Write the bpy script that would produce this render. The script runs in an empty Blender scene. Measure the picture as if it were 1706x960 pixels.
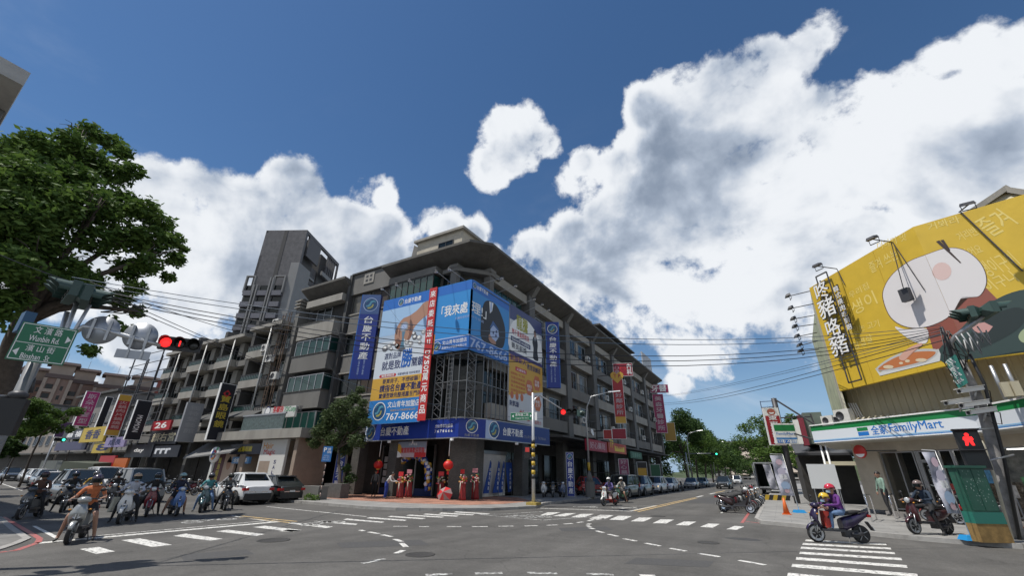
import bpy, bmesh, math, random
import numpy as np
from mathutils import Vector, Matrix
random.seed(7); rng = np.random.RandomState(7)
S = bpy.context.scene; COL = S.collection
PI = math.pi; rad = math.radians

# ------------------------------------------------------------ camera
FPX, PCX, PCY, EYE = 702.0, 853.0, 480.0, 1.8
YAW, PITCH, ROLL = rad(30.6), rad(23.7), rad(0.8)
FW = np.array([-math.sin(YAW)*math.cos(PITCH), math.cos(YAW)*math.cos(PITCH), math.sin(PITCH)])
_r = np.array([math.cos(YAW), math.sin(YAW), 0.0]); _u = np.cross(_r, FW)
RT = _r*math.cos(ROLL)+_u*math.sin(ROLL); UP = _u*math.cos(ROLL)-_r*math.sin(ROLL)
cd = bpy.data.cameras.new('camera'); cam = bpy.data.objects.new('camera', cd); COL.objects.link(cam)
cam.matrix_world = Matrix(((RT[0], UP[0], -FW[0], 0), (RT[1], UP[1], -FW[1], 0), (RT[2], UP[2], -FW[2], EYE), (0, 0, 0, 1)))
cd.sensor_width = 36; cd.lens = FPX/1706*36; cd.clip_end = 3000; cd.clip_start = 0.1
S.camera = cam
CAM = np.array([0, 0, EYE])
# survey helpers: a bearing read off the photograph meets a known plane of the place
def ray(x, y): return FW+RT*((x-PCX)/FPX)-UP*((y-PCY)/FPX)
def G(x, y, z=0.0): d = ray(x, y); return Vector(CAM+d*((z-EYE)/d[2]))
def OX(x, y, X): d = ray(x, y); return Vector(CAM+d*(X/d[0]))
def OY(x, y, Y): d = ray(x, y); return Vector(CAM+d*(Y/d[1]))
def AT(x, y, r): d = ray(x, y); return Vector(CAM+d*(r/math.hypot(d[0], d[1])))

# ------------------------------------------------------------ sun, exposure
SUN = Vector((-.31, -.33, 1.0)).normalized()
ld = bpy.data.lights.new('sun', 'SUN'); ld.energy = 4.3; ld.angle = rad(0.53); ld.color = (1.0, .955, .885)
lo = bpy.data.objects.new('sun', ld); COL.objects.link(lo); lo.rotation_euler = SUN.to_track_quat('Z', 'Y').to_euler(); lo.location = (0, 0, 60)
S.view_settings.view_transform = 'Standard'; S.view_settings.look = 'None'; S.view_settings.exposure = 0.2; S.view_settings.gamma = 1

# ------------------------------------------------------------ world: Nishita sky with cumulus banks
W = bpy.data.worlds.new('World'); S.world = W; W.use_nodes = True
nt = W.node_tree; nt.nodes.clear(); L = nt.links
def nd(t, **k):
    n = nt.nodes.new(t)
    for a, b in k.items(): setattr(n, a, b)
    return n
def plug(n, i, v):
    if v is None: return
    if isinstance(v, bpy.types.NodeSocket): L.new(v, n.inputs[i])
    else: n.inputs[i].default_value = v
def mth(op, a, b=None, c=None, clamp=False):
    n = nd('ShaderNodeMath', operation=op); n.use_clamp = clamp
    plug(n, 0, a); plug(n, 1, b); plug(n, 2, c); return n.outputs[0]
def vmth(op, a, b=None, out=0):
    n = nd('ShaderNodeVectorMath', operation=op); plug(n, 0, a); plug(n, 1, b); return n.outputs[out]
def noise(vec, scale, detail=6, rough=.55, dist=0.0):
    n = nd('ShaderNodeTexNoise'); L.new(vec, n.inputs['Vector']); n.inputs['Scale'].default_value = scale
    n.inputs['Detail'].default_value = detail; n.inputs['Roughness'].default_value = rough; n.inputs['Distortion'].default_value = dist
    return n.outputs['Fac']
def smooth(v, a, b):
    n = nd('ShaderNodeMapRange', interpolation_type='SMOOTHSTEP'); plug(n, 0, v); n.inputs[1].default_value = a; n.inputs[2].default_value = b
    return n.outputs[0]
sky = nd('ShaderNodeTexSky', sky_type='NISHITA'); sky.sun_disc = False
sky.sun_elevation = math.asin(SUN.z); sky.sun_rotation = math.atan2(SUN.x, SUN.y)
sky.air_density = 1.0; sky.dust_density = 0.15; sky.ozone_density = 3.0; sky.altitude = 0
bg = nd('ShaderNodeBackground'); hs = nd('ShaderNodeHueSaturation'); hs.inputs['Saturation'].default_value = 1.16; L.new(sky.outputs[0], hs.inputs['Color']); L.new(hs.outputs[0], bg.inputs[0]); bg.inputs[1].default_value = 0.085
dirv = nd('ShaderNodeTexCoord').outputs['Generated']
dirn = vmth('NORMALIZE', dirv)
# masses of the banks of cumulus: bearing (read off the photograph) and radius
SOFTB = [(330,620,60),(420,540,60),(1000,520,70),(1400,560,60),(700,430,50),(860,520,60),(950,470,80),(1240,540,70),(1320,520,60),(1150,560,60),(1080,520,60),(1230,590,50),(1330,580,50),(1130,643,20),(960,290,34),(1040,560,50),(640,560,60),(500,600,60),(240,640,60),(620,330,40),(735,385,40),(1150,470,90),(1440,400,80),(1300,250,110),(1040,320,70)]
HARD = [(20,300,95),(110,300,95),(190,330,85),(60,390,120),(250,330,75),(300,370,90),(160,420,120),(340,340,70),(380,350,55),(420,370,75),(500,320,58),(520,390,90),(580,400,72),(620,440,70),(640,385,45),
 (640,330,26),(440,450,110),(330,470,90),(600,520,90),(240,560,70),(700,470,60),(745,388,36),(790,395,30),(800,470,70),(240,640,48),(180,650,40),
 (838,205,42),(875,212,46),(905,235,38),(850,245,44),(822,275,36),(858,268,34),(885,262,30),(970,270,28),
 (890,430,50),(960,420,62),(1010,440,55),(900,500,70),(1040,370,70),(1080,180,45),(1130,160,60),(1200,140,60),(1270,110,62),(1340,85,52),(1370,70,35),(1160,230,90),(1250,220,120),(1080,290,80),(1160,340,120),
 (1280,330,120),(1380,230,110),(1050,440,80),(1150,470,90),(1230,450,100),(1340,430,90),(1450,190,80),(1500,150,60),(1480,260,110),(1570,95,48),(1640,75,60),(1700,80,70),(1600,190,90),(1690,200,90),(1580,300,110),(1700,320,100),
 (1440,400,70)]
# the same weather goes on outside the view
OUT = [(-1.0,-.6,.35,.34),(-.9,-1.0,.25,.3),(-1.2,-.3,.2,.28),(.1,-1,.3,.33),(.5,-.9,.2,.3),(.9,-.7,.35,.3),(1.2,-.2,.25,.3),(1.1,.2,.4,.34),(1.0,.45,.3,.36),(.3,-1,.75,.18),(-.4,-1,.45,.25),(1,-.3,.8,.2)]
dens = None
dsoft = None
wv = vmth('MULTIPLY', dirn, (1.0, 1.0, 1.35))
for b in SOFTB+['split']+HARD+OUT:
    if b == 'split': dsoft, dens = dens, None; continue
    if len(b) == 3:
        x, y, r = b; c = Vector(ray(x, y)).normalized()
        e = Vector(ray(x+r*.7, y)).normalized(); e2 = Vector(ray(x, y+r*.7)).normalized(); rr = 1.12*((c-e).length+(c-e2).length)/2/.7
    else:
        c = Vector(b[:3]).normalized(); rr = b[3]
    c2 = Vector((c.x, c.y, c.z*1.0))
    v = mth('MULTIPLY_ADD', vmth('DISTANCE', dirn, tuple(c2), 1), -1.0/rr, 1.0)
    v = mth('MULTIPLY', v, min(1.0, rr/.09)*.75+.25)
    if dens is None: dens = v
    else:
        n = nd('ShaderNodeMath', operation='SMOOTH_MAX'); plug(n, 0, dens); plug(n, 1, v); n.inputs[2].default_value = .12; dens = n.outputs[0]
dens = mth('MAXIMUM', mth('MINIMUM', mth('MULTIPLY', dens, 1.45), .52), mth('MINIMUM', mth('MULTIPLY', dsoft, 1.2), .20))
n1 = noise(dirn, 4.2, 10, .60, .25); n2 = noise(dirn, 12.0, 8, .64, .2)
nn = mth('ADD', mth('MULTIPLY', mth('SUBTRACT', n1, .5), 2.3), mth('MULTIPLY', mth('SUBTRACT', n2, .5), 1.15))
field = mth('ADD', dens, nn)
alpha = smooth(field, .02, .34)
off = vmth('ADD', dirn, tuple((SUN+Vector((0,0,.6)))*.045))
n1b = noise(off, 4.2, 6, .52, .25); n1s = noise(dirn, 4.2, 6, .52, .25); n2b = noise(off, 12.0, 4, .5, .2); n2s = noise(dirn, 12.0, 4, .5, .2)
nb = mth('ADD', mth('MULTIPLY', mth('SUBTRACT', n1b, .5), 2.3), mth('MULTIPLY', mth('SUBTRACT', n2b, .5), .55)); ns_ = mth('ADD', mth('MULTIPLY', mth('SUBTRACT', n1s, .5), 2.3), mth('MULTIPLY', mth('SUBTRACT', n2s, .5), .55))
relief = mth('SUBTRACT', ns_, nb)          # lit where the billow thins towards the sun
thick = smooth(mth('ADD', dens, ns_), .25, .95)
soft = noise(vmth('ADD', dirn, (3.1, 1.7, .4)), 2.6, 6, .6)
lum = mth('ADD', mth('MULTIPLY', relief, 1.5), mth('MULTIPLY_ADD', thick, -.66, .88))
lum = mth('ADD', lum, mth('MULTIPLY', mth('SUBTRACT', soft, .5), 1.5))
lumc = smooth(lum, -.15, 1.0)
ramp = nd('ShaderNodeValToRGB'); L.new(lumc, ramp.inputs[0])
ramp.color_ramp.elements[0].color = (.24, .30, .40, 1); ramp.color_ramp.elements[1].color = (.90, .93, .97, 1)
e = ramp.color_ramp.elements.new(.45); e.color = (.46, .53, .64, 1)
bgc = nd('ShaderNodeBackground'); L.new(ramp.outputs[0], bgc.inputs[0]); bgc.inputs[1].default_value = .84
# thin milky veil
veil = smooth(noise(vmth('MULTIPLY', dirn, (1, 1, 2.2)), 2.1, 6, .6, .6), .50, .80)
sep = nd('ShaderNodeSeparateXYZ'); L.new(dirn, sep.inputs[0])
low = smooth(sep.outputs[2], .75, .05)
al = mth('MAXIMUM', alpha, mth('MULTIPLY', mth('MULTIPLY', veil, .68), low))
al = mth('MULTIPLY', al, smooth(sep.outputs[2], -.02, .06))
bgh = nd('ShaderNodeBackground'); bgh.inputs[0].default_value = (.33, .50, .72, 1); bgh.inputs[1].default_value = .80      # pale blue air at the horizon
mh = nd('ShaderNodeMixShader'); L.new(mth('MULTIPLY', smooth(sep.outputs[2], .30, -.02), .92), mh.inputs[0]); L.new(bg.outputs[0], mh.inputs[1]); L.new(bgh.outputs[0], mh.inputs[2])
mix = nd('ShaderNodeMixShader'); L.new(al, mix.inputs[0]); L.new(mh.outputs[0], mix.inputs[1]); L.new(bgc.outputs[0], mix.inputs[2])
wo = nd('ShaderNodeOutputWorld'); L.new(mix.outputs[0], wo.inputs[0])
W.cycles.sampling_method = 'MANUAL'; W.cycles.sample_map_resolution = 1024

# ------------------------------------------------------------ materials
MATS = {}
def mat(name, col, rough=.6, metal=0.0, var=.0, vs=2.0, bump=0.0, bs=30.0, spec=.5, emit=None, es=1.0, trans=0.0, coat=0.0, dirt=0.0, dirtcol=(.06,.055,.05), ds=.7, stretch=None):
    if name in MATS: return MATS[name]
    m = bpy.data.materials.new(name); m.use_nodes = True; t = m.node_tree; N = t.nodes; K = t.links
    b = N['Principled BSDF']; c4 = (*col, 1)
    b.inputs['Base Color'].default_value = c4; b.inputs['Roughness'].default_value = rough; b.inputs['Metallic'].default_value = metal
    b.inputs['Specular IOR Level'].default_value = spec
    if coat: b.inputs['Coat Weight'].default_value = coat; b.inputs['Coat Roughness'].default_value = .08
    if trans: b.inputs['Transmission Weight'].default_value = trans; b.inputs['IOR'].default_value = 1.3
    if emit: b.inputs['Emission Color'].default_value = (*emit, 1); b.inputs['Emission Strength'].default_value = es
    out = None
    if var or dirt or bump:
        g = N.new('ShaderNodeNewGeometry'); vec = g.outputs['Position']
        if stretch:
            q = N.new('ShaderNodeVectorMath'); q.operation = 'MULTIPLY'; K.new(vec, q.inputs[0]); q.inputs[1].default_value = stretch; vec = q.outputs[0]
    if var or dirt:
        n = N.new('ShaderNodeTexNoise'); n.inputs['Scale'].default_value = vs; n.inputs['Detail'].default_value = 6; n.inputs['Roughness'].default_value = .62; K.new(vec, n.inputs['Vector'])
        h = N.new('ShaderNodeHueSaturation'); h.inputs['Color'].default_value = c4
        r = N.new('ShaderNodeMapRange'); r.inputs[1].default_value = .3; r.inputs[2].default_value = .7; r.inputs[3].default_value = 1-var; r.inputs[4].default_value = 1+var
        K.new(n.outputs['Fac'], r.inputs[0]); K.new(r.outputs[0], h.inputs['Value']); out = h.outputs[0]
        if dirt:
            n2 = N.new('ShaderNodeTexNoise'); n2.inputs['Scale'].default_value = ds; n2.inputs['Detail'].default_value = 8; n2.inputs['Roughness'].default_value = .7; K.new(vec, n2.inputs['Vector'])
            r2 = N.new('ShaderNodeMapRange'); r2.inputs[1].default_value = .48; r2.inputs[2].default_value = .72; r2.inputs[4].default_value = dirt; K.new(n2.outputs['Fac'], r2.inputs[0])
            mx = N.new('ShaderNodeMix'); mx.data_type = 'RGBA'; K.new(r2.outputs[0], mx.inputs[0]); K.new(out, mx.inputs[6]); mx.inputs[7].default_value = (*dirtcol, 1); out = mx.outputs[2]
        K.new(out, b.inputs['Base Color'])
    if bump:
        n3 = N.new('ShaderNodeTexNoise'); n3.inputs['Scale'].default_value = bs; n3.inputs['Detail'].default_value = 4; K.new(vec, n3.inputs['Vector'])
        bp = N.new('ShaderNodeBump'); bp.inputs['Strength'].default_value = bump; bp.inputs['Distance'].default_value = .02; K.new(n3.outputs['Fac'], bp.inputs['Height']); K.new(bp.outputs[0], b.inputs['Normal'])
    MATS[name] = m; return m
def tiles(name, c1, c2, sc, mortar, bw=.5, rh=.25, ms=.02, rough=.7, plane='xy', var=.12):
    if name in MATS: return MATS[name]
    m = mat(name, c1, rough); t = m.node_tree; N = t.nodes; K = t.links; b = N['Principled BSDF']
    g = N.new('ShaderNodeNewGeometry'); vec = g.outputs['Position']
    if plane != 'xy':
        s = N.new('ShaderNodeSeparateXYZ'); K.new(vec, s.inputs[0]); c = N.new('ShaderNodeCombineXYZ')
        ad = N.new('ShaderNodeMath'); K.new(s.outputs[0], ad.inputs[0]); K.new(s.outputs[1], ad.inputs[1]); K.new(ad.outputs[0], c.inputs[0]); K.new(s.outputs[2], c.inputs[1]); vec = c.outputs[0]
    br = N.new('ShaderNodeTexBrick'); K.new(vec, br.inputs['Vector']); br.inputs['Color1'].default_value = (*c1, 1); br.inputs['Color2'].default_value = (*c2, 1); br.inputs['Mortar'].default_value = (*mortar, 1)
    br.inputs['Scale'].default_value = sc; br.inputs['Brick Width'].default_value = bw; br.inputs['Row Height'].default_value = rh; br.inputs['Mortar Size'].default_value = ms
    n = N.new('ShaderNodeTexNoise'); n.inputs['Scale'].default_value = 1.1; n.inputs['Detail'].default_value = 8; K.new(g.outputs['Position'], n.inputs['Vector'])
    r = N.new('ShaderNodeMapRange'); r.inputs[1].default_value = .3; r.inputs[2].default_value = .7; r.inputs[3].default_value = 1-var*2; r.inputs[4].default_value = 1+var; K.new(n.outputs['Fac'], r.inputs[0])
    h = N.new('ShaderNodeHueSaturation'); K.new(br.outputs['Color'], h.inputs['Color']); K.new(r.outputs[0], h.inputs['Value']); K.new(h.outputs[0], b.inputs['Base Color'])
    bp = N.new('ShaderNodeBump'); bp.inputs['Strength'].default_value = .4; bp.inputs['Distance'].default_value = .01; K.new(br.outputs['Fac'], bp.inputs['Height']); bp.invert = True; K.new(bp.outputs[0], b.inputs['Normal'])
    return m

# ------------------------------------------------------------ mesh tools
class MB:
    def __init__(s): s.v = []; s.f = []; s.m = []; s.sm = []
    def face(s, pts, mi=0, sm=False):
        n = len(s.v); s.v += [tuple(p) for p in pts]; s.f.append(tuple(range(n, n+len(pts)))); s.m.append(mi); s.sm.append(sm); return s
    def grid(s, rings, mi=0, closed=True, sm=True, cap=True):
        n0 = len(s.v); k = len(rings[0])
        for r in rings: s.v += [tuple(p) for p in r]
        for i in range(len(rings)-1):
            for j in range(k if closed else k-1):
                a = n0+i*k+j; b = n0+i*k+(j+1) % k
                s.f.append((a, b, b+k, a+k)); s.m.append(mi); s.sm.append(sm)
        if cap and closed:
            s.f.append(tuple(n0+j for j in reversed(range(k)))); s.f.append(tuple(n0+(len(rings)-1)*k+j for j in range(k))); s.m += [mi, mi]; s.sm += [False, False]
        return s
    def hexa(s, p, mi=0):
        n = len(s.v); s.v += [tuple(q) for q in p]
        for f in ((0,3,2,1),(4,5,6,7),(0,1,5,4),(1,2,6,5),(2,3,7,6),(3,0,4,7)): s.f.append(tuple(n+i for i in f)); s.m.append(mi); s.sm.append(False)
        return s
    def box(s, a, b, mi=0):
        x0, y0, z0 = [min(a[i], b[i]) for i in range(3)]; x1, y1, z1 = [max(a[i], b[i]) for i in range(3)]
        return s.hexa([(x0,y0,z0),(x1,y0,z0),(x1,y1,z0),(x0,y1,z0),(x0,y0,z1),(x1,y0,z1),(x1,y1,z1),(x0,y1,z1)], mi)
    def bar(s, a, b, w, h=None, mi=0, up=(0, 0, 1)):
        a = Vector(a); b = Vector(b); h = h or w; d = (b-a).normalized(); u = Vector(up)
        if abs(d.dot(u)) > .98: u = Vector((1, 0, 0))
        r = d.cross(u).normalized()*w/2; u = r.cross(d).normalized()*h/2
        return s.hexa([a-r-u, a+r-u, b+r-u, b-r-u, a-r+u, a+r+u, b+r+u, b-r+u], mi)
    def slab(s, o, u, v, n, mi=0):      # box from corner o with edge vectors
        o, u, v, n = map(Vector, (o, u, v, n)); return s.hexa([o, o+u, o+u+v, o+v, o+n, o+u+n, o+u+v+n, o+v+n], mi)
    def prism(s, pts, z0, z1, mi=0):
        k = len(pts); n = len(s.v); s.v += [(p[0], p[1], z0) for p in pts]+[(p[0], p[1], z1) for p in pts]
        s.f.append(tuple(n+i for i in reversed(range(k)))); s.f.append(tuple(n+k+i for i in range(k))); s.m += [mi, mi]; s.sm += [False, False]
        for i in range(k): s.f.append((n+i, n+(i+1) % k, n+k+(i+1) % k, n+k+i)); s.m.append(mi); s.sm.append(False)
        return s
    def extr(s, pts, d, mi=0):         # any planar outline pushed along d
        d = Vector(d); k = len(pts); n = len(s.v); pts = [Vector(p) for p in pts]; s.v += [tuple(p) for p in pts]+[tuple(p+d) for p in pts]
        s.f.append(tuple(n+i for i in reversed(range(k)))); s.f.append(tuple(n+k+i for i in range(k))); s.m += [mi, mi]; s.sm += [False, False]
        for i in range(k): s.f.append((n+i, n+(i+1) % k, n+k+(i+1) % k, n+k+i)); s.m.append(mi); s.sm.append(False)
        return s
    def tube(s, pts, r, n=8, mi=0, sm=True, ry=None):
        pts = [Vector(p) for p in pts]; rs = r if hasattr(r, '__len__') else [r]*len(pts); rings = []; ref = None
        for i, p in enumerate(pts):
            d = (pts[min(i+1, len(pts)-1)]-pts[max(i-1, 0)]).normalized()
            if ref is None: ref = Vector((0, 0, 1)) if abs(d.z) < .9 else Vector((1, 0, 0))
            a = d.cross(ref).normalized(); c = a.cross(d).normalized(); ref = c
            rings.append([p+a*math.cos(t)*rs[i]+c*math.sin(t)*(rs[i]*(ry or 1)) for t in [2*PI*j/n for j in range(n)]])
        return s.grid(rings, mi, True, sm)
    def lathe(s, prof, c=(0, 0, 0), ax='z', n=16, mi=0, sm=True):
        rings = []
        for r, h in prof:
            R = []
            for j in range(n):
                t = 2*PI*j/n; x, y = r*math.cos(t), r*math.sin(t)
                R.append(Vector(c)+Vector({'z': (x, y, h), 'y': (x, h, y), 'x': (h, x, y)}[ax]))
            rings.append(R)
        return s.grid(rings, mi, True, sm)
    def ball(s, c, r, n=10, k=6, mi=0, z0=-1.0):
        r = r if hasattr(r, '__len__') else (r, r, r); rings = []
        a0 = math.asin(max(-1, z0))
        for i in range(k+1):
            a = a0+(PI/2-a0)*i/k; a = min(max(a, -PI/2+.02), PI/2-.02)
            rings.append([(c[0]+r[0]*math.cos(a)*math.cos(2*PI*j/n), c[1]+r[1]*math.cos(a)*math.sin(2*PI*j/n), c[2]+r[2]*math.sin(a)) for j in range(n)])
        return s.grid(rings, mi)
    def build(s, name, mats, parent=None, **props):
        me = bpy.data.meshes.new(name); me.from_pydata(s.v, [], s.f)
        for m in (mats if isinstance(mats, (list, tuple)) else [mats]): me.materials.append(m)
        me.polygons.foreach_set('material_index', s.m); me.polygons.foreach_set('use_smooth', s.sm)
        return link(name, me, parent, **props)
WORLDLOC = {}
def link(name, me, parent=None, **props):
    o = bpy.data.objects.new(name, me); COL.objects.link(o)
    if parent:
        o.parent = parent
        if parent.name in WORLDLOC: o.matrix_parent_inverse = Matrix.Translation(-Vector(WORLDLOC[parent.name]))
        elif parent.parent and parent.parent.name in WORLDLOC: pass
    for k, v in props.items(): o[k] = v
    return o
def thing(name, label, cat, loc=(0, 0, 0), rotz=0, group=None, world=False):
    o = bpy.data.objects.new(name, None); COL.objects.link(o); o.location = loc; o.rotation_euler = (0, 0, rotz)
    o['label'] = label; o['category'] = cat; o.empty_display_size = .3
    if group: o['group'] = group
    if world: WORLDLOC[o.name] = tuple(loc)      # its parts are drawn in world coordinates
    return o
def tag(o, label, cat, group=None):
    o['label'] = label; o['category'] = cat
    if group: o['group'] = group
    return o
KIDS = {}
def dup(root, loc, rotz, label, mats=None, tilt=0.0):
    r = root.copy(); COL.objects.link(r); r.location = loc; r.rotation_euler = (tilt, 0, rotz); r['label'] = label
    def rec(src, dst):
        for ch in src.children:
            c = ch.copy(); COL.objects.link(c); c.parent = dst
            if mats:
                for i, sl in enumerate(c.material_slots):
                    k = sl.material.name if sl.material else ''
                    if k in mats: sl.link = 'OBJECT'; sl.material = mats[k]
            rec(ch, c)
    rec(root, r); return r
TXT = {}
def text(s, parent, o, u, v, w, h, m, bold=.0, name='lettering', gap=None, lift=.006, keep=False):
    """Lettering fitted into the w x h box at lower-left corner o of a face with directions u (reading) and v (up)."""
    key = (s, gap)
    if key not in TXT:
        f = bpy.data.curves.new('t', 'FONT'); f.body = s; f.resolution_u = 2; f.align_x = 'CENTER' if '\n' in s else 'LEFT'
        if gap: f.space_line = gap
        ob = bpy.data.objects.new('t', f); COL.objects.link(ob); bpy.context.view_layer.update()
        me = bpy.data.meshes.new_from_object(ob.evaluated_get(bpy.context.evaluated_depsgraph_get()))
        bpy.data.objects.remove(ob)
        co = np.empty(len(me.vertices)*3); me.vertices.foreach_get('co', co); co = co.reshape(-1, 3)
        co[:, :2] -= co[:, :2].min(0); ext = co[:, :2].max(0); TXT[key] = (me, co, ext)
    me0, co, ext = TXT[key]; me = me0.copy(); o, u, v = Vector(o), Vector(u).normalized(), Vector(v).normalized(); n = u.cross(v).normalized()
    sx, sy = w/ext[0], h/ext[1]
    if keep:
        q = min(sx, sy); o = o+u*(w-ext[0]*q)/2+v*(h-ext[1]*q)/2; sx = sy = q
    P = np.array(o)+np.outer(co[:, 0]*sx, u)+np.outer(co[:, 1]*sy, v)+np.array(n)*lift
    if bold:        # heavier strokes: the outline laid again a little to each side
        me = bpy.data.meshes.new(name); fs = [tuple(q.vertices) for q in me0.polygons]; k = len(co); F = []; V = []
        for j, (a, b) in enumerate(((0, 0), (1, 0), (0, 1), (1, 1))):
            V.append(P+np.array(u)*(a*bold*1.1*sx)+np.array(v)*(b*bold*1.1*sy)+np.array(n)*(.0006*j)); F += [tuple(i+j*k for i in f) for f in fs]
        me.from_pydata(np.concatenate(V).tolist(), [], F)
    else: me.vertices.foreach_set('co', P.ravel())
    me.materials.clear(); me.materials.append(m); me.name = name
    return link(name, me, parent)
def panel(parent, o, u, v, w, h, m, t=.05, name='panel', back=True):
    u = Vector(u).normalized(); v = Vector(v).normalized(); n = u.cross(v).normalized(); o = Vector(o)
    return MB().slab(o-n*t, u*w, v*h, n*t).build(name, m, parent)
def patch(parent, pts2, o, u, v, m, lift=.004, name='print', t=.003):
    """flat printed shape given as (a, b) offsets along u, v"""
    u = Vector(u).normalized(); v = Vector(v).normalized(); n = u.cross(v).normalized(); o = Vector(o)
    return MB().face([o+u*a+v*b+n*lift for a, b in pts2]).build(name, m, parent)
def ell(cx, cy, rx, ry, n=24, a0=0, a1=360):
    return [(cx+rx*math.cos(rad(a0+(a1-a0)*i/n)), cy+ry*math.sin(rad(a0+(a1-a0)*i/n))) for i in range(n if a1-a0 == 360 else n+1)]
X_, Y_, Z_ = Vector((1, 0, 0)), Vector((0, 1, 0)), Vector((0, 0, 1))

CONC = mat('concrete', (.165, .16, .148), .85, var=.16, vs=1.2, dirt=.5, ds=.6, bump=.2, bs=18, stretch=(1, 1, .35))
CONCL = mat('pale_render', (.31, .295, .262), .85, var=.12, vs=1.2, dirt=.45, ds=.7, dirtcol=(.12, .11, .10), stretch=(1, 1, .3))
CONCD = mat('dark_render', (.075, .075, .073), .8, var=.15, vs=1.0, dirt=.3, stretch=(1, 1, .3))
TILEG = tiles('grey_wall_tile', (.125, .12, .108), (.10, .098, .09), 4.0, (.09, .09, .085), plane='xz')
GLASS = mat('dark_glass', (.010, .014, .014), .09, spec=.35)
CURT = mat('curtained_glass', (.13, .12, .10), .2, var=.25, vs=3, spec=.4)
GLASSG = mat('green_glass', (.015, .055, .048), .1, spec=.6)
FRAME = mat('window_frame_dark', (.05, .05, .05), .5)
FRAMEL = mat('aluminium', (.42, .43, .44), .38, .7)
STEEL = mat('galvanised_steel', (.40, .41, .42), .42, .75, var=.12, vs=6)
STEELD = mat('dark_steel', (.06, .06, .065), .5, .3)
BLACK = mat('black_plastic', (.018, .018, .019), .45)
RUBBER = mat('rubber', (.022, .022, .022), .85)
WHITE = mat('white_paint', (.78, .78, .76), .5)
WHITEP = mat('white_print', (.85, .85, .83), .45)
INK = mat('black_ink', (.02, .02, .022), .5)
SGLASS = mat('store_glass', (.02, .025, .025), .05, spec=.7); SGLASS.node_tree.nodes['Principled BSDF'].inputs['Alpha'].default_value = .42
CHROME = mat('chrome', (.7, .7, .72), .15, 1.0)
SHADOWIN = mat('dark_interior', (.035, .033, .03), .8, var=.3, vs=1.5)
# ------------------------------------------------------------ ground, road, markings, pavements
def asphalt():
    m = bpy.data.materials.new('asphalt'); m.use_nodes = True; t = m.node_tree; N = t.nodes; K = t.links; b = N['Principled BSDF']
    b.inputs['Roughness'].default_value = .82; b.inputs['Specular IOR Level'].default_value = .35
    g = N.new('ShaderNodeNewGeometry').outputs['Position']
    def nz(sc, det, ro=.6, vec=g, dist=0):
        n = N.new('ShaderNodeTexNoise'); n.inputs['Scale'].default_value = sc; n.inputs['Detail'].default_value = det; n.inputs['Roughness'].default_value = ro; n.inputs['Distortion'].default_value = dist; K.new(vec, n.inputs['Vector']); return n.outputs['Fac']
    def mr(v, a, bb, c, d):
        r = N.new('ShaderNodeMapRange'); r.inputs[1].default_value = a; r.inputs[2].default_value = bb; r.inputs[3].default_value = c; r.inputs[4].default_value = d; K.new(v, r.inputs[0]); return r.outputs[0]
    def mul(a, c):
        r = N.new('ShaderNodeMath'); r.operation = 'MULTIPLY'; K.new(a, r.inputs[0]); K.new(c, r.inputs[1]); return r.outputs[0]
    v1 = mr(nz(.30, 6), .32, .68, .76, 1.20); v2 = mr(nz(42, 3, .7), .3, .7, .66, 1.34); v3 = mr(nz(2.2, 8, .75), .3, .7, .84, 1.14)
    # tyre-worn streaks along both streets
    q = N.new('ShaderNodeVectorMath'); q.operation = 'MULTIPLY'; K.new(g, q.inputs[0]); q.inputs[1].default_value = (.9, .05, 1)
    v4 = mr(nz(1.3, 4, .5, q.outputs[0]), .35, .65, .86, 1.08)
    # cracks sealed with tar
    vo = N.new('ShaderNodeTexVoronoi'); vo.feature = 'DISTANCE_TO_EDGE'; vo.inputs['Scale'].default_value = .16
    ds = N.new('ShaderNodeVectorMath'); ds.operation = 'ADD'; K.new(g, ds.inputs[0]); nn_ = N.new('ShaderNodeTexNoise'); nn_.inputs['Scale'].default_value = .7; nn_.inputs['Detail'].default_value = 6; K.new(g, nn_.inputs['Vector'])
    sc_ = N.new('ShaderNodeVectorMath'); sc_.operation = 'SCALE'; K.new(nn_.outputs['Color'], sc_.inputs[0]); sc_.inputs['Scale'].default_value = 2.2; K.new(sc_.outputs[0], ds.inputs[1]); K.new(ds.outputs[0], vo.inputs['Vector'])
    v5 = mr(vo.outputs['Distance'], .001, .004, .74, 1.0)
    val = mul(mul(mul(mul(mul(v1, v2), v3), v4), v5), mr(nz(13, 5, .8), .3, .7, .78, 1.2))
    h = N.new('ShaderNodeHueSaturation'); h.inputs['Color'].default_value = (.098, .094, .087, 1); K.new(val, h.inputs['Value']); K.new(h.outputs[0], b.inputs['Base Color'])
    bp = N.new('ShaderNodeBump'); bp.inputs['Strength'].default_value = .35; bp.inputs['Distance'].default_value = .012; K.new(nz(60, 3, .7), bp.inputs['Height']); K.new(bp.outputs[0], b.inputs['Normal'])
    return m
ASPH = asphalt()
g = MB()
xs = [-1500, -300, -120, -60, -20, 20, 60, 120, 300, 1500]
for i in range(len(xs)-1):
    for j in range(len(xs)-1): g.face([(xs[i], xs[j], 0), (xs[i+1], xs[j], 0), (xs[i+1], xs[j+1], 0), (xs[i], xs[j+1], 0)])
road = g.build('road', ASPH, kind='structure')
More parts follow.
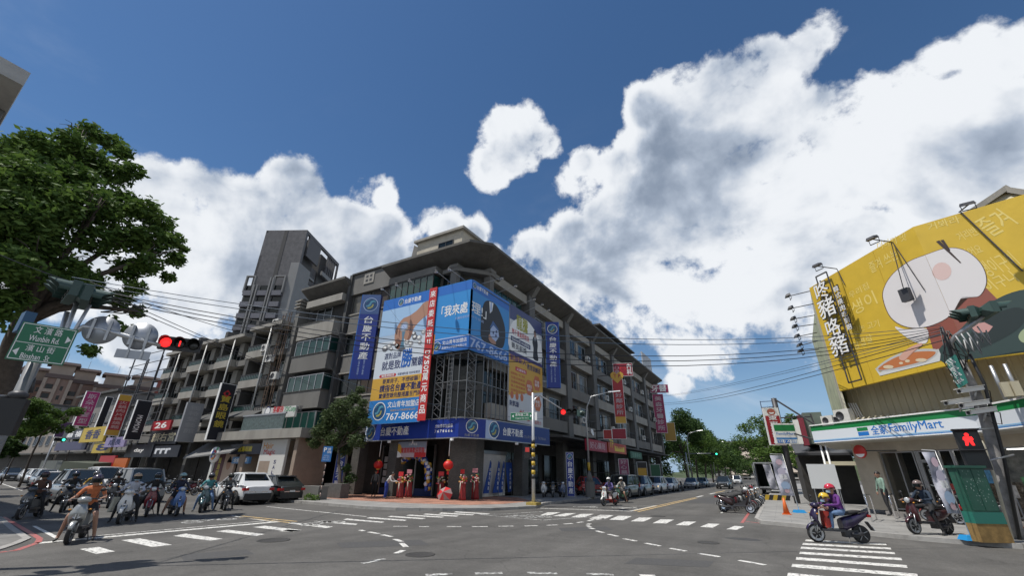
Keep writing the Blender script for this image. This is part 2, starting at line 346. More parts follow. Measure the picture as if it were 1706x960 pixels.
def worn(name, col, wear):
    m = mat(name, col, .6); t = m.node_tree; N = t.nodes; K = t.links; b = N['Principled BSDF']
    g = N.new('ShaderNodeNewGeometry').outputs['Position']; n = N.new('ShaderNodeTexNoise'); n.inputs['Scale'].default_value = 9; n.inputs['Detail'].default_value = 9; n.inputs['Roughness'].default_value = .75; K.new(g, n.inputs['Vector'])
    r = N.new('ShaderNodeMapRange'); r.inputs[1].default_value = wear; r.inputs[2].default_value = wear-.08; K.new(n.outputs['Fac'], r.inputs[0])
    mx = N.new('ShaderNodeMix'); mx.data_type = 'RGBA'; K.new(r.outputs[0], mx.inputs[0]); mx.inputs[6].default_value = (.12, .118, .112, 1); mx.inputs[7].default_value = (*col, 1); K.new(mx.outputs[2], b.inputs['Base Color']); return m
PAINT = worn('road_paint_white', (.66, .65, .61), .585); PAINTY = worn('road_paint_yellow', (.58, .40, .16), .60); PAINTR = worn('road_paint_red', (.38, .09, .08), .60); PAINTD = worn('road_paint_worn', (.60, .60, .57), .53)
TAR = mat('tar_patch', (.045, .045, .046), .8, var=.15, vs=6)
def mark(name, px, off=(0, 0), sc=1.0, m=PAINT, z=.004):
    pts = [G(off[0]+x/sc, off[1]+y/sc, z) for x, y in px]
    if (pts[1]-pts[0]).cross(pts[2]-pts[1]).z < 0: pts.reverse()
    return MB().face(pts).build(name, m, road)
def line(name, a, b, w, m=PAINT, off=(0, 0), sc=1.0, z=.004):
    p, q = G(off[0]+a[0]/sc, off[1]+a[1]/sc, z), G(off[0]+b[0]/sc, off[1]+b[1]/sc, z); d = (q-p).normalized(); n = Vector((-d.y, d.x, 0))*w/2
    return MB().face([p-n, q-n, q+n, p+n]).build(name, m, road)
# crossing in front of the convenience store
for (a, b, c, d, h) in [(1342.5,899.7,1476,906.8,2.6),(1338,905.4,1483.5,913.4,3.0),(1335,911.7,1490,921,3.2),(1333,920,1501.5,930.5,3.8),(1327,928.8,1510.6,942.5,4.5),(1320,940,1528,957,5.5),(1312.6,955,1540,977,7)]:
    mark('crosswalk_stripe', [(a, b), (c, d), (c+1.5, d+h), (a-1.5, b+h)])
O9 = (900, 660)
for q in [[(460,826),(522,800),(612,803),(552,830)],[(603,837),(660,812),(748,813),(690,839)],[(748,850),(803,824),(892,826),(840,852)],[(903,862),(960,838),(1040,840),(988,865)],[(1065,874),(1120,852),(1197,855),(1150,880)],[(1240,890),(1295,868),(1360,872),(1310,894)],[(325,820),(400,794),(490,797),(430,822)],[(205,810),(270,788),(358,788),(290,811)],[(80,803),(170,783),(240,783),(165,804)],[(0,797),(50,777),(135,777),(60,799)]]:
    mark('crosswalk_stripe', q, O9, 4.0)
OA = (480, 760)
for q in [[(0,477),(85,482),(30,491),(-60,488)],[(185,427),(215,420),(450,440),(435,448)],[(0,437),(20,430),(290,458),(250,468)],[(355,413),(380,406),(625,428),(600,433)],[(505,404),(530,397),(770,415),(750,421)],[(640,395),(665,389),(890,404),(870,410)],[(760,387),(785,381),(1010,395),(990,400)],[(870,380),(890,374),(1105,388),(1085,394)],[(970,374),(990,367),(1205,380),(1190,385)],[(1070,366),(1085,360),(1305,374),(1290,379)]]:
    mark('crosswalk_stripe', q, OA, 3.877)
OB = (240, 620)
for q in [[(620,888),(690,880),(900,905),(850,915)],[(410,912),(480,903),(690,928),(640,938)],[(165,938),(240,925),(450,955),(380,965)]]: mark('crosswalk_stripe', q, OB, 3.428)
OC = (0, 760)
for q in [[(820,572),(950,560),(1165,603),(1030,618)],[(540,632),(670,618),(780,648),(650,665)]]: mark('crosswalk_stripe', q, OC, 4.062)
# stop lines and lane lines
line('stop_line', (250,592), (1890,446), .30, PAINT, OC, 4.062); line('stop_line', (620,545), (1880,434), .10, PAINT, OC, 4.062)
mark('stop_line', [(215,475),(245,475),(395,548),(370,560)], OC, 4.062)
line('stop_line', (0,750), (610,770), .22, PAINT, O9, 4.0)
line('lane_line', (386,860), (453,870), .12); line('lane_line', (444,844.6), (610,861.5), .12); line('lane_line', (-40,792), (37,818), .14, PAINT)
line('lane_line', (403,860.5), (494,869.5), .12, PAINTY); line('lane_line', (400,862.5), (488,872.2), .12, PAINTY)
line('lane_line', (625,768), (1035,678), .12, PAINTY, O9, 4.0); line('lane_line', (650,774), (1045,682), .12, PAINTY, O9, 4.0)
line('lane_line', (600,769), (780,731), .12, PAINT, O9, 4.0); line('lane_line', (1042,676), (1082,667), .25, PAINT, O9, 4.0); line('lane_line', (1130,656), (1165,648), .25, PAINT, O9, 4.0); line('lane_line', (1168,646), (1230,634), .22, PAINTY, O9, 4.0)
line('lane_line', (290,742), (372,737), .28, PAINTD, O9, 4.0); line('lane_line', (535,750), (635,744), .28, PAINT, O9, 4.0); line('lane_line', (610,738), (800,731), .08, PAINTD, O9, 4.0)
OD = (600, 780)
for a, b in [((480,190),(740,213)),((740,213),(1000,195)),((590,188),(740,178)),((480,190),(590,188))]: line('lane_line', a, b, .13, PAINTD, OD, 2.437)
line('parking_line', (1205,783), (1230,765), .10, PAINT, O9, 4.0); line('parking_line', (1225,783), (1370,795), .06, PAINTD, O9, 4.0)
for q in [[(0,253),(15,257)],[(35,261),(78,268)],[(88,272),(128,280)],[(140,290),(170,300)],[(168,306),(187,322)],[(145,348),(175,335)],[(8,389),(98,370)],[(265,436),(375,431)],[(467,430),(577,427)],[(678,427),(800,429)],[(918,431),(1028,434)],[(1135,437),(1200,439)],
          [(135,238),(193,238)],[(240,239),(280,239)],[(352,239),(410,239)],[(453,239),(518,239)],[(562,238),(622,237)],[(668,237),(720,235)],[(757,234),(802,232)],[(827,229),(863,226)],[(880,223),(905,220)],[(925,216),(950,210)],[(955,211),(992,206)],
          [(923,231),(934,227)],[(922,235),(935,241)],[(930,244),(950,249)],[(958,256),(988,264)],[(1008,270),(1047,279)],[(1070,288),(1122,298)],[(1158,306),(1218,318)],[(1260,327),(1323,339)],[(1375,348),(1460,362)],[(1538,376),(1645,395)]]:
    line('guide_dash', q[0], q[1], .15, PAINT if q[0][1] < 350 or q[0][0] > 1000 else PAINTD, OD, 2.437)
# painted two-wheeler signs in the waiting boxes (wheels, frame, rider of worn paint)
def icon(c, sc, rz):
    R = Matrix.Rotation(rz, 3, 'Z'); mb = MB()
    def P(x, y): v = R @ Vector((x*sc, y*sc, 0)); return (c.x+v.x, c.y+v.y, .004)
    for cx in (-.55, .55):
        o, i_ = ell(cx, 0, .3, .3, 14), ell(cx, 0, .19, .19, 14)
        for k in range(14): mb.face([P(*i_[k]), P(*o[k]), P(*o[(k+1) % 14]), P(*i_[(k+1) % 14])])
    for a, b, w in [((-.55,0),(-.1,.45),.1),((-.1,.45),(.45,.4),.1),((.55,0),(.4,.75),.1),((-.1,.05),(.45,.4),.1),((-.5,.5),(-.1,.47),.14),((.25,.78),(.5,.72),.1)]:
        d = (Vector(b)-Vector(a)).normalized(); n = Vector((-d.y, d.x))*w/2; a, b = Vector(a), Vector(b); mb.face([P(*(a-n)), P(*(b-n)), P(*(b+n)), P(*(a+n))])
    mb.build('scooter_road_sign', PAINTD, road)
icon(G(350,868.5), 1.15, rad(95)); icon(G(540,873), 1.1, rad(95)); icon(G(887,861), 1.1, rad(5)); icon(G(868,862), .9, rad(5)); icon(G(1040,847), .9, rad(5)); icon(G(975,846), .9, rad(5))
# red no-parking lines at the kerbs
for a, b in [((37,880.6),(66.5,898)),((66.5,898),(62.8,905)),((62.8,905),(27,917.6)),((27,917.6),(-60,928)),((5,862),(37,880.6))]: line('red_kerb_line', a, b, .13, PAINTR)
for a, b in [((1253,848),(1236,872)),((1240,869),(1262,872)),((1262,872),(1330,879)),((1330,879),(1445,890))]: line('red_kerb_line', a, b, .12, PAINTR)
def manhole(x, y, r):
    c = G(x, y); t = MB().lathe([(r, .002), (r, .008), (r*.93, .008), (r*.90, .004), (.01, .005)], (c.x, c.y, 0), n=24)
    return t.build('manhole_cover', mat('cast_iron', (.05, .048, .045), .7, .3, var=.3, vs=20), road)
manhole(456, 901, .42); manhole(1096, 861, .35)
def tarpatch(x, y, rx, ry):
    c = G(x, y); MB().face([(c.x+rx*a*(1+.15*math.sin(5*i)), c.y+ry*b*(1+.2*math.cos(3*i)), .003) for i, (a, b) in enumerate(ell(0, 0, 1, 1, 16))]).build('tar_patch', TAR, road)
for q in [[(560,905),(700,900),(716,909),(570,914)],[(930,880),(1010,878),(1022,884),(936,886)],[(300,925),(410,916),(424,924),(306,935)],[(1060,930),(1190,936),(1180,946),(1040,940)]]: mark('asphalt_patch', q, m=mat('patch_asphalt', (.062,.061,.06), .85, var=.2, vs=14, bump=.3), z=.0025)
mark('asphalt_patch', [(1040,690),(1290,641),(1235,722),(950,713)], O9, 4.0, MATS['patch_asphalt'], .0025)
mark('asphalt_patch', [(40,700),(420,720),(610,738),(300,742),(0,735)], O9, 4.0, MATS['patch_asphalt'], .0025)
manhole(700, 925, .35); manhole(1180, 905, .3); tarpatch(1240, 899, .5, .3); tarpatch(20, 897, .7, .3)
# pavements
KERB = mat('kerb_concrete', (.33, .32, .30), .85, var=.15, vs=3, dirt=.5, ds=1.4, bump=.2)
PAVE = tiles('pavement_slab', (.27, .265, .25), (.24, .235, .225), 1.0, (.16, .155, .15), bw=1.2, rh=.6, ms=.012)
PAVER = tiles('red_paver', (.36, .17, .115), (.42, .21, .14), 3.4, (.22, .15, .12), bw=.6, rh=.3, ms=.02, var=.2)
def pavement(name, pts, z=.13, m=PAVE, kw=.16):
    pts = [Vector((p[0], p[1], 0)) for p in pts]
    area = sum(pts[i].x*pts[(i+1) % len(pts)].y-pts[(i+1) % len(pts)].x*pts[i].y for i in range(len(pts)))
    if area < 0: pts.reverse()
    k = len(pts); ins = []
    for i in range(k):
        a, b, c = pts[i-1], pts[i], pts[(i+1) % k]; d1 = (b-a).normalized(); d2 = (c-b).normalized(); n = (Vector((-d1.y, d1.x, 0))+Vector((-d2.y, d2.x, 0))); n = n.normalized()*kw/max(.4, (n.length/2)); ins.append(b+n)
    o = MB().prism([(p.x, p.y) for p in ins], .0, z).build(name, m, kind='structure')
    kb = MB()
    for i in range(k):
        a, b, c, d = pts[i], pts[(i+1) % k], ins[(i+1) % k], ins[i]; Z = z+.006
        n_ = max(1, int((b-a).length/1.0)) if (b-a).length < 40 else 1
        for j in range(n_):
            f0, f1 = j/n_+.004*(n_ > 1), (j+1)/n_-.004*(n_ > 1)
            p = [a.lerp(b, f0), a.lerp(b, f1), d.lerp(c, f1), d.lerp(c, f0)]
            kb.hexa([(q.x, q.y, 0) for q in p]+[(q.x, q.y, Z-random.random()*.004) for q in p])
    s = kb.build('kerb_stone', KERB, o); s['kind'] = 'stuff'; return o
K = [G(x, y) for x, y in [(482,838),(545,843.5),(609,849),(660,851.5),(738,852.5),(815,852),(855,850),(893,848)]]
corner_pts = [(-220, 19.0)]+[(-60, 19.0), (-40, 18.7)]+[(p.x, p.y) for p in K]+[(-12.9, 26), (-13.0, 34), (-13.2, 60), (-13.5, 140), (-17.5, 140), (-17.5, 60), (-19, 28), (-60, 27), (-220, 29)]
pavement('corner_pavement', corner_pts)
MB().prism([(-31,20.6),(-27,20.2),(-23.5,20.0),(-19,20.2),(-15.2,21.4),(-14.2,23.4),(-14.2,27),(-17,30),(-33,30),(-33,22)], .13, .136).build('red_paving', PAVER, kind='structure')
R_ = [G(x, y) for x, y in [(1258,869),(1268,874),(1320,879),(1400,888),(1462,895),(1530,902),(1602,908),(1706,916)]]
pavement('store_pavement', [(-1.45, 140), (-1.45, 60), (-1.45, 34), (-1.4, 28)]+[(p.x, p.y) for p in R_]+[(30, 27), (60, 40), (60, 140)])
pavement('near_pavement', [(-60, 2.2), (-24, 3.4), (G(5,862).x, G(5,862).y-.05), (G(33,881).x, G(33,881).y-.1), (G(60,898).x, G(60,898).y-.1), (G(52,905).x, G(52,905).y-.2), (G(27,914).x, G(27,914).y-.2), (-13.2, 2.2), (-12.5, -8), (-14, -40), (-60, -40)], .025, mat('worn_concrete', (.17,.165,.155), .85, var=.2, vs=2, dirt=.5))
# ------------------------------------------------------------ buildings
WCACHE = {}
def window(parent, o, ang, w, h, nv=2, nh=1, fm=FRAMEL, gm=GLASS, depth=.12, fw=.05, name='window', sill=None):
    """a framed window standing on point o (lower-left), facing local -y turned by ang about z; pane is its sub-part"""
    key = (round(w, 2), round(h, 2), nv, nh, fm.name, gm.name, fw, sill.name if sill else '')
    if key not in WCACHE:
        f = MB(); d = .06
        f.box((0, -.02, 0), (w, d, fw)); f.box((0, -.02, h-fw), (w, d, h)); f.box((0, -.02, fw), (fw, d, h-fw)); f.box((w-fw, -.02, fw), (w, d, h-fw))
        for i in range(1, nv): f.box((w*i/nv-fw/2.5, -.012, fw), (w*i/nv+fw/2.5, d-.01, h-fw))
        for i in range(1, nh): f.box((fw, -.008, h*i/nh-fw/2.5), (w-fw, d-.014, h*i/nh+fw/2.5))
        if sill: f.box((-.06, -.12, -.09), (w+.06, .03, -.003), 1)
        p = MB().face([(fw*.5, .03, fw*.5), (w-fw*.5, .03, fw*.5), (w-fw*.5, .03, h-fw*.5), (fw*.5, .03, h-fw*.5)])
        WCACHE[key] = (f, p, [fm]+([sill] if sill else []), gm, [None, None])
    f, p, fms, gm_, c = WCACHE[key]
    if c[0] is None:
        a = f.build(name, fms, parent); b = p.build('pane', gm_, a); c[0], c[1] = a.data, b.data
    else: a = link(name, c[0], parent); b = link('pane', c[1], a)
    if gm is GLASS and random.random() < .3: b.material_slots[0].link = 'OBJECT'; b.material_slots[0].material = CURT
    a.matrix_basis = Matrix.Translation(Vector(o)) @ Matrix.Rotation(ang, 4, 'Z'); return a
def acunit(label, loc, rz, s=1.0):
    t = thing('air_conditioner', label, 'air conditioner', loc, rz, 'air conditioners on the walls')
    MB().box((-.42*s, -.3*s, 0), (.42*s, 0, .62*s)).build('case', mat('ac_white', (.62, .61, .57), .5, var=.08, dirt=.3), t)
    MB().lathe([(.22*s, -.302*s), (.22*s, -.32*s), (.19*s, -.32*s), (.19*s, -.305*s), (.02, -.305*s)], (-.1*s, 0, .31*s), 'y', 20).build('fan_grille', STEELD, t)
    MB().bar((-.35*s, -.28*s, -.03), (-.35*s, 0, -.03), .04).bar((.35*s, -.28*s, -.03), (.35*s, 0, -.03), .04).build('bracket', STEELD, t); return t

# ---- corner block
CB = thing('corner_building', 'grey five-storey corner block with flared eaves wrapped in blue billboards', 'building', (-25, 40, 0), world=True)
XR, YL = -17.8, 24.2     # wall planes of its two street fronts
MB().prism([(-38.6,YL),(-19.6,YL),(XR,26.0),(XR,83.2),(-31,83.2),(-31,36),(-38.6,36)], 5.0, 17.2).build('wall', TILEG, CB)
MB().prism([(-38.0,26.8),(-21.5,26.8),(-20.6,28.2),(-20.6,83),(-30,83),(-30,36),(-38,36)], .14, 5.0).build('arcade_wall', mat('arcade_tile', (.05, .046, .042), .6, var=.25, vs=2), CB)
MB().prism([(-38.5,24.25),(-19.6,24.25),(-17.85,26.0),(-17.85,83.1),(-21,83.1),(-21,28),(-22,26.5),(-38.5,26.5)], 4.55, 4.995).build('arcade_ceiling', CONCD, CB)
COLT = tiles('column_tile', (.12, .115, .105), (.09, .088, .08), 3.0, (.05, .05, .048), plane='xz', bw=.4, rh=.2)
for x in (-33.4, -28.2, -24.3): MB().box((x-.4, YL+.02, .135), (x+.4, YL+.85, 4.55)).build('column', COLT, CB)
MB().prism([(-19.3,24.6),(-18.7,25.0),(-17.98,25.8),(-17.98,26.8),(-18.6,26.8),(-19.3,25.4)], .135, 4.55).build('column', COLT, CB)
for y in (32.6, 40.8, 48.8, 56.6, 65.2, 73.8, 82.2): MB().box((XR-.8, y-.5, .135), (XR+.02, y+.5, 4.55)).build('column', COLT, CB)
# white roller screen beside the corner (behind the leaning flags)
MB().box((-19.3, 28.0, .14), (-19.25, 31.9, 3.1)).build('white_screen', mat('screen_board', (.78, .77, .74), .6, var=.06), CB)
MB().box((-19.35, 27.9, 3.1), (-19.15, 32.0, 3.35)).build('screen_frame', FRAMEL, CB)
# shop front inside the arcade, left street
MB().box((-27.6, 26.5, .6), (-22.2, 26.6, 3.6)).build('shop_window', GLASS, CB)
for x in (-27.6, -25.9, -24.0, -22.2): MB().box((x-.05, 26.44, .2), (x+.05, 26.6, 3.7)).build('mullion', FRAMEL, CB)
MB().box((-27.6, 26.45, .14), (-22.2, 26.49, .62)).build('shop_plinth', mat('shop_blue', (.02, .045, .16), .4), CB)
for r in range(4):
    for c in range(3): MB().box((-27.3+c*.42, 26.40, .95+r*.5), (-26.95+c*.42, 26.43, 1.35+r*.5)).build('poster', mat('poster_paper', (.50, .52, .54), .6, var=.2, vs=9), CB)
# eaves: flared soffit from the wall head out to the gutter edge, both fronts
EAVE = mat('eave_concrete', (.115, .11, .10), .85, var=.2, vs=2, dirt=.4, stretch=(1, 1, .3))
def eave(pts_in, pts_out, zi, zo, name='eave'):
    m = MB()
    for i in range(len(pts_in)-1):
        a, b, c, d = pts_in[i], pts_in[i+1], pts_out[i+1], pts_out[i]
        lo_ = [(a[0],a[1],zi),(b[0],b[1],zi),(c[0],c[1],zo),(d[0],d[1],zo)]; m.hexa(lo_+[(a[0],a[1],zi+1.12),(b[0],b[1],zi+1.12),(c[0],c[1],zo+.22),(d[0],d[1],zo+.22)])
    return m.build(name, EAVE, CB)
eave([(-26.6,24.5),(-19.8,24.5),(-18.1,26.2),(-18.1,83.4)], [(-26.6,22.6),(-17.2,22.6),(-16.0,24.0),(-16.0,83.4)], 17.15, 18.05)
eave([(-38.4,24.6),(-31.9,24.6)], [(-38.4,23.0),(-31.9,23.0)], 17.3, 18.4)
for y in (32.6, 40.8, 48.8, 56.6, 65.2, 73.8, 81.9): MB().hexa([(-18.1,y-.3,16.9),(-17.0,y-.3,16.9),(-17.0,y+.3,16.9),(-18.1,y+.3,16.9),(-18.1,y-.3,17.3),(-16.3,y-.3,17.9),(-16.3,y+.3,17.9),(-18.1,y+.3,17.3)]).build('eave_bracket', CONC, CB)
MB().box((-31.9, 23.9, 16.9), (-26.6, 24.6, 19.0)).build('parapet', CONC, CB)
orn = MB().box((-30.2, 23.84, 17.7), (-28.9, 23.9, 18.8)).build('ornament', CONCL, CB)
for i in range(2):
    for j in range(2): MB().box((-29.95+i*.5, 23.83, 17.9+j*.42), (-29.65+i*.5, 23.838, 18.15+j*.42)).build('ornament_hole', FRAME, orn)
MB().box((-31.9, 23.75, 18.98), (-26.6, 24.7, 19.12)).box((-32.1, 23.7, 5.2), (-31.75, 24.2, 19.0)).build('trim', CONCD, CB)
MB().box((-38.4, 25, 18.2), (-17.6, 83, 18.5)).build('roof', CONC, CB)
# left front: narrow window bay X -31.6..-26.8, pale spandrels
for z0, z1 in ((15.0,16.8),(11.2,13.0),(7.6,9.4)):
    window(CB, (-31.5, 24.14, z0), 0, 2.2, z1-z0, 2, 1, FRAME, GLASS); window(CB, (-28.9, 24.14, z0), 0, 1.9, z1-z0, 2, 1, FRAME, mat('brown_louvre', (.05, .035, .025), .6, var=.3, vs=8))
for z0, z1 in ((13.2,14.8),(9.6,11.0),(5.9,7.3)): MB().box((-31.5, 24.0, z0), (-26.7, 24.18, z1)).build('spandrel', CONC, CB)
for z in (14.9, 13.1, 11.1, 9.5, 7.45): MB().box((-31.7, 23.95, z-.06), (-26.7, 24.2, z+.06)).build('ledge', CONCL, CB)
# left front: balcony bays X -38..-32
for z0 in (13.0, 9.9, 6.6):
    MB().box((-37.4, 23.0, z0), (-32.3, 24.18, z0+1.5)).build('balcony', CONCL if z0 > 12 else CONC, CB)
    MB().box((-37.5, 22.95, z0+1.502), (-32.2, 24.1, z0+1.56)).build('balcony_coping', CONCD, CB)
for z0 in (11.45, 8.1, 4.9):
    a = MB().box((-37.3, 23.1, z0), (-32.4, 24.15, z0+.06)).box((-37.3, 23.1, z0+1.38), (-32.4, 24.15, z0+1.44))
    for x in (-37.25, -36.3, -35.3, -34.3, -33.4, -32.45): a.box((x-.04, 23.08, z0+.06), (x+.04, 23.16, z0+1.38))
    a = a.build('window', FRAMEL, CB); MB().box((-37.2, 23.12, z0+.06), (-32.5, 23.15, z0+1.38)).build('pane', GLASSG, a); MB().box((-32.5, 23.16, z0+.06), (-32.46, 24.1, z0+1.38)).build('pane', GLASSG, a)
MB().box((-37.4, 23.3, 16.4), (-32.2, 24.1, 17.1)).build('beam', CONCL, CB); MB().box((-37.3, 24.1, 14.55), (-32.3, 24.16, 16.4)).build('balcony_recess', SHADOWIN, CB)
window(CB, (-36.5, 24.05, 14.6), 0, 2.2, 1.7, 2)
MB().box((-38.8, 23.2, 5.2), (-38.2, 24.2, 17.6)).build('pier', CONC, CB)
for zz in (16.6, 16.95, 17.3): MB().box((-38.95, 23.0, zz), (-38.05, 24.1, zz+.1)).build('moulding', CONCL, CB)
# left front over the billboards: bay window and corner pillars
MB().box((-26.1, 23.2, 16.5), (-20.9, 24.18, 17.1)).build('bay_head', CONC, CB)
bw_ = MB().box((-25.9, 23.25, 14.4), (-21.1, 23.35, 14.5)).box((-25.9, 23.25, 16.4), (-21.1, 23.35, 16.5))
for i in range(8): bw_.box((-25.9+i*.68-.03, 23.24, 14.5), (-25.9+i*.68+.03, 23.34, 16.4))
bw_ = bw_.build('window', FRAME, CB); MB().box((-25.85, 23.29, 14.5), (-21.15, 23.31, 16.4)).build('pane', GLASSG, bw_); MB().box((-21.15, 23.35, 14.5), (-21.1, 24.1, 16.4)).build('pane', GLASSG, bw_)
MB().box((-25.9, 23.35, 14.35), (-21.12, 24.15, 14.395)).build('bay_floor', CONC, CB)
for i in range(4): window(CB, (-20.8+i*.0, 24.1, 14.6), 0, 1.9, 2.2, 3, 1, FRAME, GLASS) if i == 0 else None
for x, y in ((-19.35,23.9),(-17.5,25.9)):
    MB().box((x-.3, y-.3, 9.8), (x+.3, y+.3, 16.7)).box((x-.42, y-.42, 16.7), (x+.42, y+.42, 17.0)).build('corner_pillar', CONC, CB)
MB().prism([(-20.5,23.6),(-19.0,23.5),(-17.1,25.7),(-17.1,27),(-17.9,27),(-19.7,24.5)], 16.4, 16.72).build('corner_ledge', CONC, CB)
# right front bays
PY = [27.2, 32.6, 40.8, 48.8, 56.6, 65.2, 73.8, 82.4]
for y in PY[1:]: MB().box((XR, y-.55, 4.9), (XR+.75, y+.55, 17.0)).build('pier', mat('pier_render', (.13, .13, .125), .8, var=.12, dirt=.3, stretch=(1, 1, .3)), CB)
RAIL = mat('railing_dark', (.03, .03, .032), .5)
for i in range(len(PY)-1):
    y0, y1 = PY[i]+(.6 if i else -.9), PY[i+1]-.6; w = y1-y0
    MB().box((XR+.003, y0, 16.15), (XR+.5, y1, 16.95)).build('beam', CONCL, CB)
    if i == 0:
        window(CB, (XR+.1, y0+.3, 14.0), PI/2, w-.6, 2.0, 6, 1, FRAME, GLASSG)
    for k, z in enumerate((5.4, 9.0, 12.6)):
        MB().box((XR+.003, y0, z), (XR+.6, y1, z+1.05)).build('balcony', CONCL if (i+k) % 2 == 0 else CONC, CB)
        if i == 0 and k == 2: continue
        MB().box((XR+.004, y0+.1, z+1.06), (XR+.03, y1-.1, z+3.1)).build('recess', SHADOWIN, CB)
        window(CB, (XR+.12, y0+.35, z+1.1), PI/2, w*.36, 1.95, 3, 1, FRAMEL if k else FRAME, GLASS); window(CB, (XR+.12, y0+w*.56, z+1.1), PI/2, w*.33, 1.95, 2, 1, FRAMEL, GLASS)
        MB().box((XR+.03, y0+w*.44, z+1.06), (XR+.18, y0+w*.53, z+3.1)).build('wall_strip', CONCL, CB)
        r = MB().box((XR+.5, y0, z+1.75), (XR+.56, y1, z+1.8))
        for q in range(int(w/.35)): r.box((XR+.52, y0+.15+q*.35, z+1.06), (XR+.54, y0+.17+q*.35, z+1.75))
        r.build('railing', RAIL, CB)
    # glazed mezzanine and shop front under the first floor
    window(CB, (-20.45, y0, .3), PI/2, w, 3.2, 4, 1, FRAME, GLASS)
# penthouse and roof clutter
MB().box((-27.2, 27.2, 18.5), (-21.6, 33, 22.9)).build('penthouse', mat('penthouse_render', (.46, .42, .34), .85, var=.1, dirt=.3), CB)
MB().box((-27.5, 26.9, 22.9), (-21.3, 33.2, 23.15)).build('penthouse_roof', CONCL, CB); MB().box((-27.25, 27.1, 20.4), (-21.6, 27.2, 20.75)).build('ledge', CONCL, CB)
window(CB, (-24.4, 27.14, 20.9), 0, 1.8, 1.2, 2, 1, FRAME, GLASS)
MB().extr([(-28.6,27.4,18.5),(-27.3,27.4,18.5),(-27.3,27.4,22.6),(-27.9,27.4,23.0)], (0, 1.2, 0)).build('chimney', CONC, CB)
MB().box((-19.5, 50, 18.5), (-17.3, 66, 19.4)).box((-20, 50, 19.4), (-16.4, 66.4, 19.6)).build('roof_shed', CONCD, CB)
MB().box((-19.0, 49.0, 18.5), (-17.6, 50.5, 20.1)).build('water_tank', CONCL, CB)
rs = thing('rooftop_hoarding', 'pale blank hoarding on struts on the far roof edge', 'hoarding', (-16.9, 76, 18.4))
MB().box((0, -3.2, .5), (.1, 3.4, 3.0)).build('board', mat('faded_board', (.45, .46, .47), .6, var=.15, vs=3), rs)
MB().bar((0, -3, 0), (0, -3, 3), .08).bar((0, 3, 0), (0, 3, 3), .08).bar((-2.2, 0, 0), (0, 0, 3), .06).bar((-2.2, -3, 0), (0, -3, 3), .06).build('strut', STEEL, rs)
# dark glazing behind the scaffold
for a, b in (((-20.9,24.17),(-19.62,24.17)),((-19.6,24.17),(-17.77,25.98)),((-17.77,26.0),(-17.77,28.4))):
    d = Vector((b[0]-a[0], b[1]-a[1], 0)); n = max(1, round(d.length/.8)); nrm = d.normalized().cross(Z_)
    MB().slab((*a, 5.2), d, (0,0,4.3), nrm*.02).build('glazing', GLASS, CB)
    for k in range(n+1): q = Vector((*a, 5.2))+d*k/n; MB().bar(q+nrm*.04, q+nrm*.04+Z_*4.3, .05).build('mullion', FRAME, CB)
    MB().slab((a[0]+nrm.x*.03, a[1]+nrm.y*.03, 7.3), d, (0,0,.35), nrm*.03).build('transom', CONCD, CB)
for i, (y, z) in enumerate([(36.5,10.2),(44.0,6.7),(46.5,13.8),(52.5,10.2),(54.0,6.6),(61,13.7),(63,10.1),(69,6.6),(71,13.8),(78,10.2)]): acunit('wall air conditioner on the right front, number %d from the corner' % (i+1) if 0 else ['white air conditioner nearest the right blue blade sign','air conditioner over the pharmacy fascia','high air conditioner in the second bay','air conditioner by the ruby heart sign','low air conditioner in the third bay','high air conditioner in the fourth bay','middle air conditioner in the fourth bay','low air conditioner in the fifth bay','high air conditioner in the fifth bay','air conditioner beside the plum sign'][i], (XR+.62, y, z), PI/2, 1.0)
# balcony scaffold of steel tubes under the corner billboard
SCAF = mat('scaffold_steel', (.20,.205,.21), .5, .5)
sc = thing('steel_scaffold', 'galvanised steel lattice carrying the corner billboards above the shop sign', 'scaffold', (-18, 24, 5))
WORLDLOC[sc.name] = (-18, 24, 5); f = MB()
path = [(-20.0,23.25),(-18.6,23.25),(-17.25,23.3),(-16.95,24.8),(-16.95,28.3)]
for z in (5.1, 7.55, 9.5, 14.7):
    for a, b in zip(path, path[1:]): f.bar((*a, z), (*b, z), .05)
    for a in path: f.bar((*a, z), (a[0]-.2, a[1]+1.0, z), .04)
f.build('rail', SCAF, sc)
cols = []
for a, b in zip(path, path[1:]):
    L_ = (Vector(b)-Vector(a)).length; n = max(1, int(L_/.55))
    for k in range(n): p = Vector(a).lerp(Vector(b), k/n); cols.append(p)
for p in cols: MB().bar((p.x, p.y, 5.0), (p.x, p.y, 9.6), .05).build('post', SCAF, sc)
for i in (0, 4):
    f = MB(); p, q = cols[i], cols[i+1]
    for k in range(9): z = 5.1+k*.5; f.bar((p.x, p.y, z), (q.x, q.y, z+.5 if k % 2 else z), .025); f.bar((q.x, q.y, z), (p.x, p.y, z+.5), .025)
    f.build('lattice', SCAF, sc)
f = MB().bar((-18.75, 23.1, 5), (-18.75, 23.1, 9.4), .04).bar((-18.35, 23.1, 5), (-18.35, 23.1, 9.4), .04)
for k in range(15): f.bar((-18.75, 23.1, 5.2+k*.3), (-18.35, 23.1, 5.2+k*.3), .025)
tag(f.build('ladder', SCAF), 'steel ladder standing inside the corner scaffold', 'ladder')

